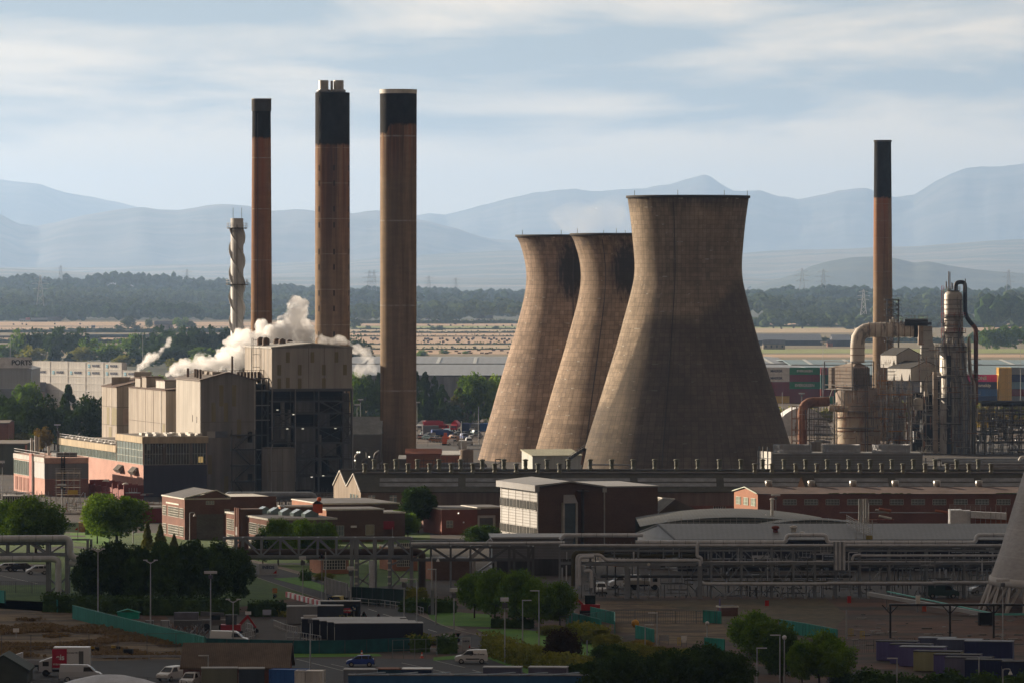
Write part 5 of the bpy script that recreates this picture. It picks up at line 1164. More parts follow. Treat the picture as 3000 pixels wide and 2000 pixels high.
# long brick range with its lit gable
b=Block(2220,1165,55,15.5,7.1,a=R(.8));b.g=Vector((-math.sin(A16),math.cos(A16),0));b.Lf=56;t=b.thing('brick_range','long two-storey brick range with a lit gable end and a row of barred windows');q=MB();b.body(q,M_brickp);b.front(q,0,b.Lf,0,7.1,M_brick,.03)  # front a tone darker than the gable, its shade painted in
q.poly([b.pt(0,15.5,7.1),b.pt(0,0,7.1),b.pt(0,7.7,8.1)],M_brickp);q.build('wall',t);q=MB();M_rr2=mat('brown_felt_roof',(.12,.085,.075),.95,var=.3,scale=.25)
for(a,c,za,zc_)in((-.3,7.7,7.12,8.2),(7.7,15.8,8.2,7.12)):q.par(b.pt(-.2,a,za),b.f*56.4,b.g*(c-a)+Vector((0,0,zc_-za)),(0,0,.14),M_rr2)
for(a,c,za,zc_)in((-.3,7.7,7.3,8.4),(7.7,15.8,8.4,7.3)):q.bar(b.pt(-.3,a,za),b.pt(-.3,c,zc_),.18,m=mat('mint_trim',(.45,.52,.42),.6))
q.build('roof',t)
for z0 in(4.7,.9):
 for a in(1.3,6.1,11):glazing(b,t,'L',a,a+2.9,z0,z0+1.5,3,2,mat('pale_green_pane',(.30,.36,.28),.4))
for i in range(12):glazing(b,t,'F',5.2+i*4.38,7.9+i*4.38,5.0,6.1,9,2,M_dglass)
M_moss=mat('moss',(.09,.11,.02),1)
q=MB()
for i in range(60):x_=random.choice([random.uniform(12,31),random.uniform(49,55)]);q.mesh([(b.pt(x_,-.1,7.3)+Vector((v[0]*.5,v[1]*.15,v[2]*.2*random.uniform(.5,1)))).to_tuple()for v in ICO1[0]],ICO1[1],M_moss)
q.build('moss',t)['kind']='stuff'
for i,u in enumerate((2252,2377,2499,2623,2745,2868)):
 q=MB();x_=X(u,1174);q.lathe((x_,1174,0),[(.35,7.8),(.35,8.4),(.7,8.5),(.75,9.6),(.6,9.65),(0,9.7)],14,M_flue);q.one('roof_cowl','drum-shaped roof cowl on the long brick range, %s from its lit gable'%['first','second','third','fourth','fifth','sixth'][i],'roof cowl','drum cowls on the brick range roof')
q=MB();q.poly([(X(2331,1190),1190,6.5),(X(2364,1190),1189,6.5),(X(2347,1190),1190,9.9)],M_tgab);q.poly([(X(2331,1190),1190,6.5),(X(2347,1190),1190,9.9),(X(2347,1190)+3,1200,9.9),(X(2331,1190)+3,1200,6.5)],M_tgab);q.poly([(X(2364,1190),1189,6.5),(X(2364,1190)+3,1200,6.5),(X(2347,1190)+3,1200,9.9),(X(2347,1190),1190,9.9)],M_hroof)
q.one('dormer_gable','small lit triangular gable poking above the brick range roof','gable')
# brown gabled canteen
b=Block(1913,1110,12,7,4.3,a=R(4));t=b.thing('canteen','low brown-roofed lodge with a wide dark gable and two fan units');q=MB();b.body(q,M_brickb);b.left(q,0,7,0,4.3,M_brickp,.05);q.build('wall',t);q=MB();M_brt=mat('brown_gable',(.13,.11,.09),.9)  # orange overlay paints sunlight on the end wall
q.poly([b.pt(-.6,-.6,4.3),b.pt(12.6,-.6,4.3),b.pt(4.2,-.6,8.3)],M_brt);q.poly([b.pt(-.6,-.6,4.3),b.pt(4.2,-.6,8.3),b.pt(1.2,9,8.3),b.pt(-2.6,8,4.3)],mat('grey_tile',(.17,.165,.15),.8));q.poly([b.pt(12.6,-.6,4.3),b.pt(12.6,9,4.3),b.pt(1.2,9,8.3),b.pt(4.2,-.6,8.3)],M_brt);q.bar(b.pt(4.2,-.6,8.35),b.pt(1.2,9,8.35),.2,m=M_bar);q.bar(b.pt(-.6,-.65,4.35),b.pt(4.2,-.65,8.35),.14,m=M_trim);q.build('roof',t)
for a in(2.7,7.9):q=MB();b.front(q,a,a+1.0,2.4 if a<5 else 2.6,4.1 if a<5 else 3.8,M_whitep,.4);b.front(q,a+.2,a+.8,2.7,3.1,M_black,.42);b.front(q,a+.2,a+.8,3.4,3.8,M_black,.42);q.build('fan_unit',t)
# arched grey roofs with roof rails and domed vents
M_arch=mat('arched_roof',(.085,.09,.088),.7,kind='corr',axis='X',freq=.5,var=.1)
def arch(u0,u1,va,ve,D,dep,label,uap=None):
 x0_,x1_=X(u0,D),X(u1,D);ze,za=Z(ve,D),Z(va,D);q=MB();n=16;prev=None;t=thing('arched_store',label,'building',((x0_+x1_)/2,D,0))
 for i in range(n+1):
  f=i/n;c=[(x0_+(x1_-x0_)*f,D,ze+(za-ze)*(1-(2*f-1)**2)),(x0_+(x1_-x0_)*f,D+dep,ze+(za-ze)*(1-(2*f-1)**2)+.0)]
  if prev:q.poly([prev[0],c[0],c[1],prev[1]],M_arch);q.poly([(prev[0][0],D,0),(c[0][0],D,0),c[0],prev[0]],mat('dark_green_wall',(.07,.085,.075),.8));q.poly([(c[1][0],D+dep,0),(prev[1][0],D+dep,0),prev[1],c[1]],MATS['dark_green_wall'])
  prev=c
 q.build('roof',t);return t
t=arch(1875,2440,1514,1541,1045,40,'wide grey arched store in front of the lit brick gable');t2=arch(2195,2580,1522,1545,1035,9,'lower arched store with dark green end, right of the wide one')
for j_,(u,v)in enumerate(((2137,1511),(2163,1514),(2193,1518),(2243,1510),(2270,1516),(2300,1517))):x_=X(u,1060);z=Z(v+5,1060);q=MB();q.lathe((x_,1060,0),[(.5,z-.8),(.5,z),(.65,z+.05),(.6,z+.35),(0,z+.6)],14,M_rl);q.one('dome_vent','pale domed vent on the wide arched store, %s of six from the left'%['first','second','third','fourth','fifth','last'][j_],'roof vent','domed vents on the arched roofs')
q=MB();x_=X(2262,1058);q.cyl((x_,1058,7),(x_,1058,10.3),.28,n=10,m=M_rl);q.cyl((x_,1058,10.3),(x_,1058,10.6),.55,.2,n=12,m=M_rl);q.one('vent_stack','short pale vent stack with a cap among the domed vents','vent')
rail_t=thing('roof_railing','scaffold-tube guard rail along the arched roofs','railing',(X(2150,1034),1033,5.6));q=MB()
for i in range(34):x_=X(1960+i*18,1033);zb_=5.8;q.bar((x_,1033,zb_),(x_,1033,zb_+1.7+(i%3)*.25),.07,m=M_scaf)
for z in(6.6,7.1,7.6):q.bar((X(1955,1033),1033,z),(X(2570,1033),1033,z),.06,m=M_scaf)
q.build('tube_frame',rail_t)
# big grey shed behind the pipe rack
ye,yr,ze,zr=1000,1013,5.4,7.5;x0_,x1_=X(1985,ye),X(3060,ye);t=thing('long_shed','long grey-roofed shed with a white left gable behind the pipe rack','building',(x0_,ye,0));M_gsh=mat('grey_sheeted_roof',(.14,.145,.15),.55,kind='corr',axis='X',freq=.35,var=.07);M_navyw=mat('navy_wall',(.028,.036,.06),.7,kind='clad',var=.12,stain=.2);M_wgab=mat('white_gable',(.32,.34,.37),.7,kind='clad',var=.05,stain=.15)
q=MB();q.box(x0_,x1_,ye,ye+.3,0,ze,M_navyw);q.box(x0_,x1_,ye-.05,ye,1.2,2.2,mat('tan_strip',(.11,.10,.075),.9,kind='clad'));xl,yl=X(1868,1026),1026
q.poly([(x0_,ye,0),(x0_,ye,ze),(X(1932,yr),yr,zr),(xl,yl,ze),(xl,yl,0)],M_wgab);q.box(xl,x1_,yl,yl+.3,0,ze,M_navyw);q.poly([(x1_,ye,0),(x1_,yl,0),(x1_,yl,ze),(x1_,yr,zr),(x1_,ye,ze)],M_navyw);q.build('wall',t)
q=MB();A_,B_=(x0_-.2,ye-.3,ze-.02),(X(1932,yr)-.2,yr,zr+.1);q.mesh([A_,(x1_,ye-.3,ze-.02),(x1_,yr,zr+.1),B_,(A_[0],A_[1],A_[2]+.2),(x1_,ye-.3,ze+.18),(x1_,yr,zr+.3),(B_[0],B_[1],B_[2]+.2)],[(0,3,2,1),(4,5,6,7),(0,1,5,4),(1,2,6,5),(2,3,7,6),(3,0,4,7)],M_gsh)
C_=(xl-.2,yl+.3,ze-.02);q.mesh([B_,(x1_,yr,zr+.1),(x1_,yl+.3,ze),C_,(B_[0],B_[1],B_[2]+.2),(x1_,yr,zr+.3),(x1_,yl+.3,ze+.2),(C_[0],C_[1],C_[2]+.2)],[(0,3,2,1),(4,5,6,7),(0,1,5,4),(1,2,6,5),(2,3,7,6),(3,0,4,7)],M_gsh);q.bar(A_,B_,.3,.3,M_dsteel);q.build('roof',t)
for(u0,u1)in((2120,2215),(2325,2365),(2390,2425),(2650,2698),(2757,2805),(2560,2600)):q=MB();q.box(X(u0,ye),X(u1,ye),ye-.12,ye-.04,0,2.1,mat('dark_shutter',(.015,.018,.024),.6));q.build('door',t)
for(u,v,m)in((2272,1543,mat('red_cowl',(.2,.05,.04),.7)),(2325,1542,M_rl),(2350,1560,M_rl)):x_=X(u,1006);z=Z(v,1006);q=MB();q.lathe((x_,1006,0),[(.45,z-1.0),(.45,z-.3),(.7,z-.25),(.65,z+.15),(0,z+.3)],12,m);q.one('dome_vent',{2272:'red domed cowl on the long grey shed roof',2325:'pale domed cowl right of the red one on the long grey shed',2350:'pale domed cowl lowest on the long grey shed roof'}[u],'roof vent','domed vents on the long shed')
# white clad shed pieces visible between the racks
q=MB();q.box(X(1865,1010),X(1985,1010),1008,1010,0,4.0,M_wgab);q.box(X(1935,1008),X(1950,1008),1007.9,1008,0,3.6,M_black);q.one('white_shed','white clad low shed seen under the rack','building')
b,t=low_block(1800,1016,4.2,12,1655,'brick_hut','orange brick hut seen under the pipe rack beside a white truck',M_brickp)
for i in range(5):q=MB();b.front(q,.4+i*.8,.7+i*.8,1.2,2.9,M_dglass,.06);q.build('window',t)
# silver pipe cluster, scaffold stair, white wrapped scaffold
t=thing('flue_cluster','cluster of slim silver flues rising before the brick range','flues',(X(2530,1040),1040,5.5));
for i,u in enumerate((2518,2524,2532,2539,2546)):q=MB();q.cyl((X(u,1040),1040+i*.2,5.3),(X(u,1040),1040+i*.2,Z(1460 if i<4 else 1472,1040)),.2 if i<4 else .1,n=8,m=M_flue);q.build('flue',t)
t=thing('scaffold_stair','scaffold stair leaning over the long shed roof with a yellow panel','stairs',(X(2520,1006),1006,6));q=MB()
for k in range(5):q.bar((X(2480,1010),1010,Z(1521,1010)-k*.35+.8),(X(2550,1002),1002,Z(1560,1002)-k*.35+.8),.08,m=M_scaf)
for i in range(12):f=i/11;x_=X(2480,1010)*(1-f)+X(2550,1002)*f;y=1010-8*f;z=Z(1521,1010)*(1-f)+Z(1560,1002)*f;q.bar((x_,y,z-1.2),(x_,y,z+1.0),.07,m=M_scaf)
for u in(2508,2530,2556):q.bar((X(u,1000),1000,5),(X(u,1000),1000,9),.09,m=M_scaf)
for z in(5.8,6.6,7.4,8.2):q.bar((X(2506,1000),1000,z),(X(2558,1000),1000,z),.07,m=M_scaf)
q.build('tube_frame',t);q=MB();q.box(X(2537,999.8),X(2556,999.8),999.8,999.9,Z(1580,1000),Z(1567,1000),mat('dull_yellow',(.3,.24,.05),.8));q.build('panel',t)
M_wrap=mat('white_shrink_wrap',(.70,.70,.70),.35,var=.1,scale=1.2,bump=.6,bs=2.5)
t=thing('wrapped_scaffold','scaffold wrapped in crinkled white sheeting at the right','scaffold',(X(2800,1045),1045,5));q=MB();D_=1045
q.box(X(2784,D_),X(2820,D_),D_,D_+5,Z(1541,D_),Z(1493,D_),M_wrap);q.par((X(2820,D_),D_,Z(1543,D_)),(X(2845,D_)-X(2820,D_),1,0),(0,3,0),(0,0,Z(1495,D_)-Z(1543,D_)),M_wrap);q.par((X(2845,D_),D_,Z(1516,D_)),(X(2952,D_)-X(2845,D_),2,-.4),(0,2,0),(0,0,1.2),M_wrap);q.build('sheeting',t);q=MB()
for i in range(12):x_=X(2784+i*15,D_);q.bar((x_,D_+1,5),(x_,D_+1,Z(1476+(i%3)*5,D_)),.08,m=M_scaf)
for v in(1478,1484,1490):q.bar((X(2784,D_),D_+1,Z(v,D_)),(X(2890,D_),D_+1,Z(v,D_)),.07,m=M_scaf)
for(v0,v1)in((1495,1500),(1510,1520),(1517,1527)):q.bar((X(2860,D_),D_+2.5,Z(v0+10,D_)),(X(2955,D_),D_+2.5,Z(v1+8,D_)),.35,m=mat('rust_orange',(.30,.10,.05),.8))
q.build('tube_frame',t)
q=MB();M_ro=MATS['rust_orange']
for(u0,u1,v0,v1,m,r_)in((2575,2610,1490,1496,M_ro,.3),(2565,2605,1492,1500,M_trim,.2),(2575,2612,1510,1518,M_bar,.22),(2740,2790,1495,1502,M_ro,.25),(2460,2780,1500,1501,M_steel,.1),(2500,2620,1521,1521,M_ro,.1)):q.cyl(P(u0,v0,1060),P(u1,v1,1060),r_,n=8,m=m)
o=q.build('pipe_run');tag(o,'loose orange and white pipes lying along the brick range wall','pipes',kind='stuff')
# white/pale shed and black stair at the foot of the cooling towers
b=Block(1560,1398,12.6,9.5,7.5);t=b.thing('white_shed','pale clad shed with a lit end wall at the foot of the cooling towers');q=MB();q.prism([c[:2]for c in b.C],0,[7.5,7.5,8.6,8.6],mat('pale_shed_wall',(.50,.53,.50),.7,kind='clad',var=.06));q.build('wall',t)
q=MB();q.mesh([b.pt(-.3,-.3,7.5),b.pt(12.9,-.3,7.5),b.pt(12.9,9.8,8.75),b.pt(-.3,9.8,8.75),b.pt(-.3,-.3,7.7),b.pt(12.9,-.3,7.7),b.pt(12.9,9.8,8.95),b.pt(-.3,9.8,8.95)],[(0,3,2,1),(4,5,6,7),(0,1,5,4),(1,2,6,5),(2,3,7,6),(3,0,4,7)],mat('cream_roof',(.5,.49,.36),.6,kind='corr',axis='X',freq=.9,var=.08));q.build('roof',t)
for a in(2,4.6,7.2,9.5):q=MB();b.front(q,a,a+.9,.4,4.2,M_gwall,.05);q.build('window',t)
t=thing('black_stair','black covered stair rising against the cooling towers','stairs',(X(1665,1392),1392,0));q=MB();q.bar(P(1664,1345,1392),P(1714,1312,1392),1.0,.8,M_dsteel);q.bar(P(1664,1336,1391.4),P(1712,1302,1391.4),.1,m=M_rail)
for i in range(7):f=i/6;q.bar(P(1664+48*f,1345-33*f,1391.4),P(1664+48*f,1336-33*f,1391.4),.08,m=M_rail)
q.build('flight',t);q=MB();q.bar((X(1661,1392),1392,0),P(1661,1345,1392),.9,m=M_dsteel);q.bar((X(1693,1392),1392,0),P(1716,1318,1392),.3,m=M_dsteel);q.bar(P(1704,1360,1392),P(1712,1318,1392),.5,m=mat('rusty_leg',(.2,.1,.06),.8));q.box(X(1710,1392),X(1718,1392),1391.5,1393,Z(1318,1392),Z(1312,1392),M_dsteel);q.build('leg',t)
# ------------------------------------------------------------------ cooling cell block
M_louv=mat('louvred_grey',(.22,.22,.21),.8,kind='clad',var=.06,stain=.1);M_ring=mat('fan_ring',(.34,.35,.37),.6,var=.1)
D=1400;t=thing('cooling_cells','long grey louvred cooling block with three wide fan rings on its roof','building',(X(2262,D),D,0));z1_=Z(1327,D);q=MB();q.box(X(2262,D),X(2703,D),D,D+14,0,z1_,M_louv)
for k in range(12):q.box(X(2262,D),X(2703,D),D-.08,D,z1_-.5-k*.62,z1_-.4-k*.62,M_seam)
q.build('wall',t)
for(u0,u1)in((2265,2378),(2410,2520),(2555,2666)):
 q=MB();s=PX(D+6);x_,r_=X((u0+u1)/2,D+6),(u1-u0)/2/s;q.lathe((x_,D+6,0),[(r_*.98,z1_),(r_,z1_+.3),(r_*.95,z1_+.9),(r_*.98,z1_+1.5),(r_,z1_+2.0),(r_-.15,z1_+2.0),(r_*.93,z1_+.9),(r_*.95,z1_)],40,M_ring,smooth=False)
 for i in range(24):a=i*math.pi/12;q.bar((x_+math.sin(a)*r_*1.0,D+6-math.cos(a)*r_*1.0,z1_),(x_+math.sin(a)*r_,D+6-math.cos(a)*r_,z1_+2),.12,m=M_ring)
 q.build('fan_ring',t)
b=Block(2262,D-.2,.5,9,z1_+.4,a=R(19));q=MB();b.left(q,0,9,0,z1_+.4,mat('white_end_casing',(.62,.61,.58),.7,kind='clad',var=.08),.3)
for g_ in(2,5,8):b.left(q,g_,g_+.15,0,z1_+1.6,M_dsteel,.5)
for k in range(5):b.left(q,0,9,1.5*k+.8,1.5*k+.95,M_dsteel,.45)
q.build('end_casing',t)
q=MB();q.box(X(2376,1500),X(2405,1500),1500,1503,0,Z(1293,1500),M_asb);q.one('small_tank_house','small tan box between the first two fan rings','building')
# ------------------------------------------------------------------ cracking plant on the right
M_vess=mat('cream_vessel',(.50,.42,.31),.7,scale=.16,var=.12,rust=(.26,.12,.06),stain=.75);M_casg=mat('stained_casing',(.30,.25,.21),.8,scale=.3,var=.2,rust=(.20,.10,.06),stain=.6)
M_bigpipe=mat('flaking_pipe',(.55,.50,.43),.7,scale=.16,var=.1,rust=(.17,.16,.16),stain=.9);M_rust=mat('rusted_steel',(.24,.115,.07),.85,scale=.4,var=.25,rust=(.14,.06,.035));M_orange=mat('orange_beam',(.50,.20,.03),.7)
M_tank=mat('silver_column',(.40,.38,.34),.55,.2,scale=.3,var=.2,rust=(.16,.12,.09),stain=.6);M_pst=mat('weathered_steel',(.16,.15,.145),.7,var=.25,scale=.5);M_redst=mat('red_steel',(.25,.03,.04),.7);M_blackp=mat('black_pipe',(.02,.022,.03),.6)
D=1670;S=PX(D)
def pz(v,d=None):return Z(v,d or D)
def px_(u,d=None):return X(u,d or D)
# regenerator vessel
t=thing('regenerator','fat cream rust-streaked vessel with a boxed brown top and huge overhead pipe','process vessel',(px_(2516),D,0));x_=px_(2513);q=MB();r_=66/S
q.lathe((x_,D,0),[(r_,0),(r_,pz(1215)),(r_*.98,pz(1200))],40,M_vess);q.lathe((x_,D,0),[(r_*.98,pz(1200)),(r_*.98,pz(1180)),(r_*1.0,pz(1135))],40,M_casg);q.build('shell',t)
q=MB()
for v in(1222,1262,1300):q.lathe((x_,D,0),[(r_,pz(v)),(r_+.25,pz(v)),(r_+.25,pz(v)+.3),(r_,pz(v)+.3)],40,M_rust,smooth=False)
q.build('stiffener_ring',t)
b=Block(2497,D-7,6.8,10.6,pz(1076),a=R(38),zb=pz(1137));q=MB();b.body(q,M_casg)
for k in range(6):z=pz(1137)+k*1.05;b.left(q,0,b.Ls,z,z+.1,M_seam,.1);b.front(q,0,b.Lf,z,z+.1,M_seam,.1)
for k in range(9):b.front(q,k*.8,k*.8+.12,b.zb,b.zt,M_pst,.3)
ap=Vector((px_(2511),D-2,pz(1058)))
for i in range(4):q.poly([b.C[i]+Vector((0,0,b.zt)),b.C[(i+1)%4]+Vector((0,0,b.zt)),ap],M_casg)
q.build('casing',t)
q=MB();b.bx(q,-.8,b.Lf+.8,-.8,b.Ls+.8,b.zb-.3,b.zb,M_pst)
for(f0,g0)in((-.8,-.8),(b.Lf+.8,-.8),(-.8,b.Ls+.8),(b.Lf+.8,b.Ls+.8)):q.bar(b.pt(f0,g0,b.zb),b.pt(f0,g0,b.zt+1.8),.3,m=M_pst)
for z in(b.zt+1.8,b.zb+1.1):q.bar(b.pt(-.8,-.8,z),b.pt(b.Lf+.8,-.8,z),.25,m=M_pst);q.bar(b.pt(-.8,-.8,z),b.pt(-.8,b.Ls+.8,z),.25,m=M_pst)
for k in range(8):q.bar(b.pt(-.8+k*1.1,-.8,b.zb),b.pt(-.8+k*1.1,-.8,b.zb+1.1),.08,m=M_pst)
for(f0,g0)in((-.5,8),(1,-.5),(5,-.5)):q.bar(b.pt(f0,g0,b.zb),b.pt(f0+(1 if g0<0 else-3),g0,b.zb-6),.25,m=M_pst)
q.build('platform',t)
R_=21/S;q=MB();q.tube([(px_(2511),D-2,pz(1062)),(px_(2511),D-2,pz(966)),(px_(2682),D+2,pz(966))],R_,28,M_bigpipe,bend=5.6);q.build('overhead_pipe',t)
for i in range(9):
 u=2545+i*17.5;q=MB();c_=Vector((px_(u),D-1.2+i*.4,pz(966)));q.cyl(c_-Vector((.14,0,0)),c_+Vector((.14,0,0)),R_+.16,n=28,m=M_casg);q.build('pipe_band',t)
q=MB()
for v in(1040,1020):q.cyl((px_(2511),D-2,pz(v)),(px_(2511),D-2,pz(v)+.25),R_+.12,n=28,m=M_casg)
q.build('pipe_band',t);q=MB();q.cyl((px_(2678),D+2,pz(966)),(px_(2690),D+2,pz(966)),R_+.25,n=24,m=M_blackp);q.build('end_flange',t);q=MB();q.cyl((px_(2650),D-.5,pz(945)),(px_(2718),D-.5,pz(945)),1.0,n=14,m=M_blackp);q.build('black_drum',t)
q=MB()
for i in range(11):q.bar((px_(2596+i*12),D-1,pz(950)),(px_(2596+i*12),D-1,pz(926)),.12,m=M_pst)
for v in(926,934,945):q.bar((px_(2594),D-1,pz(v)),(px_(2720),D-1,pz(v)),.12,m=M_pst)
for(u,h_)in((2607,14),(2615,20),(2624,14),(2637,10)):q.box(px_(u),px_(u+6),D,D+1,pz(950),pz(950-h_),M_tank)
q.build('top_railing',t)
q=MB();q.tube([(px_(2424),D-8,pz(1192)),(px_(2480),D-8,pz(1196))],.95,14,M_vess);q.bar((px_(2440),D-8,0),(px_(2440),D-8,pz(1192)),.7,m=M_tank);q.bar((px_(2447),D-7.5,0),(px_(2447),D-7.5,pz(1175)),.4,m=M_tank);q.build('side_pipe',t)
q=MB()
for(u,v0,v1)in((2530,1070,1320),(2537,1070,1320),(2553,1200,1260),(2480,1200,1215)):q.bar((px_(u),D-7.8,pz(v0)),(px_(u),D-7.8,pz(v1)),.28,m=M_pst)
for v in(1204,1252):q.box(px_(2450),px_(2560),D-8.4,D-6,pz(v),pz(v)+.3,M_pst)
for i in range(16):q.bar((px_(2530),D-7.8,pz(1080+i*15)),(px_(2537),D-7.8,pz(1080+i*15)),.12,m=M_pst)
q.build('ladder',t)
# rust frame with duct, far left of the plant
D5=1610;t=thing('rust_frame','rusty open steel frame with a fat brown elbow duct, left of the cream vessel','structure',(px_(2360,D5),D5,0));b=Block(2320,D5,7.6,6,pz(1190,D5),a=0);frame('steel_frame',b,[0,1.3,2.9],[0]+[pz(v,D5)for v in(1290,1258,1225,1190)],0,mat('rust_pink_steel',(.30,.17,.12),.8),.3,t);frame('steel_frame',b,[3.4,5.2,7.8],[0]+[pz(v,D5)for v in(1290,1260,1228,1193)],4,M_pst,.3,t,[(0,2)])
q=MB();q.tube([(px_(2352,D5),D5+3,0),(px_(2352,D5),D5+3,pz(1178,D5)),(px_(2430,D5),D5+5,pz(1176,D5))],1.35,16,M_rust,bend=3.2);q.build('duct',t)
q=MB()
for i in range(9):q.bar((px_(2372,D5),D5,pz(1210+i*12,D5)),(px_(2436,D5),D5,pz(1212+i*12,D5)),.16,m=M_pst)
for i in range(4):q.cyl((px_(2385,D5),D5+1,pz(1225+i*22,D5)),(px_(2432,D5),D5+1,pz(1228+i*22,D5)),.35,n=8,m=M_steel)
for i in range(7):q.bar((px_(2378+i*9,D5),D5+1,pz(1190,D5)),(px_(2378+i*9,D5),D5+1,2),.12,m=M_pst)
q.build('pipe_bank',t)
# white hoods over the steel frame
def hood(u,Dd,Lf,Ls,vt,vap,vb,label,notches,ang=34):
 b=Block(u,Dd,Lf,Ls,pz(vt,Dd),a=R(ang),zb=pz(vb,Dd));rise=pz(vap,Dd)-b.zt;t=b.thing('white_hood',label,'weather hood');q=MB();m=mat('white_hood_sheet',(.66,.65,.62),.7,kind='clad',var=.05,stain=.1)
 q.poly([b.pt(0,0,b.zb),b.pt(b.Lf,0,b.zb),b.pt(b.Lf,0,b.zt),b.pt(b.Lf/2,0,b.zt+rise),b.pt(0,0,b.zt)],mat('shaded_hood_sheet',(.42,.41,.39),.7,kind='clad',var=.05));q.poly([b.pt(b.Lf,0,b.zb),b.pt(b.Lf,b.Ls,b.zb),b.pt(b.Lf,b.Ls,b.zt),b.pt(b.Lf,0,b.zt)],m)  # front sheet greyed, its shade put into the colour
 n=notches;w=b.Ls/n
 for i in range(n):                           # saw-toothed lower edge of the lit side
  a=i*w;q.poly([b.pt(0,a+w,b.zb),b.pt(0,a+w*.34,b.zb),b.pt(0,a+w*.12,b.zt-.9),b.pt(0,a+w*.0,b.zt-.9),b.pt(0,a,b.zt),b.pt(0,a+w,b.zt)],m)if False else None
  q.poly([b.pt(0,a+w,b.zb),b.pt(0,a+w*.30,b.zb),b.pt(0,a+w*.15,b.zt-1.2),b.pt(0,a+w*.15,b.zt),b.pt(0,a+w,b.zt)],m);q.poly([b.pt(0,a+w*.15,b.zt-1.2),b.pt(0,a,b.zb),b.pt(0,a,b.zt),b.pt(0,a+w*.15,b.zt)],m)
 q.poly([b.pt(b.Lf,b.Ls,b.zb),b.pt(0,b.Ls,b.zb),b.pt(0,b.Ls,b.zt),b.pt(b.Lf/2,b.Ls,b.zt+rise),b.pt(b.Lf,b.Ls,b.zt)],m);q.build('wall',t)
 q=MB();b.roof_gable(q,rise,mat('black_hood_roof',(.05,.048,.045),.8),.2,.1);q.build('roof',t);return t
hood(2626,1678,9.2,7.6,1040,1020,1076,'upper white weather hood with one tall notch, left of the grey duct',1);hood(2668,1668,11.6,11.0,1079,1059,1115,'lower white weather hood with three tall notches and a dark roof',3)
# steel frame under the hoods
t=thing('reactor_frame','tall open steel frame with orange beams and pipes under the white hoods','structure',(px_(2630,1666),1666,0));b=Block(2590,1666,7.6,8,pz(1112,1666),a=0);lv_=[0]+[pz(v,1666)for v in(1315,1290,1262,1233,1204,1180,1150,1115)]
frame('steel_frame',b,[0,1.5,3.3,5.0,7.4],lv_,0,mat('pale_frame_steel',(.34,.30,.27),.6,var=.3),.26,t);frame('steel_frame',b,[0,3.7,7.4],lv_,5,M_pst,.26,t,[(0,2),(1,4),(0,5)])
for(u0,u1,v)in((2566,2600,1114),(2570,2670,1155),(2587,2655,1197),(2568,2600,1225),(2600,2664,1288),(2566,2600,1300),(2600,2640,1262)):q=MB();q.bar((px_(u0),1665,pz(v,1665)),(px_(u1),1665,pz(v,1665)),.3,m=M_orange);q.build('orange_beam',t)
for(u,v0,v1,r_)in((2624,1300,1165,.8),(2643,1300,1185,.95),(2663,1200,1160,.8),(2608,1280,1130,.5),(2690,1200,1170,1.4),(2712,1160,1125,.6)):q=MB();q.lathe((px_(u),1669,0),[(r_,pz(v0,1669)),(r_,pz(v1,1669)),(r_*.6,pz(v1,1669)+.5),(0,pz(v1,1669)+.7)],14,M_tank);q.build('vessel',t)
q=MB();rr=random.Random(8)
for i in range(40):z=rr.choice(lv_[1:])+rr.choice((.5,1.0));a=rr.uniform(0,5);q.bar(b.pt(a,-.3,z),b.pt(a+rr.uniform(1,3),-.3,z),.07,m=M_scaf);q.bar(b.pt(a,-.3,z-1),b.pt(a,-.3,z),.07,m=M_scaf)
q.build('railing',t)
# right dark part of the frame
t=thing('dark_frame','dark crowded steel frame right of the orange beams, under the lower hood','structure',(px_(2720,1675),1675,0));b=Block(2672,1675,13,10,pz(1115,1675),a=0);lv_=[0]+[pz(v,1675)for v in(1330,1285,1240,1200,1150,1116)];q=MB();b.bx(q,.4,12.6,7,10,0,pz(1150,1675),M_black);q.build('shade_core',t)  # black back block carries the shade behind this frame
frame('steel_frame',b,[0,3.2,6.4,9.6,13],lv_,0,M_pst,.3,t,[(1,1),(2,3),(0,4)]);frame('steel_frame',b,[0,4.5,9,13],lv_,4,M_dsteel,.3,t,[(0,2),(2,1)])
for i in range(14):q=MB();a=rr.uniform(.5,12.5);z0_=rr.uniform(0,14);h_=rr.uniform(2,7);q.cyl(b.pt(a,rr.uniform(1,6),z0_),b.pt(a,3,z0_+h_),rr.uniform(.15,.5),n=10,m=rr.choice([M_tank,M_pst,M_duct]));q.build('pipe',t)
q=MB();q.box(px_(2734,1660),px_(2748,1660),1660,1661.6,pz(1345,1660),pz(1088,1660),mat('tan_duct',(.42,.36,.30),.7))
for v in range(1110,1340,30):q.box(px_(2733.5,1660),px_(2748.5,1660),1659.9,1661.7,pz(v,1660),pz(v,1660)+.12,M_seam)
q.build('square_duct',t)
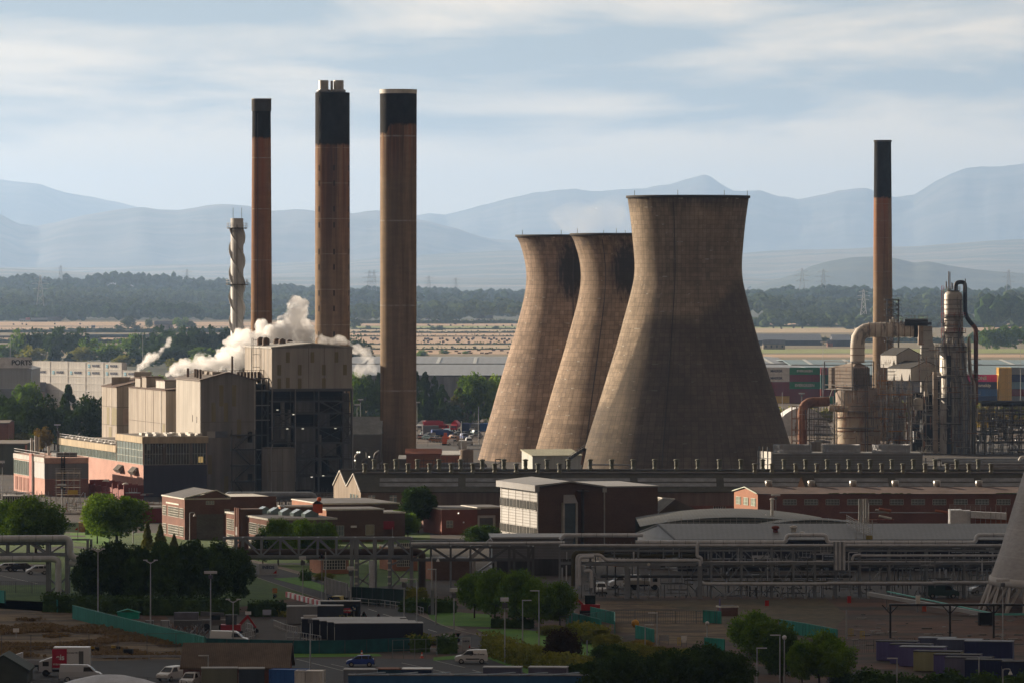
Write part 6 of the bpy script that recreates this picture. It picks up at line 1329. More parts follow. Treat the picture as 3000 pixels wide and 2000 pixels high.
# grey tapered casing duct
t=thing('casing_duct','tall tapered grey casing duct behind the white hoods','duct',(px_(2716,1685),1685,0));q=MB();cx_,cyy=px_(2719,1685),1687
prev=None
for(v,w)in((1160,20),(1017,20),(1000,14),(957,13),(955,13)):
 h2=w/PX(1685);z=pz(v,1685);cur=[(cx_-h2,cyy-h2,z),(cx_+h2,cyy-h2,z),(cx_+h2,cyy+h2,z),(cx_-h2,cyy+h2,z)]
 if prev:
  for i in range(4):q.poly([prev[i],prev[(i+1)%4],cur[(i+1)%4],cur[i]],mat('grey_casing',(.34,.33,.31),.7,scale=.5,var=.1))
 prev=cur
q.poly(prev,M_asb3)
for v in(970,985,1030,1045,1060,1080,1100):h2=(13.4 if v<1000 else 20.4)/PX(1685);q.box(cx_-h2,cx_+h2,cyy-h2,cyy+h2,pz(v,1685),pz(v,1685)+.1,M_seam)
q.build('casing',t);q=MB();q.box(px_(2692,1685),px_(2706,1685),1686,1690,pz(1010,1685),pz(955,1685),M_casg);q.box(cx_-3,cx_+1,1684,1690,pz(952,1685),pz(944,1685),M_blackp);q.build('head_box',t)
# stair lattice by the right chimney
t=thing('stair_tower','dark lattice stair tower clinging to the right chimney','structure',(px_(2618,1710),1710,0));b=Block(2600,1710,3.4,3,pz(876,1710),a=0);lv_=[pz(v,1710)for v in(1060,1030,1000,970,945,925,908,892,878)];lv_[0]=0;frame('steel_frame',b,[0,1.7,3.4],lv_,0,M_dsteel,.26,t,[(0,3),(1,4),(0,5),(1,6)]);frame('steel_frame',b,[0,3.4],lv_,3,M_dsteel,.26,t,[(0,4),(0,5),(0,6)])
q=MB()
for i in range(8):a=i%2;q.bar(b.pt(3.2*a+.1,1,lv_[i]),b.pt(3.2*(1-a)+.1,1,lv_[i+1]),.5,.2,M_dsteel);b.bx(q,-.9,4.2,-.6,3,lv_[i+1],lv_[i+1]+.12,M_dsteel);q.bar(b.pt(-.9,-.6,lv_[i+1]+1.1),b.pt(4.2,-.6,lv_[i+1]+1.1),.1,m=M_pst)
q.build('staircase',t)
# fractionating column
D6=1660;t=thing('distillation_column','tall pale column with dome top, blue-black overhead pipe and rusty side pipe','process column',(px_(2793,D6),D6,0));x_=px_(2793,D6);s6=PX(D6)
q=MB();q.lathe((x_,D6,0),[(40/s6,0),(40/s6,pz(1016,D6)),(29/s6,pz(996,D6)),(28/s6,pz(925,D6)),(27/s6,pz(921,D6)),(27/s6,pz(866,D6)),(24/s6,pz(858,D6)),(14/s6,pz(853,D6)),(0,pz(851,D6))],36,M_tank);q.build('shell',t)
q=MB()
for v in(880,893,907,925,940,955,965,975,990,1032,1050,1075,1105,1135,1165,1200):r_=(27.6 if v<925 else 29 if v<1000 else 40.5)/s6;q.lathe((x_,D6,0),[(r_,pz(v,D6)),(r_+.12,pz(v,D6)),(r_+.12,pz(v,D6)+.2),(r_,pz(v,D6)+.2)],30,M_pst,smooth=False)
q.build('stiffener_ring',t)
for v,r1_,m in((929,36,M_redst),(975,37,M_redst),(1016,52,M_pst),(1100,50,M_pst),(1165,50,M_pst),(1240,50,M_pst),(852,20,M_pst)):o=ring_platform(t,x_,D6,pz(v,D6),10/s6,r1_/s6,m,1.2,14)
q=MB();q.tube([(px_(2800,D6),D6,pz(853,D6)),(px_(2800,D6),D6,pz(828,D6)),(px_(2827,D6),D6,pz(826,D6)),(px_(2828,D6),D6,pz(928,D6)),(px_(2859,D6),D6,pz(962,D6)),(px_(2859,D6),D6,pz(990,D6))],.62,14,M_blackp,bend=2.2);q.build('overhead_pipe',t)
q=MB();q.tube([(px_(2850,D6),D6-.2,pz(952,D6)),(px_(2859,D6),D6-.2,pz(964,D6)),(px_(2859,D6),D6-.2,pz(1185,D6))],.66,14,mat('rust_pipe',(.17,.07,.045),.8,scale=.5,var=.3,rust=(.08,.04,.03)),bend=1);q.build('side_pipe',t)
for i,(u,v0,v1,r_,m)in enumerate(((2777,852,795,.16,M_pst),(2781,852,797,.13,M_pst),(2826,900,817,.14,M_blackp),(2757,1010,838,.1,M_redst),(2763,1010,840,.1,M_redst),(2807,1015,940,.25,M_pst),(2812,1015,880,.2,M_pst),(2770,845,825,.2,M_pst),(2786,848,828,.15,M_pst),(2789,848,830,.12,M_pst))):q=MB();q.cyl((px_(u,D6),D6-2.9,pz(v0,D6)),(px_(u,D6),D6-2.9,pz(v1,D6)),r_,n=8,m=m);q.build('vent_pipe',t)
for i in range(15):
 u=2778+i*5.3;q=MB();q.tube([(px_(u,D6),D6-4.4,0),(px_(u,D6),D6-4.4,pz(1110+(i%3)*6,D6)),(px_(u-8-(i%4),D6),D6-3.8,pz(1085+(i%3)*8,D6)),(px_(u-10-(i%4)*3,D6),D6-3.6,pz(1010-(i%5)*6,D6))],.15+.09*(i%3),6,rr.choice([M_pst,M_duct,M_tank]),bend=1);q.build('riser',t)
q=MB();q.box(px_(2770,D6),px_(2782,D6),D6-5,D6-4.2,0,pz(1040,D6),M_blackp);q.build('black_riser',t)
q=MB()
for i in range(15):q.bar((px_(2757,D6),D6-2.9,pz(838+i*9,D6)),(px_(2763,D6),D6-2.9,pz(838+i*9,D6)),.07,m=M_redst)
q.build('ladder',t)
t=thing('side_structure','pale framed structure between the tapered duct and the tall column','structure',(px_(2752,1672),1672,0));b=Block(2741,1672,6,6,pz(1015,1672),a=0);frame('steel_frame',b,[0,2,4,6],[0]+[pz(v,1672)for v in(1300,1250,1200,1150,1110,1070,1040,1015)],0,M_pst,.26,t,[(0,6),(1,5)]);q=MB();b.bx(q,.3,5.6,2,5,pz(1110,1672),pz(1016,1672),mat('grey_panel',(.22,.22,.23),.7));q.build('casing',t);q=MB();b.bx(q,.3,6,4,6,0,pz(1115,1672),M_black);q.build('shade_core',t)  # solid black at the back in place of shade
def clutter(t,u0,u1,v0,v1,D_,n,mats,seed,w=.12,name='gantry'):
 r=random.Random(seed);q=MB()
 for i in range(n):
  x0_,z0_,y=X(r.uniform(u0,u1),D_),Z(r.uniform(v0,v1),D_),D_+r.uniform(-2.5,2.5);m=r.choice(mats);k=r.random()
  if k<.45:L_=r.uniform(1,4.5);q.bar((x0_,y,z0_),(x0_+L_,y,z0_),w*r.uniform(.6,1.6),m=m);[q.bar((x0_+L_*j/3,y,z0_),(x0_+L_*j/3,y,z0_+1),w*.5,m=m)for j in range(4)]if k<.2 else None
  elif k<.85:q.bar((x0_,y,z0_),(x0_,y,z0_-r.uniform(1,5)),w*r.uniform(.6,2),m=m)
  else:q.bar((x0_,y,z0_),(x0_+r.uniform(-2,2),y,z0_-r.uniform(1,2.5)),w,m=m)
 o=q.build(name,t);o['kind']='stuff';return o
MM=[M_pst,M_scaf,M_tank,M_dsteel,M_rust]
for(nm_,a)in(('regenerator',[(2440,2590,1130,1210,1660,70),(2545,2600,1060,1130,1655,25),(2450,2590,1215,1310,1660,26)]),('reactor_frame',[(2588,2672,1115,1310,1664,150)]),('dark_frame',[(2670,2800,1120,1335,1671,150)]),('distillation_column',[(2758,2850,1020,1330,1654,150),(2757,2775,930,1010,1656,30)]),('rust_frame',[(2322,2440,1195,1310,1610,60)]),('side_structure',[(2690,2765,1000,1110,1668,50)])):
 for j,(u0,u1,v0,v1,D_,n)in enumerate(a):clutter(bpy.data.objects[nm_],u0,u1,v0,v1,D_,n,MM,len(nm_)*7+j)
# crowded pipe field to the right
t=thing('pipe_field','dark crowded steelwork and pipes with bright lamps at the right edge','structure',(px_(2930,1650),1650,0));b=Block(2856,1655,16,14,pz(1190,1655),a=0);rr=random.Random(21)
for g_ in(0,5,10):frame('steel_frame',b,[0,2.6,5.4,8.2,11,13.6,16],[0,3.2,6.4,9.6,12.5,15.2],g_,M_dsteel,.24,t,[(0,1),(3,2),(4,0)])
q=MB();q.tube([(px_(2862),1653,pz(1181,1653)),(px_(2998),1653,pz(1181,1653)),(px_(3000),1653,4)],.8,12,M_blackp,bend=1.2);q.build('black_header',t)
for i in range(60):
 q=MB();m=rr.choice([M_pst,M_dsteel,M_duct,M_tank,M_blackp,M_pst]);y=rr.uniform(-1,9)
 if rr.random()<.5:a=rr.uniform(0,16);z0_=rr.uniform(0,8);q.cyl(b.pt(a,y,z0_),b.pt(a,y,z0_+rr.uniform(2,8)),rr.uniform(.08,.35),n=8,m=m)
 else:a=rr.uniform(0,12);z0_=rr.uniform(1,15);q.cyl(b.pt(a,y,z0_),b.pt(a+rr.uniform(2,6),y,z0_),rr.uniform(.08,.4),n=8,m=m)
 q.build('pipe',t)
for i in range(9):q=MB();p=b.pt(rr.uniform(.5,16),rr.uniform(-1.2,3),rr.uniform(1,15));q.mesh([(p+Vector(v)*.12).to_tuple()for v in ICO1[0]],ICO1[1],M_lamp);q.build('lamp',t)
clutter(t,2858,3000,1185,1330,1652,260,[M_pst,M_dsteel,M_duct,M_blackp,M_tank],77)
# low pipe rack in front of it
t=thing('low_pipe_rack','low rack of grey pipes running out at the right above the workshop roof','pipe rack',(px_(2850,1300),1300,0));
for i,(v,r_,m)in enumerate(((1345,.35,M_duct),(1352,.45,M_duct),(1362,.3,M_pst),(1370,.6,M_pst),(1378,.35,M_duct),(1356,.2,M_steel))):q=MB();q.cyl((X(2745+i*12,1300),1300-i*.8,pz(v,1300)),(X(3020,1300),1300-i*.8,pz(v,1300)),r_,n=10,m=m);q.build('pipe',t)
q=MB()
for i in range(14):q.bar((X(2712+i*22,1301),1301,0),(X(2712+i*22,1301),1301,pz(1340,1301)),.28,m=M_dsteel)
q.box(X(2710,1301),X(3020,1301),1300.8,1301,pz(1366,1301),pz(1364,1301),M_dsteel);q.build('steel_frame',t)
q=MB();q.tube([(X(2985,1299),1299,pz(1350,1299)),(X(2990,1299),1299,pz(1337,1299)),(X(3010,1299),1299,pz(1337,1299))],.25,8,M_rl,bend=.6);q.build('elbow',t)
# dark plant behind the workshop ridge, left and middle
t=thing('boiler_plant','dark pipes and steelwork between the open boiler house and the widest chimney','structure',(X(1050,1390),1390,0));b=Block(1028,1390,7,6,pz(1300,1390),a=0);frame('steel_frame',b,[0,2.5,5,7],[0,3.5,7,10],0,M_dsteel,.25,t,[(0,1)]);
for i in range(16):q=MB();a=rr.uniform(0,7);z0_=rr.uniform(2,9);q.tube([b.pt(a,rr.uniform(-1,4),0),b.pt(a,1,z0_),b.pt(a+rr.uniform(-2,2),1,z0_+.6)],rr.uniform(.12,.5),8,rr.choice([M_pst,M_tank,M_duct,M_dsteel]),bend=.6);q.build('pipe',t)
for(a,z)in((1.4,8.6),(1.9,8.6),(.8,6.6),(4.3,7.5)):q=MB();b.bx(q,a,a+.35,-.3,-.2,z,z+.35,M_lamp);q.build('lamp',t)
t=thing('header_pipes','horizontal grey header pipes and stubs before the leftmost cooling tower','pipes',(X(1350,1330),1330,0));
for(u0,u1,v,r_,m,y)in((1275,1418,1365,.7,M_pst,1330),(1285,1425,1356,.2,M_duct,1328),(1275,1485,1374,.5,M_duct,1326),(1225,1280,1372,.35,M_pst,1328),(1570,1700,1375,.18,M_steel,1310),(1724,1850,1360,.18,M_steel,1310),(1440,1500,1380,.4,M_duct,1322)):q=MB();q.tube([(X(u0,y),y,2),(X(u0,y),y,pz(v,y)),(X(u1,y),y,pz(v,y)),(X(u1,y),y,2)],r_,10,m,bend=.9);q.build('pipe',t)
q=MB()
for i in range(20):u=1216+i*8.5;q.bar((X(u,1325),1325,4),(X(u,1325),1325,pz(1362-(i*7)%26,1325)),.12,m=M_dsteel)
for v in(1348,1360,1372):q.bar((X(1216,1325),1325,pz(v,1325)),(X(1300,1325),1325,pz(v,1325)),.12,m=M_dsteel)
for(u0,u1)in((1452,1480),):
 for u in(u0,(u0+u1)/2,u1):q.bar((X(u,1340),1340,0),(X(u,1340),1340,pz(1344,1340)),.2,m=M_dsteel)
 q.bar((X(u0,1340),1340,pz(1344,1340)),(X(u1,1340),1340,pz(1344,1340)),.25,m=M_dsteel);q.bar((X(u0,1340),1340,pz(1362,1340)),(X(u1,1340),1340,pz(1345,1340)),.15,m=M_dsteel)
q.build('steel_frame',t)
q=MB();xx=X(1366,1480);q.lathe((xx,1480,0),[(21/11.26,0),(21/11.26,pz(1317,1480)),(0,pz(1315,1480))],28,mat('brown_tank',(.22,.17,.13),.8));q.one('storage_tank','brown upright tank left of the cooling towers','tank')
gpx(1170,1320,1412,1345,1335,14,M_gwall,mat('pale_felt',(.30,.31,.31),.6),'switch_room','grey-roofed low building right of the widest chimney',cat='building');gpx(1190,1290,1440,1330,1316,10,M_brickp,MATS['rust_orange'],'brick_store','orange brick store with small buttresses right of the widest chimney',cat='building');gpx(1290,1345,1430,1333,1322,10,M_brickp,M_rl,'white_roof_store','white-roofed store between brick store and brown tank',cat='building')
q=MB();q.box(X(1343,1700),X(1367,1700),1700,1706,0,pz(1290,1700),M_trim);q.one('switch_box','pale box cabin beside the parked vans behind the tank','cabin')
# ------------------------------------------------------------------ hyperboloid base at the right edge
D7=887;s=PX(D7);t=thing('cooling_tower','pale concrete cooling tower on slanted legs, cut off by the right edge','cooling tower',(X(3315,D7),D7,0));xc=X(3315,D7)
def low_fn(T):
 c=T.scale((.40,.38,.37),T.step(T.noise(.12,.1,5),.3,.7,.82,1.12));c=T.scale(c,T.step(T.noise(.6,3.0,4,.7,3),.35,.7,.85,1.08));rr2=T.step(T.M('ABSOLUTE',T.M('SUBTRACT',T.M('FRACT',T.M('DIVIDE',T.z,4.2)),.5)),.485,.495);return T.mix(T.M('MULTIPLY',rr2,.5),c,(.55,.53,.5))
pf=[(415/s,Z(1707,D7)),(411/s,Z(1686,D7)),(380/s,Z(1600,D7)),(345/s,Z(1480,D7)),(313/s,Z(1378,D7)),(270/s,Z(1240,D7)),(245/s,Z(1130,D7)),(240/s,Z(1060,D7)),(255/s,Z(960,D7)),(270/s,Z(900,D7))]
m=uv_mat('tower_concrete_pale',low_fn);q=MB();q.lathe((xc,D7,0),pf,96,m,uv=True);q.lathe((xc,D7,0),[(r-.4,z)for r,z in pf],96,m,uv=True,inner=True);q.build('shell',t);q=MB();z0_=pf[0][1];q.lathe((xc,D7,0),[(pf[0][0]-.4,z0_-.1),(pf[0][0]+.25,z0_-.1),(pf[1][0]+.25,pf[1][1]),(pf[1][0]-.1,pf[1][1])],96,m);q.build('ring_beam',t)
M_leg=mat('pale_leg',(.42,.41,.40),.8)
for i in range(36):
 a0_=2*math.pi*i/36;r0_,r1_=pf[0][0]+1.6,pf[0][0]-.1
 for dz in(-.055,.055):q=MB();q.bar((xc+math.sin(a0_)*r0_,D7-math.cos(a0_)*r0_,0),(xc+math.sin(a0_+dz*1.2)*r1_,D7-math.cos(a0_+dz*1.2)*r1_,z0_),.42,m=M_leg);q.build('leg',t)
# ------------------------------------------------------------------ scrapyard and depot beyond the widest chimney
def vehicle(name,label,cat,x,y,rz,kind,col,group=None,glass=None,extra=None,z=0):
 """front towards local -x"""
 t=thing(name,label,cat,(x,y,z),rz,group);m=mat('paint_'+'_'.join('%02d'%int(c*99)for c in col),col,.35,.1,var=.03,spec=.5);gl=glass or mat('car_glass',(.015,.018,.02),.1,spec=.7)
 P_={'hatch':dict(L=3.7,W=1.7,body=[(-1.85,.35),(-1.87,.62),(-1.6,.85),(-1.05,.98),(1.75,1.02),(1.85,.8),(1.85,.35)],cab=[(-1.15,.96),(-.35,1.46),(1.2,1.52),(1.72,1.0)],r=.31,wx=(-1.2,1.2)),
          'van':dict(L=4.4,W=1.8,body=[(-2.2,.35),(-2.22,.75),(-2.05,.95),(-1.35,1.12),(-.75,1.2),(2.15,1.2),(2.2,.9),(2.2,.35)],cab=[(-1.4,1.1),(-.55,1.74),(-.1,1.82),(2.02,1.84),(2.16,1.2)],r=.33,wx=(-1.35,1.4)),
          'bigvan':dict(L=5.4,W=2.0,body=[(-2.7,.4),(-2.72,.95),(-2.45,1.2),(-1.9,1.35),(2.66,1.35),(2.7,1.0),(2.7,.4)],cab=[(-1.95,1.32),(-1.25,2.0),(-.9,2.2),(2.55,2.25),(2.68,1.35)],r=.36,wx=(-1.75,1.6)),
          'estate':dict(L=4.5,W=1.8,body=[(-2.25,.35),(-2.27,.65),(-1.95,.88),(-1.2,.98),(2.15,1.02),(2.25,.8),(2.25,.35)],cab=[(-1.3,.96),(-.5,1.42),(1.5,1.46),(2.1,1.0)],r=.33,wx=(-1.4,1.35))}[kind]
 w=P_['W']/2;q=MB();B_=P_['body'];n=len(B_)
 def sec(pts,hw,top=None):
  k=MB();a=[(p[0],-hw(p[1]),p[1])for p in pts];c=[(p[0],hw(p[1]),p[1])for p in pts];return a,c
 a,c=sec(B_,lambda z:w-.06*abs(z-.7));q.poly(a,m);q.poly(c[::-1],m)
 for i in range(n):j=(i+1)%n;q.poly([a[j],a[i],c[i],c[j]],m)
 C_=P_['cab'];zc=C_[0][1];zt=max(p[1]for p in C_);hw=lambda z:w-.02-.22*(z-zc)/(zt-zc)
 a2,c2=sec(C_,hw);q.poly(a2[::-1]if False else a2,m);q.poly(c2[::-1],m)
 for i in range(len(C_)):j=(i+1)%len(C_);q.poly([a2[j],a2[i],c2[i],c2[j]]if i!=len(C_)-1 else[a2[0],a2[-1],c2[-1],c2[0]],m)
 q.build('body',t,world=False)
 def glassq(pts,nm='window'):k=MB();k.poly(pts,gl);k.poly(pts[::-1],gl);return k.build(nm,t,world=False)
 def lerp(p,r,f):return Vector(p)*(1-f)+Vector(r)*f
 o=.02
 A,B,Cc,Dd=Vector(a2[0]),Vector(a2[1]),Vector(c2[1]),Vector(c2[0]);nrm=Vector((-o,0,o));glassq([lerp(A,Dd,.08)+(B-A)*.1+nrm,lerp(A,Dd,.92)+(B-A)*.1+nrm,lerp(B,Cc,.92)-(B-A)*.06+nrm,lerp(B,Cc,.08)-(B-A)*.06+nrm],'windscreen')
 A,B,Cc,Dd=Vector(a2[-1]),Vector(a2[-2]),Vector(c2[-2]),Vector(c2[-1]);nrm=Vector((o,0,0));glassq([lerp(A,Dd,.1)+(B-A)*.15+nrm,lerp(A,Dd,.9)+(B-A)*.15+nrm,lerp(B,Cc,.9)-(B-A)*.12+nrm,lerp(B,Cc,.1)-(B-A)*.12+nrm],'rear_window')
 for s in(-1,1):
  def sp(x_,z):return Vector((x_,s*(hw(z)+.015),z))
  x0_,x1_=C_[0][0],C_[-1][0];zb_,ztp=zc+.07,zt-.1;roof0=C_[1][0]if kind in('hatch','estate')else C_[2][0]
  fx=lambda z:x0_+(C_[1][0]-x0_)*(z-C_[0][1])/(C_[1][1]-C_[0][1])+.12
  zf=min(ztp,C_[1][1]-.04);spans=[(None,.15),(.22,1.05)]+([(1.12,1.5)]if kind!='bigvan' else[])if kind in('hatch','estate')else[(None,fx(zf)+.75)]
  for(e0,e1)in spans:glassq([sp(fx(zb_)if e0 is None else e0,zb_),sp(e1,zb_),sp(e1-.04,zf),sp(fx(zf)if e0 is None else e0,zf)])
 for wx in P_['wx']:
  for s in(-1,1):
   k=MB();r=P_['r'];k.cyl((wx,s*(w-.2),r),(wx,s*(w+.0),r),r,n=18,m=mat('tyre',(.015,.015,.015),.9));wo=k.build('wheel',t,world=False);k=MB();k.cyl((wx,s*(w+.0),r),(wx,s*(w+.02),r),r*.6,n=12,m=M_flue);k.build('rim',wo,world=False)
   k=MB();k.cyl((wx,s*(w-.04),r+.03),(wx,s*(w-.03),r+.03),r*1.18,n=18,m=M_black);k.build('wheel_arch',t,world=False)
 fz=B_[1][1]
 for s in(-1,1):k=MB();k.box(B_[1][0]-.02,B_[1][0]+.25,s*(w-.42)-.18,s*(w-.42)+.18,fz-.08,fz+.1,mat('headlamp',(.7,.7,.7),.15,spec=.8));k.build('headlight',t,world=False);k=MB();k.box(B_[-1][0]-.05,B_[-1][0]+.02,s*(w-.2)-.1,s*(w-.2)+.1,.75,1.0,mat('tail_lamp',(.35,.01,.01),.3));k.build('tail_light',t,world=False)
 k=MB();k.box(B_[0][0]-.04,B_[0][0]+.1,-w+.1,w-.1,.3,.48,mat('bumper_black',(.03,.03,.03),.7));k.box(B_[-1][0]-.1,B_[-1][0]+.04,-w+.1,w-.1,.3,.5,MATS['bumper_black']);k.build('bumper',t,world=False)
 if extra:extra(t,w)
 return t
def vpx(u,v,kind,col,rz,label,name='parked_car',cat='car',**k):p=G(u,v);return vehicle(name,label,cat,p.x,p.y,R(rz),kind,col,**k)
def truck(x,y,rz,label,cab,box,group=None,box_z=1.1,box_h=2.6,L_=7.0,tank=False,flat=False,cat='lorry',name='lorry',sign=None):
 t=thing(name,label,cat,(x,y,0),rz,group);m=mat('paint_'+'_'.join('%02d'%int(c*99)for c in cab),cab,.4,.1,var=.03);q=MB()
 q.prism([(-L_/2,-1.05),(-L_/2+1.7,-1.05),(-L_/2+1.7,1.05),(-L_/2,1.05)],.6,[1.9,2.5,2.5,1.9],m);q.build('cab',t,world=False)
 q=MB();q.box(-L_/2-.02,-L_/2+.02,-.9,.9,1.3,1.85,MATS['car_glass']if 'car_glass' in MATS else M_dglass);q.box(-L_/2+.5,-L_/2+1.3,-1.07,1.07,1.35,1.95,M_dglass);q.build('window',t,world=False)
 q=MB();q.box(-L_/2+1.5,L_/2,-.5,.5,.6,.85,M_black);q.build('chassis',t,world=False)
 bm_=mat('paint_'+'_'.join('%02d'%int(c*99)for c in box),box,.45,.05,var=.05);q=MB()
 if tank:q.cyl((-L_/2+1.9,0,box_z+1.1),(L_/2,0,box_z+1.1),1.15,n=18,m=bm_);q.box(-L_/2+3,L_/2-1,-.4,.4,box_z+2.2,box_z+2.5,bm_)
 elif flat:
  q.box(-L_/2+1.8,L_/2,-1.1,1.1,.9,1.05,bm_)
  for s in(-1,1):q.box(-L_/2+1.8,L_/2,s*1.1-.04,s*1.1+.04,1.0,1.5,bm_)
 else:q.box(-L_/2+1.9,L_/2,-1.2,1.2,box_z,box_z+box_h,bm_)
 bd=q.build('tank' if tank else 'load_bed' if flat else 'box_body',t,world=False)
 for wx in(-L_/2+.9,L_/2-1.8)+((L_/2-.8,)if L_>6.5 else()):
  for s in(-1,1):k=MB();k.cyl((wx,s*.8,.45),(wx,s*1.1,.45),.45,n=14,m=mat('tyre',(.015,.015,.015),.9));k.build('wheel',t,world=False)
 if sign:sign(t,bd)
 return t
mat('car_glass',(.015,.018,.02),.1,spec=.7)
ye='vehicles in the depot before the dark conifers'
def at(u,v):p=G(u,v);return p.x,p.y
truck(*at(1238,1262),R(70),'white tanker lorry at the left end of the depot row',(.5,.5,.5),(.5,.5,.48),ye,tank=True);truck(*at(1275,1262),R(200),'long red tanker lorry in the depot with a dark box behind',(.35,.01,.02),(.40,.01,.03),ye,tank=True,L_=9);truck(*at(1334,1262),R(80),'bright red tanker lorry seen end-on, right of the long one',(.55,.01,.02),(.6,.02,.03),ye,tank=True)
truck(*at(1296,1282),R(190),'blue flatbed lorry in the depot',(.02,.05,.2),(.02,.06,.25),ye,box_h=1.6);truck(*at(1270,1279),R(185),'grey box lorry left of the blue flatbed lorry',(.2,.2,.2),(.15,.15,.17),ye)
vpx(1308,1275,'bigvan',(.35,.55,.65),80,'white and light blue van in the middle of the depot','parked_van','van',group=ye);vpx(1387,1262,'estate',(.55,.55,.55),75,'pale car between the blue containers at the depot',group=ye)
vpx(1330,1303,'van',(.75,.75,.73),185,'white van with black wheel marks, right of the orange machine','parked_van','van',group=ye);vpx(1374,1302,'bigvan',(.6,.62,.64),95,'pale van seen end-on right of the grey box cabin','parked_van','van',group=ye)
rr=random.Random(4);cols=[(.25,.06,.03),(.03,.06,.2),(.05,.05,.05),(.3,.12,.03),(.12,.2,.22),(.3,.3,.3),(.3,.02,.02),(.1,.1,.1)]
for i in range(20):
 u,v=rr.uniform(1222,1400),rr.uniform(1274,1302);vpx(u,v,rr.choice(['estate','hatch','van']),rr.choice(cols),rr.uniform(0,360),'weathered vehicle parked in the crowded depot','parked_car','car',group='jumble of old vehicles in the depot')
t=thing('orange_machine','small bright orange machine at the depot fence','machine',(*at(1305,1303),0));q=MB();x_,y_=at(1305,1303);q.box(x_-1,x_+1.2,y_,y_+1.6,.4,2.6,mat('bright_orange',(.75,.13,.02),.6));q.box(x_-.5,x_+.5,y_+.3,y_+1.2,2.6,3.8,MATS['bright_orange']);q.build('body',t);q=MB();q.box(x_-1.1,x_+1.3,y_-.1,y_+1.7,0,.5,M_black);q.build('track',t)
for(u,c)in((1368,'navy'),(1396,'grey'),(1422,'blue')):p=G(u,1262);container(p.x,p.y+3,0,R(80),c,'%s container standing in the depot before the conifers'%c,'containers in the depot',L_=6.06)
def fence_line(name,label,px,h,m,post=3.0,bars=None,mesh=None,cat='fence',rails=(1.0,),wire=.05,kind=None):
 """post-and-rail or palisade fence along a ground line"""
 pts=[G(u,v)for u,v in px];t=thing(name,label,cat,tuple(pts[0]));q=MB()
 for a,b_ in zip(pts[:-1],pts[1:]):
  n=max(1,round((b_-a).length/post))
  for i in range(n+1):p=a.lerp(b_,i/n);q.bar(p,p+Vector((0,0,h)),wire*1.6,m=m)
  for k in rails:q.bar(a+Vector((0,0,h*k)),b_+Vector((0,0,h*k)),wire,m=m)
 q.build('post_rail',t)
 if bars:
  q=MB()
  for a,b_ in zip(pts[:-1],pts[1:]):
   n=max(1,round((b_-a).length/bars))
   for i in range(n):p=a.lerp(b_,i/n);q.bar(p,p+Vector((0,0,h)),wire*.7,m=m)
  q.build('pales',t)['kind']='stuff'
 if mesh:
  q=MB()
  for a,b_ in zip(pts[:-1],pts[1:]):q.par(a+Vector((0,-.05,.05)),b_-a,(0,.03,0),(0,0,h*.95),mesh)
  q.build('sheeting',t)
 return t
fence_line('wire_fence','wire fence on dark posts in front of the depot',[(1216,1306),(1405,1306)],2.4,M_dsteel,4,rails=(.5,1))
# lamp masts
M_galv=mat('galvanised_pole',(.38,.39,.40),.5,.4);M_lamphead=mat('lamp_head',(.55,.55,.55),.5)
def lamp(u,vb,vt,label,kind='L',D=None,r=.09,group=None):
 Dd=D or GD(vb);x_=X(u,Dd);h=Z(vt,Dd);t=thing('street_lamp',label,'lamp post',(x_,Dd,0),0,group);q=MB();q.cyl((x_,Dd,0),(x_,Dd,h),r*1.2,r*.7,8,M_galv);q.build('pole',t);q=MB()
 if kind=='L':q.box(x_-.08,x_+1.25,Dd-.12,Dd+.12,h-.02,h+.1,M_lamphead)
 elif kind=='R':q.box(x_-1.25,x_+.08,Dd-.12,Dd+.12,h-.02,h+.1,M_lamphead)
 elif kind=='Y':
  for s in(-1,1):q.bar((x_,Dd,h-.2),(x_+s*.75,Dd,h+.25),.12,m=M_lamphead);q.box(x_+s*.75-.3,x_+s*.75+.3,Dd-.15,Dd+.15,h+.2,h+.34,M_lamphead)
 elif kind=='F':q.box(x_-.6,x_+.5,Dd-.5,Dd+.1,h,h+.5,M_lamphead);q.box(x_-.35,x_+.35,Dd-.2,Dd+.1,h-.9,h-.2,M_dsteel)
 elif kind=='G':q.mesh([(Vector((x_,Dd,h+.25))+Vector(v)*.3).to_tuple()for v in ICO2[0]],ICO2[1],mat('globe',(.55,.55,.55),.3),True)
 elif kind=='C':q.tube([(x_,Dd,h-.8),(x_,Dd,h),(x_+.9,Dd,h),(x_+.95,Dd,h-.35)],.06,6,M_galv,bend=.4);q.cyl((x_+.95,Dd,h-.7),(x_+.95,Dd,h-.3),.28,.1,10,M_lamphead)
 elif kind=='M':q.box(x_-.9,x_+.9,Dd-.3,Dd+.3,h-.1,h+.25,M_lamphead);q.box(x_-.3,x_+.3,Dd-.3,Dd+.3,h-.8,h-.3,M_dsteel)
 q.build('lamp_head' if kind else 'cap',t)if kind else None
 return t
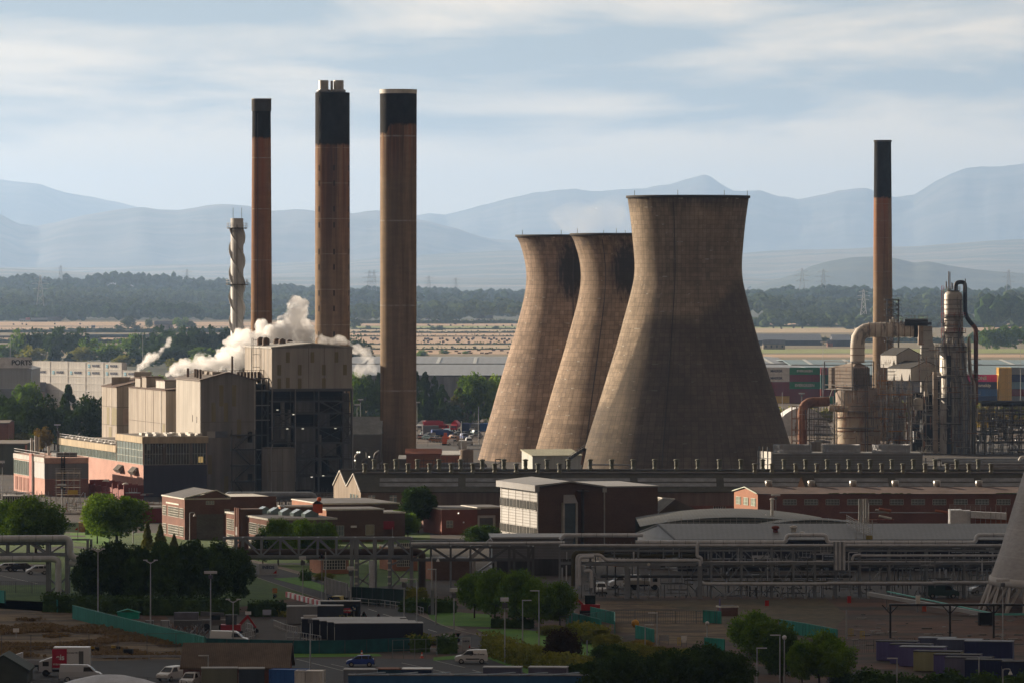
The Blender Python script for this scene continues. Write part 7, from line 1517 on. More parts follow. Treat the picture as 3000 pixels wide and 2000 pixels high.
for(u,vb,vt,k,D_,lb)in[(30,None,975,'',2250,'tall mast rising behind the PORTS shed'),(418,None,980,'',2200,'tall slim mast behind the white containers'),(2411,None,1002,'M',2100,'tall lamp mast before the green containers'),(2990,None,998,'M',2000,'lattice lamp mast at the right edge'),
  (33,1315,1205,'M',None,'first tall floodlight from the left edge before the dark trees'),(102,1320,1211,'M',None,'second tall floodlight from the left edge'),(168,1330,1244,'M',None,'floodlight just right of the autumn tree'),(229,1300,1209,'M',None,'third tall floodlight before the dark trees'),(7,1520,1355,'F',None,'lamp with an orange light at the left edge'),
  (1056,1270,1170,'M',None,'right of two tall lamps above the grey corrugated hall'),(1046,1275,1185,'M',None,'left of two tall lamps above the grey corrugated hall'),(1222,1300,1178,'M',None,'lamp hard against the widest chimney'),(1352,1318,1232,'',None,'white pole rising from the depot'),(1402,1300,1190,'',None,'pole beside the leftmost cooling tower'),
  (2292,1330,1148,'',1700,'thin lamp by the right flank of the big cooling tower'),(2349,1330,1152,'M',1700,'lamp above the yellow container by the rust frame')]:
 lamp(u,vb,vt,lb,k,D_)
for(u,vb,vt,k,lb)in[(345,1595,1461,'','plain pole before the round green tree'),(390,1590,1497,'R','square-headed lamp before the round green tree'),(181,1530,1420,'M','lamp by the pipes left of the round green tree'),(287,1820,1612,'Y','twin-headed lamp at the left end of the teal hoarding'),(441,1858,1645,'Y','twin-headed lamp before the middle of the dark trees'),(617,1890,1677,'M','tall floodlight mast at the end of the teal hoarding'),(683,1895,1760,'Y','short twin-armed pole beside the red excavator'),
  (887,1760,1638,'F','square floodlight beside the red and white barrier'),(1028,1800,1668,'F','floodlight post left of the traffic light'),(954,1780,1615,'','slim pole left of the yellow car'),(1184,1832,1702,'F','floodlight at the left road bend'),(1221,1840,1696,'R','tall lamp beside the flood-lit road bend'),(1265,1800,1630,'C','hooked swan-neck lamp by the bus stop'),(1277,1828,1667,'R','lamp right of the swan-neck lamp'),(1330,1862,1732,'F','floodlight post before the left lawn'),(1479,1942,1760,'F','dark-headed floodlight before the hedge'),(1531,1888,1758,'L','lamp at the left end of the kerb lawn'),(1579,1898,1730,'R','taller lamp beside the kerb lawn'),
  (909,1960,1806,'M','pole in front of the teal netting'),(1720,1960,1874,'','thin pole right of the copper tree'),(1675,1832,1760,'','thin pole behind the copper tree'),(1664,1832,1796,'Y','short twin pole behind the copper tree'),(1890,1905,1830,'L','lamp above the bushes in the centre right'),(1925,1890,1795,'R','lamp with a level head right of the bushes'),(2072,1900,1830,'G','white globe lamp above the right bushes'),(2285,2010,1860,'R','straight lamp before the green tree pair'),(2298,2010,1872,'G','globe lamp between two straight lamps'),(2218,2010,1898,'L','lamp in front of the left green tree'),(2428,2010,1940,'L','lamp in front of the right green tree'),(2628,2010,1928,'R','lamp before the purple cabins'),
  (2480,1870,1785,'','thin pole in the dirt yard'),(2938,1910,1700,'M','tall rusty pole before the legs of the pale tower'),(2938,2020,1958,'C','swan-neck lamp at the lower right'),(2868,2000,1924,'','plain pole among the purple cabins'),(610,2010,1920,'R','thin lamp before the brick hut'),(2273,1550,1450,'M','floodlight post before the long brick range'),(1912,1560,1445,'M','floodlight post beside the canteen lodge'),(2363,1545,1470,'Y','small lamp before the middle of the brick range'),(2693,1545,1476,'M','floodlight post before the right of the brick range'),(43,1540,1500,'','thin pole before the left edge trees'),(117,1540,1515,'','thin pole before the left tree group'),(1058,1565,1530,'G','globe lamp at the brick lodge'),(1150,1580,1543,'','thin mast before the brick garage'),(556,1590,1500,'C','hooked lamp before the brick workshop')]:
 lamp(u,vb,vt,lb,k)
# ------------------------------------------------------------------ foreground ground: roads, lawns, yards
M_asph=mat('asphalt',(.032,.032,.034),.9,var=.22,scale=.35);M_asph2=mat('worn_asphalt',(.055,.045,.038),.95,kind='land',col2=(.04,.035,.03),scale=.08,var=.2)
M_lawn=mat('lawn',(.055,.16,.006),.95,kind='land',col2=(.085,.20,.01),scale=.12,var=.25);M_brownf=mat('dry_grass_ground',(.055,.038,.024),1,kind='land',col2=(.17,.12,.06),scale=.07,str=2.5,var=.3)
M_dirt=mat('dirt_yard',(.042,.036,.028),1,kind='land',col2=(.105,.055,.035),scale=.022,str=3.5,var=.3);M_kerb=mat('kerbstone',(.25,.22,.19),.9);M_line=mat('road_paint',(.45,.45,.43),.7,var=.3,scale=2)
gpoly('yard',[(-300,2100),(3400,2100),(3400,1745),(-300,1745)],M_dirt,.004)
gpoly('rough_ground',[(-300,1960),(700,1925),(610,1880),(130,1762),(-300,1740)],M_brownf,.012);gpoly('rough_ground',[(1800,1760),(2420,1752),(2480,1800),(2420,1870),(2100,1880),(1800,1850)],mat('weedy_ground',(.06,.055,.03),1,kind='land',col2=(.10,.075,.04),scale=.06,var=.35),.012)
gpoly('rough_ground',[(1700,1760),(1860,1760),(2100,1800),(2150,1880),(1960,1885),(1780,1840)],M_brownf,.016)
gpoly('depot_yard',[(480,1800),(1010,1800),(1240,1880),(1200,1905),(600,1905)],M_asph2,.016)
gpoly('lawn',[(-200,1770),(-200,1560),(1260,1560),(1260,1700),(900,1745),(560,1800),(300,1800)],mat('shady_grass',(.035,.08,.008),1,kind='land',col2=(.06,.11,.014),scale=.1,var=.3),.012)
gpoly('car_park',[(-300,1716),(150,1712),(150,1652),(-300,1650)],M_asph,.02)
gpoly('car_park',[(420,2100),(1640,2100),(1560,1975),(1440,1925),(1300,1930),(860,1926),(690,1930),(200,1935),(-300,1948),(-300,2100)],M_asph,.02)
def ribbon(name,px,w,m,z=.024,kind='structure',off=0.0,w2=None):
 pts=[G(u,v)for u,v in px];sm=[]
 for i in range(len(pts)-1):
  p0,p1,p2,p3=pts[max(i-1,0)],pts[i],pts[i+1],pts[min(i+2,len(pts)-1)]
  for k in range(6):t_=k/6;sm.append(.5*((2*p1)+(p2-p0)*t_+(2*p0-5*p1+4*p2-p3)*t_**2+(3*p1-p0-3*p2+p3)*t_**3))
 sm.append(pts[-1]);q=MB();L_=[]
 for i,p in enumerate(sm):d=(sm[min(i+1,len(sm)-1)]-sm[max(i-1,0)]).normalized();n=Vector((-d.y,d.x,0));L_.append((p+n*(off+w/2),p+n*(off-w/2)))
 for a,b_ in zip(L_[:-1],L_[1:]):q.poly([(a[1].x,a[1].y,z),(b_[1].x,b_[1].y,z),(b_[0].x,b_[0].y,z),(a[0].x,a[0].y,z)],m)
 o=q.build(name);o['kind']=kind;return o
RD=[(640,1640),(760,1670),(860,1702),(960,1735),(1040,1762),(1140,1800),(1230,1840),(1340,1868),(1470,1895),(1640,1940),(1820,1985),(1960,2030)]
ribbon('road',RD,8.6,M_asph,.028);ribbon('pavement',RD,1.6,mat('pavement_slabs',(.14,.11,.095),.9),.034,off=5.4);ribbon('kerb',RD,.25,M_kerb,.1,off=4.4);ribbon('kerb',RD,.25,M_kerb,.1,off=-4.4)
ribbon('road',[(1300,1862),(1420,1844),(1560,1846),(1700,1868)],4.5,mat('brown_tarmac',(.085,.065,.055),.95,var=.2),.036)
ribbon('road',[(640,1672),(700,1660),(860,1650),(1000,1660)],5,M_asph,.026);ribbon('path',[(60,1640),(190,1600),(330,1620)],3,M_asph,.03)
for i in range(7):f0,f1=[(1078+i*44,1783+i*15),(1104+i*44,1791+i*15)];ribbon('lane_marking',[f0,f1],.16,M_line,.044)
for(a,c)in(((1176,1941),(1380,1985)),((1276,1935),(1362,1955)),((868,1930),(1020,1968)),((1384,1962),(1480,1990)),((970,1945),(1140,1982)),((0,1685),(110,1709)),((560,1990),(600,2010)),((1294,1968),(1330,1981))):ribbon('bay_marking',[a,c],.14,M_line,.044)
gpoly('lawn',[(1248,1792),(1262,1812),(1292,1832),(1442,1836),(1440,1800),(1300,1790)],M_lawn,.05);gpoly('lawn',[(1395,1843),(1440,1862),(1560,1892),(1745,1928),(1750,1885),(1600,1850),(1500,1842)],M_lawn,.05)
gpoly('lawn',[(830,1702),(955,1736),(955,1716),(880,1690),(800,1694)],M_lawn,.06);gpoly('lawn',[(850,1925),(1120,1922),(1110,1915),(850,1914)],M_lawn,.05);gpoly('lawn',[(1270,1935),(1340,1930),(1335,1920),(1270,1925)],M_lawn,.05);gpoly('lawn',[(1420,1925),(1550,1975),(1600,1968),(1460,1920)],M_lawn,.05)
gpoly('lawn',[(208,1585),(320,1600),(320,1560),(205,1560)],M_lawn,.06);gpoly('path',[(205,1572),(250,1573),(250,1568),(205,1568)],M_asph2,.07)
# tufts of dry grass
rg=np.random.default_rng(9);pts=[]
for(u0,u1,v0,v1,n)in((0,230,1815,1870,2600),(230,560,1835,1930,3600),(0,420,1880,1925,2600),(1800,1900,1775,1800,900),(1230,1300,1550,1575,500)):
 for i in range(n):
  g_=G(rg.uniform(u0,u1),rg.uniform(v0,v1));
  if mnoise.noise(Vector((g_.x*.12,g_.y*.05,3)))>-.02 and not(g_.y>G(0,1812+(g_.x+68)*0).y+400):pts.append(g_)
pts=[p for p in pts if not(1500+p.x*F/p.y>213 and VH+H*F/p.y<1816+(1500+p.x*F/p.y-213)*.24)]
C=np.array([(p.x+rg.uniform(-.5,.5),p.y,.12+rg.uniform(0,.25))for p in pts for _ in range(2)]);me=leaf_mesh('dry_grass',C-np.array([0,800,0]),rg.uniform(.15,.4,len(C)),[foliage('straw_tufts',(.16,.11,.055),(.30,.21,.11))],4);o=bpy.data.objects.new('dry_grass',me);COL.objects.link(o);o.location=(0,800,0);o['kind']='stuff'
# ------------------------------------------------------------------ pipe racks and truss bridges
M_gs=mat('grey_steel',(.22,.24,.26),.6,.1,var=.15);M_silv=mat('silver_lagging',(.55,.57,.60),.45,.15,var=.12,scale=.8);M_ybr=mat('mustard_pipe',(.12,.095,.04),.7);M_conc=mat('concrete',(.27,.26,.25),.9)
def rack(name,label,u0,u1,D,vt,vb,cols,chords,m,diag=True,depth=3.2,w=.28,brace_below=True,legs=True,cat='pipe rack'):
 """truss between two chord heights with legs under it; chords: photo v of each horizontal"""
 t=thing(name,label,cat,(X((u0+u1)/2,D),D,0))
 for y in(D,D+depth):
  q=MB()
  for v in chords:q.bar((X(u0,D),y,Z(v,D)),(X(u1,D),y,Z(v,D)),w,m=m)
  for i,c in enumerate(cols):x_=X(c,D);q.bar((x_,y,Z(chords[-1],D)),(x_,y,Z(chords[0],D)),w*.9,m=m)
  if diag:
   for i in range(len(cols)-1):
    a,b_=(cols[i],cols[i+1])if i%2 else(cols[i+1],cols[i]);q.bar((X(a,D),y,Z(chords[0],D)),(X(b_,D),y,Z(chords[-1]if len(chords)<3 else chords[1],D)),w*.7,m=m)
  q.build('truss',t)
 q=MB()
 for c in cols:
  for v in chords:q.bar((X(c,D),D,Z(v,D)),(X(c,D),D+depth,Z(v,D)),w*.8,m=m)
 q.build('cross_beam',t);return t
def legs(t,us,D,vt,m,w=.42,depth=3.2,brace=None):
 for u in us:
  for y in(D,D+depth):q=MB();q.bar((X(u,D),y,0),(X(u,D),y,Z(vt,D)),w,m=m);q.build('leg',t)
 if brace:
  for(a,c,v0,v1)in brace:q=MB();q.bar(P(a,v0,D),P(c,v1,D),w*.5,m=m);q.build('brace',t)
def pipe(t,pts,r,m,n=12,bend=.9,y=0.0,bands=0):
 q=MB();W_=[P(p[0],p[1],p[2]if len(p)>2 else t_D[0])+Vector((0,y,0))for p in pts];q.tube(W_,r,n,m,bend=bend)
 if bands:
  for a,b_ in zip(W_[:-1],W_[1:]):
   k=int((b_-a).length/bands)
   for i in range(1,k):c_=a.lerp(b_,i/k);d=(b_-a).normalized()*.04;q.cyl(c_-d,c_+d,r+.025,n=n,m=M_gs)
 q.build('pipe',t)
t_D=[927]
# left rack over the car park
D=927;t=rack('pipe_rack','pipe rack with fat silver pipes crossing the left edge',-120,200,D,1582,1626,[-120,-40,20,80,140,200],[1586,1624],M_gs,w=.35);legs(t,(140,196),D,1586,M_gs,.6,brace=[(140,196,1740,1690),(196,140,1740,1690)]);legs(t,(-100,),D,1586,M_gs)
pipe(t,[(-140,1578),(205,1575),(206,1630),(245,1640)],.55,M_silv,16,1.0,-.4,2.4);pipe(t,[(-140,1637),(158,1635),(172,1640),(172,1745)],.52,M_silv,16,.9,-.9,3)
pipe(t,[(-140,1592),(190,1590)],.3,M_duct,y=1.0);pipe(t,[(203,1648),(235,1652)],.55,M_silv)
q=MB();q.box(X(208,D),X(262,D),D,D+.5,Z(1582,D),Z(1577,D),M_gs)
for u in(257,267):q.bar((X(u,D),D,0),(X(u,D),D,Z(1578,D)),.4,m=M_gs)
q.build('goal_frame',t)
# long truss bridge left of centre
D=940;t_D[0]=D;t=rack('truss_bridge','long grey truss bridge carrying a brown pipe past the dark trees',655,1206,D,1576,1630,[655+55*i for i in range(11)],[1576,1628],M_gs,w=.36);legs(t,(1030,1045,1098,1142,1205),D,1576,M_gs,.55,brace=[(1045,1098,1720,1660),(1098,1045,1720,1690),(1142,1200,1725,1665),(1200,1142,1725,1660),(1045,1098,1655,1630),(1142,1200,1655,1630)]);legs(t,(690,),D,1576,M_gs,.4)
pipe(t,[(660,1619),(1222,1617),(1236,1622),(1236,1720)],.62,mat('brown_lagging',(.075,.055,.045),.7),14,.9,1.2);pipe(t,[(1090,1740),(1090,1640)],.5,M_silv,y=-.6);pipe(t,[(655,1634),(1200,1634)],.25,M_gs,y=.4)
q=MB()
for u in(1045,1142):
 for k in range(4):q.box(X(u,D)-.35,X(u,D)+.15,D-.5,D-.2,Z(1650+k*20,D),Z(1645+k*20,D),M_rl)
q.build('bracket',t)
D=930;t_D[0]=D;t=rack('truss_bridge','darker truss bridge right of the long one, in front of the ribbed grey hall',1206,1562,D,1600,1640,[1206,1262,1320,1378,1436,1492,1548,1562],[1602,1640],M_dsteel,w=.34);legs(t,(1492,1506,1548,1562),D,1600,M_dsteel,.42);legs(t,(1320,1378),D,1602,M_gs,.3)
pipe(t,[(1204,1592),(1655,1589)],.24,M_silv,y=.3,bands=6);pipe(t,[(1204,1584),(1360,1583)],.14,M_duct,y=1)
# big rack on the right
D=915;t_D[0]=D;cols=[1640,1730,1800,1870,1944,1990,2084,2173,2262,2325,2388,2450,2520,2606,2716,2826,2936,3040]
t=rack('pipe_rack','wide pipe rack with silver pipes spanning the whole right half',1640,3060,D,1602,1672,cols,[1602,1612,1650],M_gs,w=.26,diag=False,depth=4);legs(t,[1640,1730,1870,2084,2173,2262,2325,2388,2450,2520,2606,2716,2826,2936],D,1605,M_gs,.3,4)
q=MB()
for(a,c)in((2084,2173),(2173,2262),(2262,2325),(2325,2388)):
 for(v0,v1)in((1605,1648),(1652,1704),(1712,1748)):q.bar(P(a,v0,D),P((a+c)/2,v1,D),.16,m=M_gs);q.bar(P(c,v0,D),P((a+c)/2,v1,D),.16,m=M_gs)
for(v,a,c)in((1652,2050,2525),(1672,2262,2510),(1712,2050,2950),(1625,2520,2960),(1638,2520,2960)):q.bar(P(a,v,D),P(c,v,D),.2,m=M_gs)
for a in(2606,2716,2826):q.bar(P(a-14,1654,D),P(a,1668,D),.14,m=M_gs);q.bar(P(a+14,1654,D),P(a,1668,D),.14,m=M_gs)
q.build('brace',t)
pipe(t,[(1640,1580),(1655,1567,),(1658,1567),(1884,1567)],.32,M_silv,14,.5,.5,2.2);pipe(t,[(1862,1587),(2302,1587),(2306,1566),(2420,1566),(2424,1588),(2858,1588),(2862,1566),(2960,1566),(3060,1566)],.34,M_silv,14,.8,0,2.0)
for(v,r,m,y,a,c)in((1596,.22,M_silv,-.3,1640,3060),(1604,.3,M_duct,1.5,1640,3060),(1599,.2,M_gs,2.4,1640,3060),(1620,.3,M_dsteel,2.5,1720,2050),(1628,.28,mat('olive_pipe',(.07,.065,.03),.7),.8,1765,2040),(1655,.2,M_gs,2,2050,3000),(1660,.24,M_duct,3,2050,3000),(1626,.22,M_silv,-.2,2506,2960),(1644,.12,M_silv,-.2,2050,2960),(1690,.25,M_dsteel,3,1760,2500)):pipe(t,[(a,v),(c,v)],r,m,10,y=y)
pipe(t,[(1690,1722),(1690,1625),(1760,1623),(1775,1640),(2046,1640),(2050,1648),(2050,1700),(2062,1708),(2420,1708),(2424,1706),(2730,1706),(2734,1704),(3000,1704)],.26,M_silv,10,.6,-.8);pipe(t,[(1680,1715),(1680,1618),(1770,1618)],.4,MATS['olive_pipe'],10,.8,-.4);pipe(t,[(1697,1712),(1697,1630),(1740,1628)],.28,M_silv,10,.6,-1.2)
pipe(t,[(2046,1586),(2042,1598),(2042,1628),(2054,1632),(2054,1648)],.28,M_silv,10,.5,-.6);pipe(t,[(1500+212,1672),(1732,1668),(1732,1720)],.3,M_silv,10,.6,-.6);pipe(t,[(2060,1705),(2950,1702)],.22,MATS['olive_pipe'],y=.3)
for i,u in enumerate((2444,2449,2454,2460,2466,2472)):pipe(t,[(u,1668),(u,1585)],.16+.07*(i%2),M_silv if i%2 else M_gs,8,y=-.7)
pipe(t,[(2485,1668),(2485,1616),(2512,1616)],.08,M_silv,6,.3,-.8);pipe(t,[(2495,1640),(2500,1624),(2520,1623)],.22,M_silv,8,.4,-.8)
for u in(1836,2050):q=MB();q.bar((X(u,D),D-.8,0),(X(u,D),D-.8,Z(1656,D)),.75,.5,M_gs);q.build('leg',t)
q=MB();q.box(X(1715,D),X(2040,D),D-.9,D-.5,Z(1656,D),Z(1647,D),M_gs);q.build('girder',t);q=MB();c_=P(1900,1651,D)+Vector((0,-1,0));q.cyl(c_,c_-Vector((0,.06,0)),.26,n=16,m=M_rl);q.build('round_sign',t)
for u in(1900,1935,1990,2125,2225,2290,2360,2440,2490,2543,2652,2700,2812):q=MB();q.box(X(u,D)-.2,X(u,D)+.2,D-1.1,D-.5,0,.5,M_conc);q.bar((X(u,D),D-.8,.5),(X(u,D),D-.8,Z(1712,D)),.16,m=M_gs);q.build('stanchion',t)
clutter(t,1640,2960,1600,1665,917,230,[M_gs,M_silv,M_dsteel,M_duct],5,.13);clutter(t,1700,2950,1690,1745,919,150,[M_gs,M_dsteel,M_pst],6,.13);clutter(t,2060,2960,1625,1700,921,120,[M_gs,M_silv,M_duct],8,.16)
t=thing('ground_pipes','pale ground pipes and stubs between the scaffold and the round green tree','pipes',(X(210,1240),1240,0))
for i,(v,r)in enumerate(((1496,.35),(1503,.45),(1512,.22),(1520,.5))):q=MB();q.tube([P(165,v,1240-i*3),P(246,v,1240-i*3),P(252,v-6,1240-i*3),P(252,v-26,1240-i*3)]if i<2 else[P(165,v,1240-i*3),P(256,v,1240-i*3)],r,10,[M_silv,M_rl,M_ybr,M_duct][i],bend=.7);q.build('pipe',t)
clutter(t,150,270,1470,1540,1238,90,[M_silv,M_rl,M_pst,M_rust,M_scaf],12,.12);clutter(t,-20,160,1440,1480,1290,60,[M_silv,M_pst,M_gs],13,.12);clutter(t,240,420,1440,1500,1285,80,[M_rust,M_pst,M_silv,M_redst],14,.12)
q=MB();q.box(X(4,1285),X(80,1285),1285,1290,0,Z(1450,1285),M_rl)
for i in range(10):x_=X(10+i*7,1285);q.box(x_,x_+.25,1284.8,1285,.6,Z(1454,1285),M_black)
q.one('louvred_shed','low white shed with dark vertical slots at the left edge','shed')
t=thing('fat_pipe','fat grey pipe loop lying before the open steel boiler house','pipes',(X(790,1250),1250,0))
for k,(v,r)in enumerate(((1449,.75),(1457,.35))):q=MB();q.tube([P(664,v+24,1250+k),P(664,v,1250+k),P(920-k*6,v,1250+k),P(920-k*6,v+28,1250+k)],r,12,M_duct,bend=1.4);q.build('pipe',t)
clutter(t,600,1000,1440,1480,1255,120,[M_dsteel,M_pst,M_duct],15,.12)
for(u,v,D_,w,h,d,m,lb)in((700,1478,1165,14,3.4,9,M_brickb,'long low brick store behind the brick office roof'),(1010,1475,1178,12,4.2,8,M_brickb,'dark brick store under the twin gables'),(1250,1500,1168,9,3.2,6,M_brickd,'dark brick lean-to behind the black pine'),(1890,1500,1150,14,3.4,8,M_brickb,'dark low store between the grey block and canteen lodge'),(380,1500,1195,8,3.0,6,M_mar,'maroon low store at the foot of the turbine hall')):low_block(u,D_,w,d,805+(52-h)*F/D_,'low_store',lb,m,cat='store')
# ribbed grey hall and covered stair behind the bridges
b=Block(1442,985,14,14,Z(1577,985),a=R(2));t=b.thing('ribbed_hall','grey horizontally ribbed hall wall behind the truss bridge','building');q=MB();b.body(q,mat('ribbed_grey',(.22,.23,.24),.6,var=.06));b.front(q,0,14,0,Z(1636,985),mat('dark_base_wall',(.055,.055,.055),.9,kind='clad'),.06)
for k in range(13):b.front(q,0,14,Z(1636,985)+.15+k*.27,Z(1636,985)+.22+k*.27,M_seam,.05)
q.build('wall',t);q=MB();b.bx(q,-.2,14.2,-.3,14.2,b.zt,b.zt+.3,M_gr);q.build('roof',t)
t=thing('covered_stair','pale covered stair slanting down left of the ribbed hall','stairs',(X(1400,975),975,0));q=MB();q.bar(P(1440,1580,975),P(1370,1640,975),2.0,.7,M_gr);q.bar(P(1455,1637,974),P(1392,1680,974),1.6,.3,M_duct);q.build('flight',t);q=MB()
for u in(1336,1390,1452):q.bar((X(u,975),975,0),(X(u,975),975,Z(1640,975)),.4,m=M_trim)
q.box(X(1322,975),X(1390,975),974.6,976,Z(1680,975),Z(1674,975),M_trim);q.build('frame',t)
low_block(1268,970,7,6,1640,'brick_office','dark brick office with white windows seen through the bridge legs',M_brickp,front=M_brickb)
b,t=low_block(1150,1000,4.6,9,1605,'brick_office','orange brick office with small panes seen through the bridge legs',M_brickp)
for z0 in(.8,3.3):block_window(b,t,'F',.8,3.6,z0,z0+1.6,8,3)
b,t=low_block(940,990,5,8,1640,'brick_office','little brick office with bright panes behind the bare bush',M_brickp);block_window(b,t,'F',.5,4.4,.8,2.4,8,3)
# green screened compound wall, white panel wall
def wall_line(name,label,px,h,m,th=.12,cat='fence',ribs=None,cap=None,group=None):
 pts=[G(u,v)for u,v in px];t=thing(name,label,cat,tuple(pts[0]),0,group);q=MB()
 for a,b_ in zip(pts[:-1],pts[1:]):d=(b_-a);n_=Vector((-d.y,d.x,0)).normalized()*th;q.par(a,d,n_,(0,0,h),m)
 q.build('panel',t);q=MB()
 for a,b_ in zip(pts[:-1],pts[1:]):
  d=(b_-a);n_=Vector((-d.y,d.x,0)).normalized();k=max(2,int(d.length/(ribs or 2.4)))
  if n_.y>0:n_=-n_
  for i in range(k+1):p=a.lerp(b_,i/k)+n_*.05;q.bar(p,p+Vector((0,0,h+.05)),.07,m=cap or M_dsteel)
  q.bar(a+Vector((0,0,h+.04))+n_*.02,b_+Vector((0,0,h+.04))+n_*.02,.10,m=cap or m)
 q.build('batten',t);return t
M_teal=mat('teal_hoarding',(.015,.24,.19),.7,kind='clad',var=.12,stain=.15);M_tealc=mat('teal_cap',(.06,.26,.22),.6);M_tnet=mat('teal_netting',(.02,.11,.12),.9,var=.2,scale=.8);M_dgreen=mat('dark_green_sheet',(.01,.035,.03),.8,kind='clad')
wall_line('hoarding','long teal hoarding slanting across the dry grass at the lower left',[(213,1811),(330,1842),(470,1876),(602,1908)],2.0,M_teal,ribs=1.0,cap=M_tealc);wall_line('hoarding','short teal hoarding at the left end of the hedge',[(137,1788),(168,1793)],1.9,M_teal,ribs=1,cap=M_tealc);wall_line('hoarding','teal hoarding scrap at the left edge',[(-20,1762),(14,1766)],1.9,M_teal)
nt_=wall_line('netting_fence','teal netted fence with pale emblems before the site cabins',[(600,1907),(860,1914),(1010,1913),(1200,1905)],1.75,M_tnet,ribs=3.2)
M_emb=mat('pale_emblem',(.16,.22,.21),.7)
for i,(u,v,s)in enumerate(((680,1895,.5),(762,1895,.5),(834,1893,.55),(912,1899,.9),(988,1889,.9))):
 q=MB();c_=P(u,v,785)
 for k in range(10):a=k*.628;q.box(c_.x+math.cos(a)*s*.7-.07,c_.x+math.cos(a)*s*.7+.07,c_.y-.03,c_.y,c_.z+math.sin(a)*s*.7-.07,c_.z+math.sin(a)*s*.7+.07,M_emb)
 q.build('emblem',nt_)
 if i>2:lettering('PTJ',1.0,M_emb,nt_,c_+Vector((.6,-.1,-.1))-nt_.location)
for(px,lb)in(([(1730,1812),(1800,1828),(1800,1856)],'bent teal hoarding behind the copper tree'),([(1660,1826),(1760,1850)],'low dark teal fence left of the bent hoarding'),([(2060,1822),(2112,1826)],'teal hoarding left of the brick kiosk'),([(2285,1850),(2370,1864),(2452,1880)],'teal hoarding between the two green trees'),([(2064,1905),(2122,1910)],'teal hoarding with a purple notch above the right bushes'),([(1862,1868),(1915,1880)],'small teal hoarding among the bushes')):wall_line('hoarding',lb,px,1.8,M_teal,ribs=1.2,cap=M_tealc)
wall_line('screen_wall','dark green screen wall under the truss bridge',[(1030,1768),(1060,1768),(1186,1776)],2.6,M_dgreen);wall_line('panel_wall','pale panelled wall left of the yellow car',[(950,1736),(1018,1757)],2.6,M_conc,ribs=1.2)
fence_line('handrail','white handrail along the road bend',[(1032,1770),(1104,1776),(1112,1776),(1190,1786),(1240,1800)],1.1,M_rail,2,rails=(.5,1),wire=.06);fence_line('palisade_fence','grey palisade fence crossing the yard in the centre',[(1640,1842),(1800,1824),(2100,1826)],1.9,M_dsteel,3,bars=.35);fence_line('palisade_fence','grey palisade fence behind the left car park',[(0,1735),(140,1738)],1.9,M_dsteel,3,bars=.35)
fence_line('mesh_fence','tall wire fence on dark posts before the parked lorry',[(5,1928),(600,1922)],3.2,M_dsteel,4.2,rails=(.5,1),wire=.05);fence_line('crash_barrier','grey crash barrier behind the parked lorry',[(250,1936),(530,1935)],.8,M_steel,4,rails=(.9,.7),wire=.12);fence_line('mesh_fence','wire fence and gates left of the white van',[(1150,1930),(1280,1926)],2.6,M_gs,1.6,rails=(.5,1));fence_line('mesh_fence','curving crowd barriers around the red excavator',[(720,1845),(745,1850),(748,1866),(700,1880)],1.1,M_rail,1.2,rails=(.3,1));fence_line('mesh_fence','crowd barriers before the grey site cabin',[(802,1836),(835,1850),(872,1858)],1.1,M_rail,1.2,rails=(.3,1));fence_line('mesh_fence','crowd barriers with red ends by the netted fence',[(838,1872),(880,1874),(940,1884)],1.1,M_rail,1.2,rails=(.3,1));fence_line('mesh_fence','wire fence on leaning posts along the kerb hedge',[(1410,1905),(1520,1935),(1640,1960)],2.4,M_gs,3,rails=(1,));fence_line('palisade_fence','dark palisade fence behind the purple cabins',[(2500,1912),(2680,1906)],1.8,M_dsteel,3,bars=.35)
# ------------------------------------------------------------------ site cabins, containers, huts
def cabin(u,v,rz,col,L_,label,Wd=2.6,Ht=2.6,z=0,end_win=True,roof=None,name='site_cabin',group=None,ribs=True,D=None):
 p=G(u,v)if D is None else Vector((X(u,D),D,0));t=thing(name,label,'cabin',(p.x,p.y,z),R(rz),group);m=mat('cabin_'+'_'.join('%02d'%int(c*99)for c in col),col,.6,kind='clad',var=.07,stain=.2);q=MB();q.box(0,L_,0,Wd,.1,Ht,m)
 if ribs:
  for i in range(int(L_/.6)):q.box(.2+i*.6,.3+i*.6,-.04,0,.2,Ht-.1,m)
 q.build('wall',t,world=False);q=MB();q.box(-.06,L_+.06,-.06,Wd+.06,Ht,Ht+.12,roof or M_gr);q.build('roof',t,world=False)
 q=MB();q.box(-.05,0,.25,.95,.2,2.1,M_trim);q.build('door',t,world=False)
 if end_win:q=MB();q.box(-.05,0,1.5,2.2,1.0,2.0,M_glass);q.build('window',t,world=False)
 return t
NV=(.018,.022,.038);GY=(.24,.25,.26);PU=(.13,.12,.30)
cabin(884,1865,4,NV,15,'navy site cabin at the back of the row, with a pale door');g='row of navy site cabins'
for i,(u,v)in enumerate(((916,1868),(938,1872),(960,1876),(981,1880))):cabin(u,v,4,NV,12.5,'%s navy cabin of the row of four side by side'%['rearmost','second','third','frontmost'][i],group=g,ribs=i==3)
cabin(841,1828,3,GY,4.5,'light grey site cabin with a small door, left of the dark blue one');cabin(898,1826,3,(.04,.05,.075),5.5,'dark blue-grey cabin between the light grey cabin and the yellow skip');cabin(940,1812,3,(.02,.02,.025),6,'black cabin with pale roof behind the yellow skip')
q=MB();p=G(963,1811);q.prism([(p.x,p.y),(p.x+3.8,p.y+.3),(p.x+3.8,p.y+2),(p.x,p.y+2)],.1,1.1,mat('yellow_skip',(.50,.28,.02),.6));q.one('skip','yellow waste skip behind the navy cabins','skip')
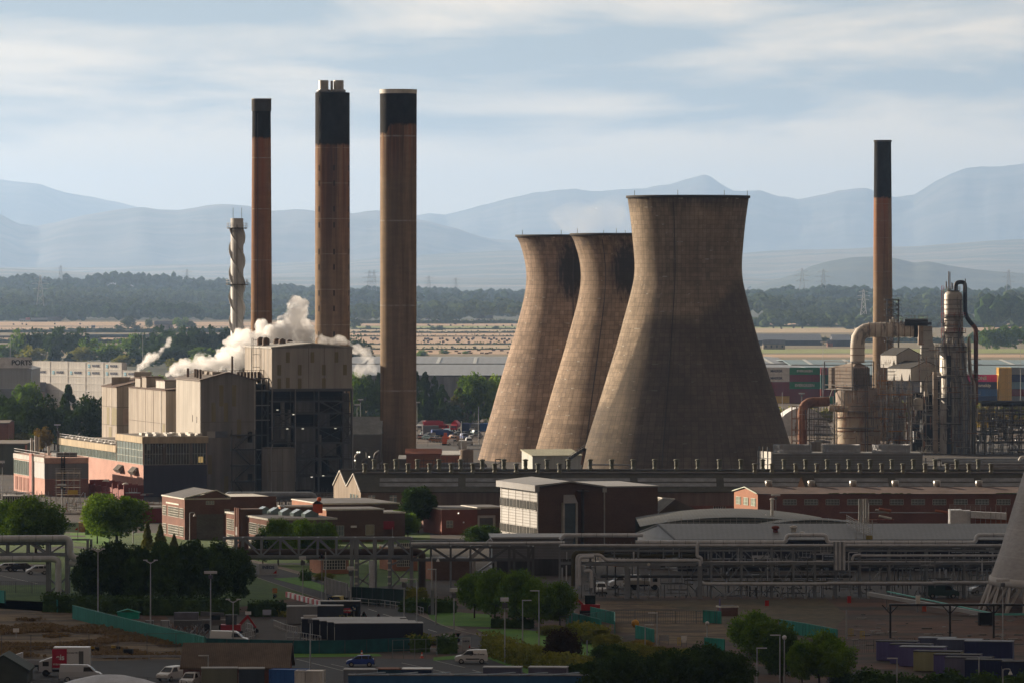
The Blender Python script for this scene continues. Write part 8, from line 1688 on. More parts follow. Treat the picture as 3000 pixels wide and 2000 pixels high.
q=MB();p=G(344,1812);m=mat('bright_teal_sheet',(.01,.30,.21),.6);q.prism([(p.x,p.y),(p.x+3.2,p.y),(p.x+3.2,p.y+2.4),(p.x,p.y+2.4)],0,1.0,m);q.poly([(p.x-.2,p.y,1.0),(p.x+1.6,p.y,1.45),(p.x+1.4,p.y+2.4,1.45),(p.x-.2,p.y+2.4,1.0)],m);q.poly([(p.x+1.6,p.y,1.45),(p.x+3.4,p.y,.9),(p.x+3.4,p.y+2.4,.9),(p.x+1.4,p.y+2.4,1.45)],m);q.one('tarpaulin_tent','bright teal tarpaulin shelter behind the hoarding','tent')
for i,(u,v,c,L_,lb)in enumerate(((2567,1935,PU,5.5,'purple cabin at the left end of the right-hand row'),(2607,1944,PU,5.5,'purple cabin with a pale door, second from the left'),(2634,1952,PU,6,'purple-blue cabin with bright side, third from the left'),(2676,1966,(.36,.36,.20),6.2,'mouldy cream cabin with two windows among the purple ones'),(2735,1976,PU,6,'purple cabin right of the mouldy cream one'),(2768,1985,(.16,.16,.24),6,'pale lilac cabin with a white door at the lower right'),(2826,1992,(.02,.03,.10),6,'dark blue cabin right of the pale lilac one'),(2690,1925,(.10,.12,.2),5,'blue-roofed cabin behind the purple row'),(2745,1930,(.10,.12,.2),6,'second blue-roofed cabin behind the purple row'),(2825,1935,(.03,.04,.13),6.5,'dark blue cabin with grey roof, far back at the right'),(2935,1998,(.02,.03,.09),8,'dark blue cabin at the right edge'))):cabin(u,v,-14 if i<7 else-10,c,L_,lb,group='cabins in the lower right yard',roof=mat('dull_blue_roof',(.15,.17,.21),.6)if i in(2,7,8,9)else mat('dark_cabin_roof',(.05,.05,.055),.8))
container(X(851,716),714,0,R(-12),'blue','bright blue container at the bottom, left of the white one','containers at the bottom edge',L_=4.6);container(X(912,716),712,0,R(-6),'white','white container right of the bright blue one at the bottom','containers at the bottom edge',L_=3.4)
cabin(590,2019,3,(.20,.21,.16),4.5,'beige store cabin in front of the brick hut',name='store_cabin');cabin(700,2020,3,(.05,.07,.10),3.2,'dark blue store cabin between the beige and blue ones',name='store_cabin')
cabin(1006,2023,-3,(.20,.22,.25),4.2,'grey-lilac store at the bottom edge before the blue car',name='store_cabin');cabin(1100,2021,-3,(.03,.08,.13),3.2,'dark teal container with a rusty roof at the bottom',name='store_cabin',roof=M_rust);cabin(1170,2021,-3,(.02,.04,.10),4.0,'navy container with a white roof edge at the bottom',name='store_cabin',roof=M_rl);cabin(1415,2016,-4,(.12,.13,.2),4.8,'lilac cabin at the bottom right of the white van',name='store_cabin');cabin(1548,2016,-6,(.13,.13,.19),4.8,'lilac cabin under the copper tree',name='store_cabin')
t=cabin(1020,2048,-1,(.03,.12,.26),32,'long bright blue cabin row cut off by the bottom edge',name='cabin_row',roof=M_felt,ribs=False,Ht=2.9)
for i in range(8):q=MB();q.par((1+i*4,-.2,3.02),(.3,0,0),(3.2,2.6,.1),(0,0,.12),mat('pale_blue_strip',(.30,.38,.45),.6));q.build('roof_strip',t,world=False)
# brick hut with brown roof
t=gable(X(540,720),X(845,720),720,727,0,2.4,5.0,M_brick,mat('brown_rib_roof',(.13,.10,.075),.8,kind='corr',axis='X',freq=1.3,var=.18),'brick_hut','brick hut with a long brown ribbed roof at the bottom left','hut',along='x',rz=R(-3),over=.4)
# white dome tank with railing, green shed, lower left
t=thing('domed_tank','white domed tank roof with a guard rail at the bottom left','tank',(X(320,700),700,0));xx=X(320,700);q=MB();q.lathe((xx,700,0),[(9,0),(9,.4),(7.2,1.3),(4.5,2.2),(2,2.75),(0,2.9)],40,mat('tank_white',(.42,.44,.48),.6));q.build('dome',t);q=MB()
for i in range(28):a=i*.2244;q.bar((xx+math.sin(a)*9.6,700-math.cos(a)*9.6,0),(xx+math.sin(a)*9.6,700-math.cos(a)*9.6,1.9),.07,m=M_dsteel)
for z in(1.2,1.9):
 for i in range(28):a,c=i*.2244,(i+1)*.2244;q.bar((xx+math.sin(a)*9.6,700-math.cos(a)*9.6,z),(xx+math.sin(c)*9.6,700-math.cos(c)*9.6,z),.06,m=M_dsteel)
q.build('railing',t);gable(X(-60,725),X(80,725),725,733,0,1.6,3.4,MATS['dark_green_wall'],mat('green_roof',(.04,.055,.05),.8),'green_shed','dark green shed in the bottom left corner','shed',along='y')
b,t=low_block(2114,868,2.6,2.2,1779,'brick_kiosk','little brick kiosk with a purple door in the yard',M_brick,front=M_brickd);q=MB();b.left(q,.5,1.1,0,2.6,mat('purple_door',(.06,.04,.16),.6),.06);q.build('door',t)
# ------------------------------------------------------------------ vehicles
vpx(1056,1951,'hatch',(.02,.06,.32),0,'blue hatchback parked alone in the near car park',z=.02)
def vanlogo(t,w):
 lettering('Water Security',.26,M_ink,t,(.95,-w-.0,1.28));q=MB();q.lathe((0,0,0),[(.2,0),(.26,0),(.26,.02),(.2,.02)],20,M_ink);o=q.build('logo',t,world=False);o.location=(-.05,-w+.0,1.35);o.rotation_euler=(R(90),0,0);k=MB();k.box(-.75,1.1,-w-.03,-w+.01,.55,.7,MATS['bumper_black']);k.build('side_strip',t,world=False)
vpx(1381,1942,'van',(.68,.68,.68),0,'white van with a round logo parked before the clipped hedge','parked_van','van',extra=vanlogo,z=.02);vpx(994,1778,'van',(.42,.32,.02),258,'yellow car seen from behind on the road',z=.03);vpx(108,1681,'hatch',(.42,.42,.42),14,'silver hatchback in the left car park',z=.02);vpx(20,1672,'estate',(.45,.45,.45),12,'pale car nose at the left edge of the car park',z=.02);vpx(52,1672,'estate',(.02,.02,.025),12,'black pickup-like car beside the pale car nose',z=.02)
vpx(236,1996,'bigvan',(.45,.47,.50),180,'white long van beside the red and white generator box','parked_van','van');vpx(502,1992,'van',(.62,.62,.62),60,'white van at the corner of the brick hut','parked_van','van');vpx(560,2010,'van',(.6,.6,.6),75,'white van in front of the beige store cabin','parked_van','van');vpx(672,1893,'bigvan',(.6,.6,.6),176,'white van nose behind the teal netted fence','parked_van','van');vpx(1830,1722,'bigvan',(.62,.64,.66),10,'white van under the pipe rack before the orange hut','parked_van','van');vpx(1760,1738,'van',(.6,.6,.6),95,'white van seen end-on under the left of the pipe rack','parked_van','van');vpx(2760,1750,'bigvan',(.02,.07,.06),180,'dark green and white van behind the conveyor','parked_van','van');vpx(2878,1738,'van',(.3,.31,.33),20,'grey van between the rack and the pale tower legs','parked_van','van');vpx(1530,1668,'bigvan',(.6,.6,.6),185,'white lorry cab under the right of the truss bridge','parked_van','van')
def eis(t,bd):
 q=MB();q.box(-1.55,.35,-1.26,-1.2,1.15,3.6,mat('red_panel',(.45,.015,.05),.5));k=q.build('red_panel',t,world=False);lettering('eis',1.0,M_whitep,k,(-.5,-1.3,2.5));lettering('01324 614123',.28,M_whitep,k,(-.6,-1.3,1.6));q=MB();q.box(1.9,2.5,-1.24,-1.2,1.3,3.3,M_gwall);q.build('grille',t,world=False)
 lettering('Generator Hire',.24,M_ink,t,(1.1,-1.22,3.1))
truck(*at(190,1979),R(180),'lorry carrying a white and red generator box at the lower left',(.5,.02,.04),(.62,.62,.62),sign=eis,L_=6.6,box_h=2.7,z=0)if False else truck(*at(190,1979),R(0),'lorry carrying a white and red generator box at the lower left',(.5,.5,.52),(.62,.62,.62),sign=eis,L_=6.6,box_h=2.7)
truck(*at(95,1965),R(0),'flatbed lorry with a yellow plate behind the generator lorry',(.5,.5,.5),(.35,.36,.38),flat=True,L_=6);truck(*at(1880,1726),R(185),'pale flatbed lorry with yellow stripes under the pipe rack',(.5,.5,.5),(.30,.29,.25),flat=True,L_=6)
def digger(u,v,rz,label,s=1.0):
 p=G(u,v);t=thing('excavator',label,'excavator',tuple(p),R(rz));M_dr=mat('digger_red',(.35,.02,.025),.5);q=MB()
 for y in(-.9,.9):q.box(-1.5,1.5,y-.25,y+.25,0,.7,M_black)
 q.build('track',t,world=False);q=MB();q.box(-1.6,1.3,-1.05,1.05,.8,1.7,M_dr);q.build('body',t,world=False);q=MB();q.prism([(-.9,-.95),(.7,-.95),(.7,.2),(-.9,.2)],1.7,[3.0,3.0,3.0,3.0],MATS['car_glass']);q.box(-1,.8,-1,.25,3,3.1,M_ink);q.build('cab',t,world=False)
 q=MB();q.bar((.9,.5,1.4),(2.3,.5,2.9),.35,.4,M_dr);q.build('boom',t,world=False);q=MB();q.bar((2.2,.5,2.9),(3.4,.5,1.2),.25,.3,M_dr);q.build('arm',t,world=False);q=MB();q.prism([(3.1,.1),(3.8,.1),(3.8,.9),(3.1,.9)],.5,[1.3,.9,.9,1.3],M_black);q.build('bucket',t,world=False);return t
digger(680,1862,0,'red excavator with its arm out inside the crowd barriers');digger(1727,1801,180,'small red excavator beside the dug earth in the centre')
t=thing('telehandler','dark four-wheeled site machine left of the red excavator','machine',tuple(G(632,1848)));q=MB();q.box(-2,1.6,-.8,.8,.9,1.7,M_pst);q.bar((-2.2,0,2.6),(1.2,0,2.4),.5,.6,M_dsteel);q.box(-.6,.7,-.7,.7,1.7,2.4,MATS['car_glass']);q.build('body',t,world=False)
for x_ in(-1.3,1.1):
 for y in(-.9,.9):q=MB();q.cyl((x_,y-.2,.6),(x_,y+.2,.6),.6,n=16,m=MATS['tyre']);q.build('wheel',t,world=False)
rr=random.Random(12)
for(u,v,w,h,m,lb)in((545,1830,3.6,1.9,mat('lilac_panel',(.15,.15,.18),.7),'grey lilac board on the fence behind the scrap pile'),(560,1842,5,1.3,M_gwall,'long dark grey crate before the lilac board'),(483,1840,1.3,1.2,mat('ibc_tank',(.35,.36,.38),.5),'caged white liquid tank behind the hoarding'),(437,1836,1.2,1.0,M_gs,'grey box left of the caged tank'),(772,1800,.9,.6,M_whitep,'small white notice board on the yard fence, left of centre'),(727,1811,.9,.5,M_whitep,'pale notice left of the white notice board'),(782,1812,1.3,.8,mat('pale_blue_board',(.4,.42,.5),.6),'larger pale blue board on the yard fence'),(808,1804,.6,.6,M_whitep,'small notice right of the pale blue board'),(375,1922,1.4,1.0,M_black,'black box on the dry grass before the fence'),(1945,1888,1.4,.8,M_gr,'grey board among the bushes at centre right'),(2004,1893,.8,.9,M_whitep,'white board by the yellow barrier'),(2888,1831,2.2,1.9,M_black,'black bin at the foot of the conveyor')):
 p=G(u,v);q=MB();q.box(p.x-w/2,p.x+w/2,p.y,p.y+(.1 if w<1.5 and h<1 else 1.0),(.6 if h<1 else 0),(.6 if h<1 else 0)+h,m);q.box(p.x-w/2+.05,p.x-w/2+.12,p.y-.04,p.y,0,h,M_dsteel);q.box(p.x+w/2-.12,p.x+w/2-.05,p.y-.04,p.y,0,h,M_dsteel);q.one('crate' if h>=1 else 'notice_board',lb,'crate' if h>=1 else 'notice')
for(u,v,lb)in((270,1912,'left black and yellow drum pair on the dry grass'),(332,1910,'right orange and black drum on the dry grass')):
 p=G(u,v);q=MB();q.cyl(p,p+Vector((0,0,1)),.32,n=12,m=mat('drum_yellow',(.40,.26,.02),.6));q.cyl(p+Vector((0,0,.3)),p+Vector((0,0,.6)),.33,n=12,m=M_ink);q.cyl(p+Vector((.7,0,0)),p+Vector((.7,0,.85)),.3,n=12,m=M_ink);q.one('drum',lb,'drum')
q=MB()
for i in range(90):p=G(rr.uniform(505,600),rr.uniform(1848,1862));q.bar(p,p+Vector((rr.uniform(-1,1),rr.uniform(-.5,.5),rr.uniform(.3,1.4))),.1,m=rr.choice([M_pst,M_rust,M_dsteel,M_steel]))
tag(q.build('scrap_heap'),'heap of rusty pipes and scrap before the grey crate','scrap',kind='stuff')
q=MB()
for i in range(70):p=G(rr.uniform(2480,2990),rr.uniform(1800,1895));q.box(p.x,p.x+rr.uniform(.3,1.6),p.y,p.y+rr.uniform(.3,1),0,rr.uniform(.05,.2),rr.choice([M_conc,M_gwall,M_gwall]))
tag(q.build('rubble'),'scattered pale rubble and slabs on the red dirt yard','rubble',kind='stuff')
for i,(u,v,h,m)in enumerate(((2247,1774,.9,'red'),(2488,1765,1.1,'red'),(2708,1790,1.0,'orange'))):
 p=G(u,v);q=MB();q.box(p.x-.3,p.x+.3,p.y,p.y+.4,0,h,mat('cabinet_'+m,(.45,.01,.01)if m=='red' else(.6,.10,.04),.6));q.box(p.x-.34,p.x+.34,p.y-.03,p.y+.43,h,h+.06,M_pst);q.one('hose_cabinet',['red hose cabinet above the green tree pair','red hose cabinet near the rack legs on the right','orange-red post cabinet under the conveyor'][i],'cabinet')
for i,(u,v)in enumerate(((2487,1863),(2520,1870),(1985,1890))):
 p=G(u,v);q=MB();M_yb=mat('yellow_barrier',(.5,.38,.02),.6)
 for k in range(4):q.bar(p+Vector((k*.2,0,0)),p+Vector((k*.2,0,1.1)),.06,m=M_yb)
 q.bar(p+Vector((0,0,1.1)),p+Vector((.6,0,1.1)),.07,m=M_yb);q.bar(p+Vector((0,0,.4)),p+Vector((.6,0,.4)),.06,m=M_yb);q.one('yellow_barrier',['left yellow barrier on the red dirt','right yellow barrier on the red dirt','yellow barrier beside the white board'][i],'barrier')
# black gantry, conveyor
t=thing('conveyor','long teal-topped conveyor lying slanted before the pale tower','conveyor',tuple(G(2700,1800)));q=MB();a,b_=P(2545,1738,890),P(2908,1802,862);q.bar(a,b_,.7,.55,M_gr);q.build('belt_frame',t);q=MB();q.bar(a+Vector((3,0,.35)),b_+Vector((0,0,.35)),.5,.12,mat('teal_cover',(.10,.38,.34),.6));q.bar(b_+Vector((0,0,.2)),P(3030,1798,862),.35,.3,MATS['teal_cover']);q.build('cover',t);q=MB()
for f in(.15,.4,.65,.9):c_=a.lerp(b_,f);q.bar((c_.x,c_.y,0),c_,.14,m=M_gs)
q.build('leg',t)
t=thing('black_gantry','low black gantry on forked posts at the lower right','gantry',(X(2800,815),815,0));z_=Z(1771,815);q=MB();q.box(X(2605,815),X(3040,815),815,816.2,z_-.15,z_+.15,M_ink);q.build('deck',t)
for u in(2609,2784,2912):q=MB();x_=X(u,815);q.bar((x_,815.5,0),(x_,815.5,z_),.28,m=M_ink);q.bar((x_,815.5,z_-1.3),(x_-1.2,815.5,z_),.14,m=M_ink);q.bar((x_,815.5,z_-1.3),(x_+1.2,815.5,z_),.14,m=M_ink);q.build('post',t)
q=MB();q.box(X(2690,815)-.3,X(2690,815)+.3,815.3,815.9,z_+.15,z_+1.3,M_rl);q.build('valve',t)
# ------------------------------------------------------------------ signs, cones, barriers
M_sred=mat('sign_red',(.45,.01,.015),.5);M_sblue=mat('sign_blue',(.01,.07,.40),.5)
def sign(u,v,D,shape,label,s=.45,txt=None):
 p=P(u,v,D);t=thing('road_sign',label,'sign',(p.x,D,0));q=MB();q.cyl((p.x,D+.05,0),(p.x,D+.05,p.z),.045,n=6,m=M_galv);q.build('post',t);q=MB();x_,z=p.x,p.z
 def pg(n,r,a0,y,m):q.poly([(x_+math.sin(a0+6.2832*k/n)*r,D-y,z+math.cos(a0+6.2832*k/n)*r)for k in range(n)][::-1],m);q.poly([(x_+math.sin(a0+6.2832*k/n)*r,D-y,z+math.cos(a0+6.2832*k/n)*r)for k in range(n)],m)
 if shape=='tri':pg(3,s*1.25,0,.0,M_sred);pg(3,s*.85,0,.02,M_whitep);q.box(x_-.09,x_+.09,D-.05,D-.03,z-.25,z+.2,M_ink)
 if shape=='giveway':pg(3,s*1.25,math.pi,0,M_sred);pg(3,s*.8,math.pi,.02,M_whitep)
 if shape=='blue':pg(20,s,0,0,M_sblue);q.bar((x_-.2,D-.04,z+.2),(x_+.18,D-.04,z-.18),.08,m=M_whitep);q.bar((x_+.2,D-.04,z-.2),(x_+.2,D-.04,z+.06),.07,m=M_whitep);q.bar((x_+.2,D-.04,z-.2),(x_-.06,D-.04,z-.2),.07,m=M_whitep)
 if shape=='round':pg(20,s,0,0,M_sred);pg(20,s*.82,0,.02,M_whitep)
 if shape=='board':q.box(x_-s*1.5,x_+s*1.5,D-.05,D,z-s,z+s,M_whitep)
 if shape=='redboard':q.box(x_-s,x_+s,D-.05,D,z-s*.7,z+s*.7,M_sred)
 if shape=='yellow':q.box(x_-s,x_+s,D-.05,D,z-s,z+s,M_orange)
 f=q.build('sign_face',t)
 if txt:lettering(txt,s*.95 if shape=='round' else s*.6,M_ink if shape!='redboard' else M_whitep,f,(0,-.08,z))
 return t
sign(943,1629,900,'tri','red and white warning triangle above the road under the truss');sign(1066,1800,842,'tri','left of the three red warning triangles beside the road');sign(1109,1807,836,'tri','middle one of the three red warning triangles beside the road');sign(1166,1818,828,'tri','right of the three red warning triangles beside the road')
sign(968,1755,885,'blue','round blue arrow sign beside the yellow car');sign(1037,1780,860,'blue','round blue arrow sign right of the traffic light');sign(1017,1787,850,'redboard','red oblong board under the traffic light',.5,'STOP HERE');sign(1342,1858,790,'giveway','give-way triangle above the 40 sign',.35);sign(1342,1874,789,'round','round 40 speed limit sign before the hedge',.3,'40');sign(805,1729,930,'yellow','small yellow plate on the lamp by the road',.4);sign(805,1745,915,'round','round 40 sign left of the red and white barrier',.33,'40');sign(47,1845,815,'board','small white board on a post in the dry grass',.28);sign(1242,1753,880,'board','bus stop plate beside the dark hedge',.22);sign(53,1919,770,'round','small round sign at the lower left',.28)
for(u,v,D_,w,h,tx,lb)in((786,1668,985,3.2,2.1,'INEOS','big white sign board with INEOS on it by the dark trees'),(206,1543,1110,3.2,1.9,'INEOS','white sign board with INEOS on it beside the left trees'),(1366,1885,788,1.2,1.9,'INEOS','upright white INEOS sign before the clipped hedge')):
 p=P(u,v,D_);t=thing('company_sign',lb,'sign',(p.x,D_,0));q=MB();q.box(p.x-w/2,p.x+w/2,D_,D_+.15,max(.1,p.z-h/2),p.z+h/2,mat('sign_grey_white',(.42,.44,.46),.5));f=q.build('sign_face',t);lettering(tx,.75 if w>2 else .32,M_navyp,f,(0,-.06,p.z+h*.2));q=MB();q.poly([(p.x+w*.25,D_-.03,p.z-h*.3),(p.x+w*.45,D_-.03,p.z-h*.3),(p.x+w*.45,D_-.03,p.z)],M_sred);q.build('logo',f)
 q=MB();q.box(p.x-w/2+.1,p.x-w/2+.2,D_+.15,D_+.25,0,p.z,M_gs);q.box(p.x+w/2-.2,p.x+w/2-.1,D_+.15,D_+.25,0,p.z,M_gs);q.build('post',t)
p=G(1017,1790);t=thing('traffic_light','portable traffic light showing green beside the yellow car','traffic light',tuple(p));q=MB();q.box(p.x-.2,p.x+.2,p.y,p.y+.3,1.2,2.2,M_ink);q.box(p.x-.05,p.x+.05,p.y+.1,p.y+.2,0,1.2,M_ink);q.build('housing',t);q=MB();q.cyl((p.x,p.y-.03,1.38),(p.x,p.y,1.38),.12,n=12,m=mat('green_lamp',(.1,.8,.6),.5,emit=(.1,1,.7),es=2.5));q.build('lamp',t)
for i in range(4):
 a,b_=G(840+i*26,1748+i*7),G(864+i*26,1754.5+i*7);q=MB()
 for k in range(4):c0,c1=a.lerp(b_,k/4),a.lerp(b_,(k+.96)/4);q.bar(c0+Vector((0,0,.45)),c1+Vector((0,0,.45)),.4,.85,M_sred if k%2==0 else M_whitep)
 q.one('road_barrier','%s red and white plastic barrier along the closed lane'%['farthest','second','third','nearest'][i],'barrier','red and white barriers on the road')
M_cone=mat('cone_orange',(.6,.06,.02),.5)
for(u,v)in((1036,1797),(1042,1800),(1049,1799),(1004,1792),(1236,1926),(1060,1920),(965,1778)):
 p=G(u,v);q=MB();q.cyl(p,p+Vector((0,0,.8)),.22,.05,10,M_cone);q.cyl(p+Vector((0,0,.3)),p+Vector((0,0,.52)),.16,.11,10,M_whitep);q.box(p.x-.28,p.x+.28,p.y-.28,p.y+.28,0,.05,M_cone);q.one('traffic_cone','orange and white traffic cone near the road works' if u<1100 and v<1850 else 'orange cone at the car park fence','cone','traffic cones' if v<1850 else 'cones by the fence')
q=MB();p=G(1267,1800);q.prism([(p.x-.7,p.y),(p.x+.7,p.y),(p.x+.7,p.y+1.2),(p.x-.7,p.y+1.2)],0,[1.2,2.2,2.2,1.2],M_ink);q.box(p.x-.25,p.x+.25,p.y-.2,p.y,0,3.8,M_gs);q.one('kiosk','dark kiosk at the foot of the swan-neck lamp','kiosk')
p=P(931,1490,1075);q=MB();q.bar((p.x,1075,0),(p.x,1075,p.z),.3,m=M_ink);q.box(p.x-.9,p.x+.9,1074,1075.5,p.z-.7,p.z+1,mat('beacon_orange',(.55,.08,.02),.6));q.poly([(p.x-1.1,1073.9,p.z+1),(p.x+1.1,1073.9,p.z+1),(p.x,1073.9,p.z+1.8)],M_ink);q.mesh([(Vector((p.x+.3,1074,p.z+1.9))+Vector(v)*.45).to_tuple()for v in ICO2[0]],ICO2[1],MATS['bright_orange']);q.one('beacon_post','orange beacon box on a dark post above the brick roofs','beacon')
p=P(1861,1796,850);q=MB();q.mesh([(Vector((X(1861,840),840,.6))+Vector(v)*.6).to_tuple()for v in ICO2[0]],ICO2[1],mat('amber_ball',(.55,.28,.03),.6),True);q.one('amber_buoy','round amber float lying beside the dug earth','float')
# ------------------------------------------------------------------ trees of the middle distance
g='dark tall trees behind the boiler houses'
for(u,vb,vt,w,kd,f,lb)in[(40,1320,1165,130,'round','dark','broad dark tree at the left edge before the house roofs'),(120,1322,1155,150,'round','dark','second broad dark tree from the left edge'),(200,1300,1120,120,'conifer','dark','pointed dark tree before the slate house roofs'),(270,1318,1145,130,'round','dark','dark tree hard against the leftmost boiler house'),(80,1250,1110,110,'round','green','dark green tree beside the left slate roof'),(330,1300,1160,100,'round','dark','dark tree half hidden by the leftmost boiler house'),(160,1318,1190,120,'round','dark','low dark tree in the middle of the left clump'),(10,1318,1140,110,'round','dark','tall dark tree cut by the left edge')]:tpx(u,vb,vt,w,kd,f,1,lb)
for(u,vt,w,f,lb)in[(60,1090,44,'bright','small light green tree by the PORTS shed'),(110,1077,76,'bright','light green tree under the third white container'),(190,1080,56,'bright','light green tree between two lit round ones'),(253,1068,72,'bright','largest lit round tree before the white containers'),(318,1079,78,'olive','lit round tree with brownish top at the end of the white containers'),(470,1095,60,'bright','small green tree behind the second boiler house'),(20,1092,40,'olive','olive bush at the left edge by the PORTS shed'),(430,1085,50,'green','green tree between the two thin steam plumes')]:tpx(u,1165 if u<400 else 1150,vt,w,'round',f,1,lb)
for(u,vb,vt,w,kd,f,lb)in[(128,1325,1245,66,'round','autumn','golden autumn tree left of the turbine hall'),(62,1330,1262,70,'round','olive','yellowing shrub left of the autumn tree'),(30,1335,1275,60,'bush','olive','olive shrub at the left edge above the green store'),(90,1328,1265,50,'round','green','dark green shrub beside the autumn tree'),(170,1300,1262,60,'bush','olive','low shrub behind the long glass roof'),(262,1280,1258,26,'bush','green','small bush at the foot of the leftmost boiler house'),(215,1282,1262,40,'bush','olive','low olive bush behind the roof railing')]:tpx(u,vb,vt,w,kd,f,1,lb,**({'name':'bush','cat':'bush'}if kd=='bush' else{}))
for(u,vb,vt,w,kd,f,lb)in[(1050,1230,1080,70,'round','green','green tree between boiler house and widest chimney'),(1085,1235,1090,70,'round','dark','dark tree left of the widest chimney'),(1060,1240,1120,60,'cypress','dark','dark pointed tree left of the widest chimney'),(1110,1240,1085,50,'cypress','dark','tall dark conifer half behind the widest chimney'),(1218,1232,1080,70,'cypress','dark','tall black-green conifer just right of the widest chimney'),(1246,1236,1082,60,'cypress','dark','second black-green conifer right of the widest chimney'),(1272,1236,1098,60,'cypress','dark','third black-green conifer, lower than its neighbours'),(1295,1238,1120,54,'cypress','dark','fourth and lowest black-green conifer'),(1310,1160,1096,56,'round','green','round green tree peeping over the conifers'),(1380,1236,1083,90,'round','green','tall round green tree left of the cooling towers'),(1345,1236,1130,70,'cypress','olive','yellow-green pointed tree before the round one'),(1405,1236,1115,70,'cypress','green','dark pointed tree before the round one'),(1440,1236,1090,70,'round','bright','bright tree touching the leftmost cooling tower'),(1330,1238,1175,60,'bush','dark','dark bush under the conifers')]:tpx(u,vb,vt,w*1.15,kd,f,1,lb)
# slate-roofed houses among the trees
for(u0,u1,vb,ve,vr,lb)in[(-30,55,1190,1150,1125,'slate-roofed house at the left edge below the PORTS shed'),(55,130,1185,1145,1120,'slate-roofed house second from the left edge'),(195,300,1182,1140,1118,'slate house with a hipped roof before the lit round trees'),(-20,60,1210,1165,1140,'nearer slate-roofed house at the left edge')]:gpx(u0,u1,vb,ve,vr,10,M_stone,M_slate,'house',lb,cat='house',windows=4)
# ------------------------------------------------------------------ foreground trees, hedges, bushes
for(u,vb,vt,w,kd,f,lb)in[(105,1622,1450,200,'round','green','huge round green tree at the left edge above the silver pipe'),(25,1615,1462,130,'round','green','green tree cut by the left edge above the silver pipe'),(342,1600,1440,200,'round','green','big round green tree lit on its left, before the brick workshop'),(285,1592,1442,100,'round','bright','bright leafy tree merged into the left of the big round one'),(432,1622,1525,52,'conifer','olive','left small golden conifer before the brick workshop'),(470,1622,1532,58,'conifer','olive','right small golden conifer before the brick workshop'),(510,1622,1560,40,'conifer','olive','smallest golden conifer before the brick workshop'),
  (265,1780,1600,130,'tall','dark','dark tree at the left end of the hedge row'),(335,1785,1578,130,'tall','dark','second dark tree of the hedge row'),(410,1790,1590,130,'tall','dark','third dark tree of the hedge row'),(480,1795,1580,120,'tall','dark','fourth dark tree of the hedge row'),(560,1790,1575,120,'tall','dark','fifth dark tree of the hedge row'),(630,1782,1578,130,'tall','dark','sixth dark tree of the hedge row'),(695,1775,1600,120,'tall','dark','rightmost dark tree of the hedge row by the white sign'),(375,1770,1600,120,'tall','dark','dark tree standing behind the hedge row'),(600,1765,1600,120,'tall','dark','dark tree behind the sixth of the row'),(520,1770,1612,120,'tall','dark','dark tree behind the fifth of the row'),
  (815,1655,1515,110,'round','green','round green tree before the long brick office'),(885,1650,1512,100,'round','green','green tree right of the one before the brick office'),(950,1650,1525,90,'round','green','green tree at the end of the brick office'),(770,1655,1560,80,'round','dark','dark low tree at the foot of the brick office'),
  (1225,1560,1422,110,'pine','dark','black spreading pine before the workshop hall'),(1160,1575,1490,90,'round','green','grey-green tree left of the black pine'),(1195,1575,1500,80,'round','green','grey-green tree under the black pine'),(1415,1590,1525,110,'bush','dark','wide dark bush left of the pale three-storey block'),
  (1390,1810,1668,110,'round','green','leftmost tree of the group behind the lawn'),(1450,1822,1662,120,'round','green','second tree of the group behind the lawn'),(1520,1835,1664,120,'round','green','third and tallest tree of the group behind the lawn'),(1580,1842,1690,120,'round','green','fourth tree of the group behind the lawn'),(1640,1838,1700,110,'round','green','rightmost tree of the group behind the lawn'),(1480,1790,1680,110,'round','green','tree at the back of the group behind the lawn'),
  (1652,1965,1832,118,'round','copper','dark copper-leaved round tree by the kerb lawn'),(2200,1920,1785,140,'round','green','top tree of the left green pair at lower right'),(2255,1975,1800,170,'round','green','large green tree of the left pair at lower right'),(2290,2000,1840,130,'round','dark','dark lower side of the left tree pair'),(2400,2005,1842,150,'round','green','large green tree before the purple cabins'),(2445,2010,1865,130,'round','green','green tree closest to the purple cabins'),(2350,2010,1875,100,'round','green','green tree between the two big ones'),(2060,2060,1880,150,'round','dark','dark tree cut by the bottom edge in the right half'),(1960,2070,1890,150,'round','dark','dark tree cut by the bottom edge near the globe lamp'),(1860,2060,1905,150,'round','dark','dark tree at the bottom under the centre bushes'),(1760,2060,1925,130,'round','dark','dark tree at the bottom left of the bush bank'),(2150,2060,1905,140,'round','dark','dark tree at the bottom before the tree pair'),(1480,2040,1970,90,'round','olive','olive tree top at the bottom edge centre'),(2560,2060,1985,90,'round','dark','dark bush top at the bottom before the cream cabin')]:
 tpx(u,vb,vt,w*1.08,kd,f,0,lb,**({'name':'bush','cat':'bush'}if kd=='bush' else{}))
for(u,vb,vt,w,f,lb)in[(1780,1905,1845,90,'olive','olive bush right of the copper tree'),(1850,1930,1870,120,'olive','wide olive bush under the centre lamps'),(1930,1925,1885,120,'olive','low olive bush before the dug ground'),(2020,1935,1890,110,'olive','yellowish bush left of the globe lamp'),(1790,1960,1870,120,'dark','dark bush at the left of the bush bank'),(2110,1950,1895,100,'dark','dark bush right of the globe lamp'),(950,1700,1672,60,'olive','rounded green bush before the pale panelled wall'),(1620,1860,1825,90,'olive','hedge-like bush at the foot of the tree group'),(2470,2010,1960,90,'dark','dark bush below the tree nearest the cabins'),(1730,1885,1850,80,'olive','bush behind the copper tree'),(1880,1898,1868,70,'autumn','reddish bush above the olive ones'),(1690,2000,1930,90,'dark','dark bush under the copper tree'),(930,1650,1600,60,'dark','bare dark shrub before the little brick office')]:tpx(u,vb,vt,w*1.1,'bush',f,0,lb,name='bush',cat='bush')
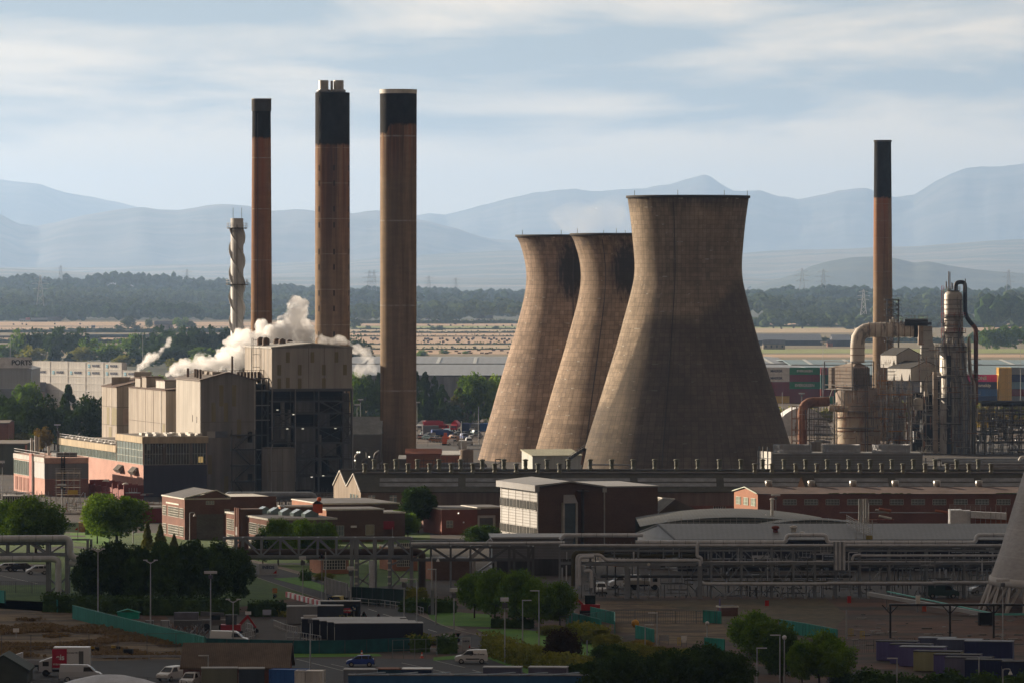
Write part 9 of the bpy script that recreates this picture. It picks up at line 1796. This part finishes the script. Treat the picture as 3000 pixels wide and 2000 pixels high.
hedge([(138,1790),(420,1800),(700,1800)],2.6,3,'dark','long dark clipped hedge under the row of dark trees',seed=3);hedge([(735,1805),(830,1802)],2.2,3,'dark','dark clipped hedge block beside the closed lane',seed=4);hedge([(830,1803),(920,1810),(1100,1850),(1260,1890)],.9,3,'olive','low ragged hedge along the near side of the road',seed=5,lump=.35);hedge([(880,1700),(912,1700)],1.6,2.5,'dark','dark hedge cube beside the small lawn',seed=6);hedge([(1190,1790),(1240,1795),(1330,1793)],2.0,3,'dark','dark hedge behind the bus stop',seed=7);hedge([(1190,1768),(1240,1770)],2.4,3,'olive','taller olive hedge behind the white handrail',seed=8);hedge([(1442,1838),(1560,1840)],1.5,2,'dark','dark hedge block at the edge of the lawn',seed=9);hedge([(1202,1908),(1260,1908)],2.0,2.5,'dark','left clipped hedge block before the 40 sign',seed=10);hedge([(1280,1912),(1340,1912)],2.2,2.5,'dark','right clipped hedge block before the 40 sign',seed=11);hedge([(1432,1915),(1520,1945),(1640,1975),(1720,1990)],2.6,2.5,'olive','tall streaky hedge beside the white van',seed=12,lump=.2);hedge([(1690,1868),(1760,1885)],2.2,3,'olive','olive hedge right of the copper tree',seed=13);hedge([(250,1565),(290,1565)],2.4,2,'dark','small dark hedge before the straw bank',seed=14);hedge([(2500,2006),(3000,2012)],1.6,3,'dark','dark scrub along the bottom right edge',seed=15,lump=.6)
q=MB();V0,F0=ICO3;c=G(232,1556);q.mesh([(c.x+v[0]*2.6*(1+.2*mnoise.noise(Vector(v)*2)),c.y+v[1]*2,max(0,0+v[2]*1.9*(1+.3*mnoise.noise(Vector(v)*3))))for v in V0],F0,mat('straw_bank',(.30,.20,.11),1,var=.3,scale=3));q.one('straw_bank','sunlit mound of dry grass beside the left white sign','mound')
for(u0,u1,v,h,f,sd)in((2270,2480,1232,4.5,'olive',51),(2560,3040,1228,5,'olive',52),(2840,3040,1250,4,'autumn',53),(1000,1240,1252,4,'dark',54)):strip('scrub_belt',[G(u0,v),G(u1,v)],h,6,f,.6,.45,kind='stuff',seed=sd,lump=.7)
q=MB();xa,xb=X(2262,1850),X(2440,1850)
for i in range(14):
 f0,f1=i/14,(i+1)/14;za,zb_=[9.0*math.sin(math.pi*min(1,max(.0,f)))**.6 if 0<f<1 else 0 for f in(f0,f1)];x0_,x1_=xa+(xb-xa)*f0,xa+(xb-xa)*f1
 q.poly([(x0_,1850,za),(x1_,1850,zb_),(x1_,1875,zb_),(x0_,1875,za)],mat('white_fabric',(.6,.6,.6),.6));q.poly([(x0_,1850,0),(x1_,1850,0),(x1_,1850,zb_),(x0_,1850,za)],MATS['white_fabric'])
q.one('fabric_hall','white rounded fabric hall behind the rust frame','building')
# ------------------------------------------------------------------ steam
def steam(name,label,blobs,D,dens,dj=6,vox=.5,amp=.5,seed=0,fs=.22):
 import bmesh
 bm=bmesh.new();rg=random.Random(seed);V0,F0=ICO2;s=PX(D)
 ex=[]
 for i,a in enumerate(blobs):                # join every puff to its nearest neighbours
  for b_ in sorted(blobs,key=lambda q_:(q_[0]-a[0])**2+(q_[1]-a[1])**2)[1:4]:
   for f in(.33,.66):ex.append((a[0]+(b_[0]-a[0])*f+rg.uniform(-4,4),a[1]+(b_[1]-a[1])*f+rg.uniform(-4,4),(a[2]+(b_[2]-a[2])*f)*rg.uniform(.55,.9)))
 for(u,v,r)in list(blobs)+ex:
  for k in range(4):
   a=rg.uniform(0,6.28);rr_=r/s*(rg.uniform(.4,.62)if k else .85);o=r/s*(.62 if k else 0);y=D+rg.uniform(-dj,dj)*(r/40);c=Vector((X(u,D)+math.cos(a)*o,y,Z(v,D)+math.sin(a)*o))
   vs=[bm.verts.new(c+Vector(p)*rr_)for p in V0]
   for f in F0:bm.faces.new([vs[i]for i in f])
 me=bpy.data.meshes.new(name);bm.to_mesh(me);bm.free();o=bpy.data.objects.new(name,me);COL.objects.link(o);md=o.modifiers.new('r','REMESH');md.mode='VOXEL';md.voxel_size=vox
 me2=bpy.data.meshes.new_from_object(o.evaluated_get(bpy.context.evaluated_depsgraph_get()));o.modifiers.clear();o.data=me2;n=len(me2.vertices);N_=[v.normal.copy()for v in me2.vertices]
 for v,nn in zip(me2.vertices,N_):
  w=mnoise.fractal(v.co*fs,.9,2.1,4);v.co+=nn*(w*amp*2.2)
 me2.shade_smooth()if hasattr(me2,'shade_smooth')else None
 m=bpy.data.materials.new(name);m.use_nodes=True;t=m.node_tree;t.nodes.clear();a=t.nodes.new('ShaderNodeOutputMaterial');b=t.nodes.new('ShaderNodeVolumePrincipled');b.inputs['Color'].default_value=(.99,.99,.99,1);b.inputs['Density'].default_value=dens
 g_=t.nodes.new('ShaderNodeNewGeometry');n_=t.nodes.new('ShaderNodeTexNoise');n_.inputs['Scale'].default_value=.38 if dens>.02 else .06;n_.inputs['Detail'].default_value=4;n_.inputs['Roughness'].default_value=.65;r_=t.nodes.new('ShaderNodeMapRange');r_.inputs[1].default_value=.40;r_.inputs[2].default_value=.60;r_.inputs[3].default_value=0;r_.inputs[4].default_value=dens*2.2
 t.links.new(g_.outputs['Position'],n_.inputs[0]);t.links.new(n_.outputs[0],r_.inputs[0]);t.links.new(r_.outputs[0],b.inputs['Density']);b.inputs['Anisotropy'].default_value=.35;t.links.new(b.outputs[0],a.inputs['Volume']);me2.materials.clear();me2.materials.append(m)
 tag(o,label,'steam',kind='stuff');return o
steam('steam','billowing white steam plume over the boiler house roofs',[(496,1096,9),(513,1084,15),(540,1072,21),(570,1074,24),(605,1070,28),(640,1070,28),(668,1045,36),(700,1015,38),(690,1060,36),(730,1000,38),(770,985,42),(740,1035,45),(715,985,26),(780,955,24),(690,1000,26),(815,985,40),(850,968,34),(868,935,30),(880,900,26),(852,882,16),(840,935,20),(790,1015,40),(860,1000,34),(905,988,26)],1412,.50,seed=2,amp=.8,fs=.33)
steam('steam','thin ragged steam drifting right towards the widest chimney',[(930,985,14),(950,1000,16),(985,990,12),(1010,1000,14),(1045,1020,16),(1068,1035,18),(1090,1062,15),(1098,1085,10),(1050,1085,10),(1060,1105,8)],1425,.12,seed=5,amp=.6)
steam('steam','small white steam puff rising behind the leftmost boiler house',[(403,1098,4),(403,1086,7),(412,1070,11),(430,1056,14),(452,1044,13),(470,1030,8),(488,1015,6),(500,1000,5),(503,985,4)],1460,.35,seed=7,vox=.35,amp=.5,fs=.5)
steam('steam','faint vapour above the two rear cooling towers',[(1640,650,40),(1690,610,45),(1740,640,55),(1790,610,45),(1700,670,40),(1830,650,40)],1600,.010,seed=9,vox=1.2,amp=.8,fs=.08)
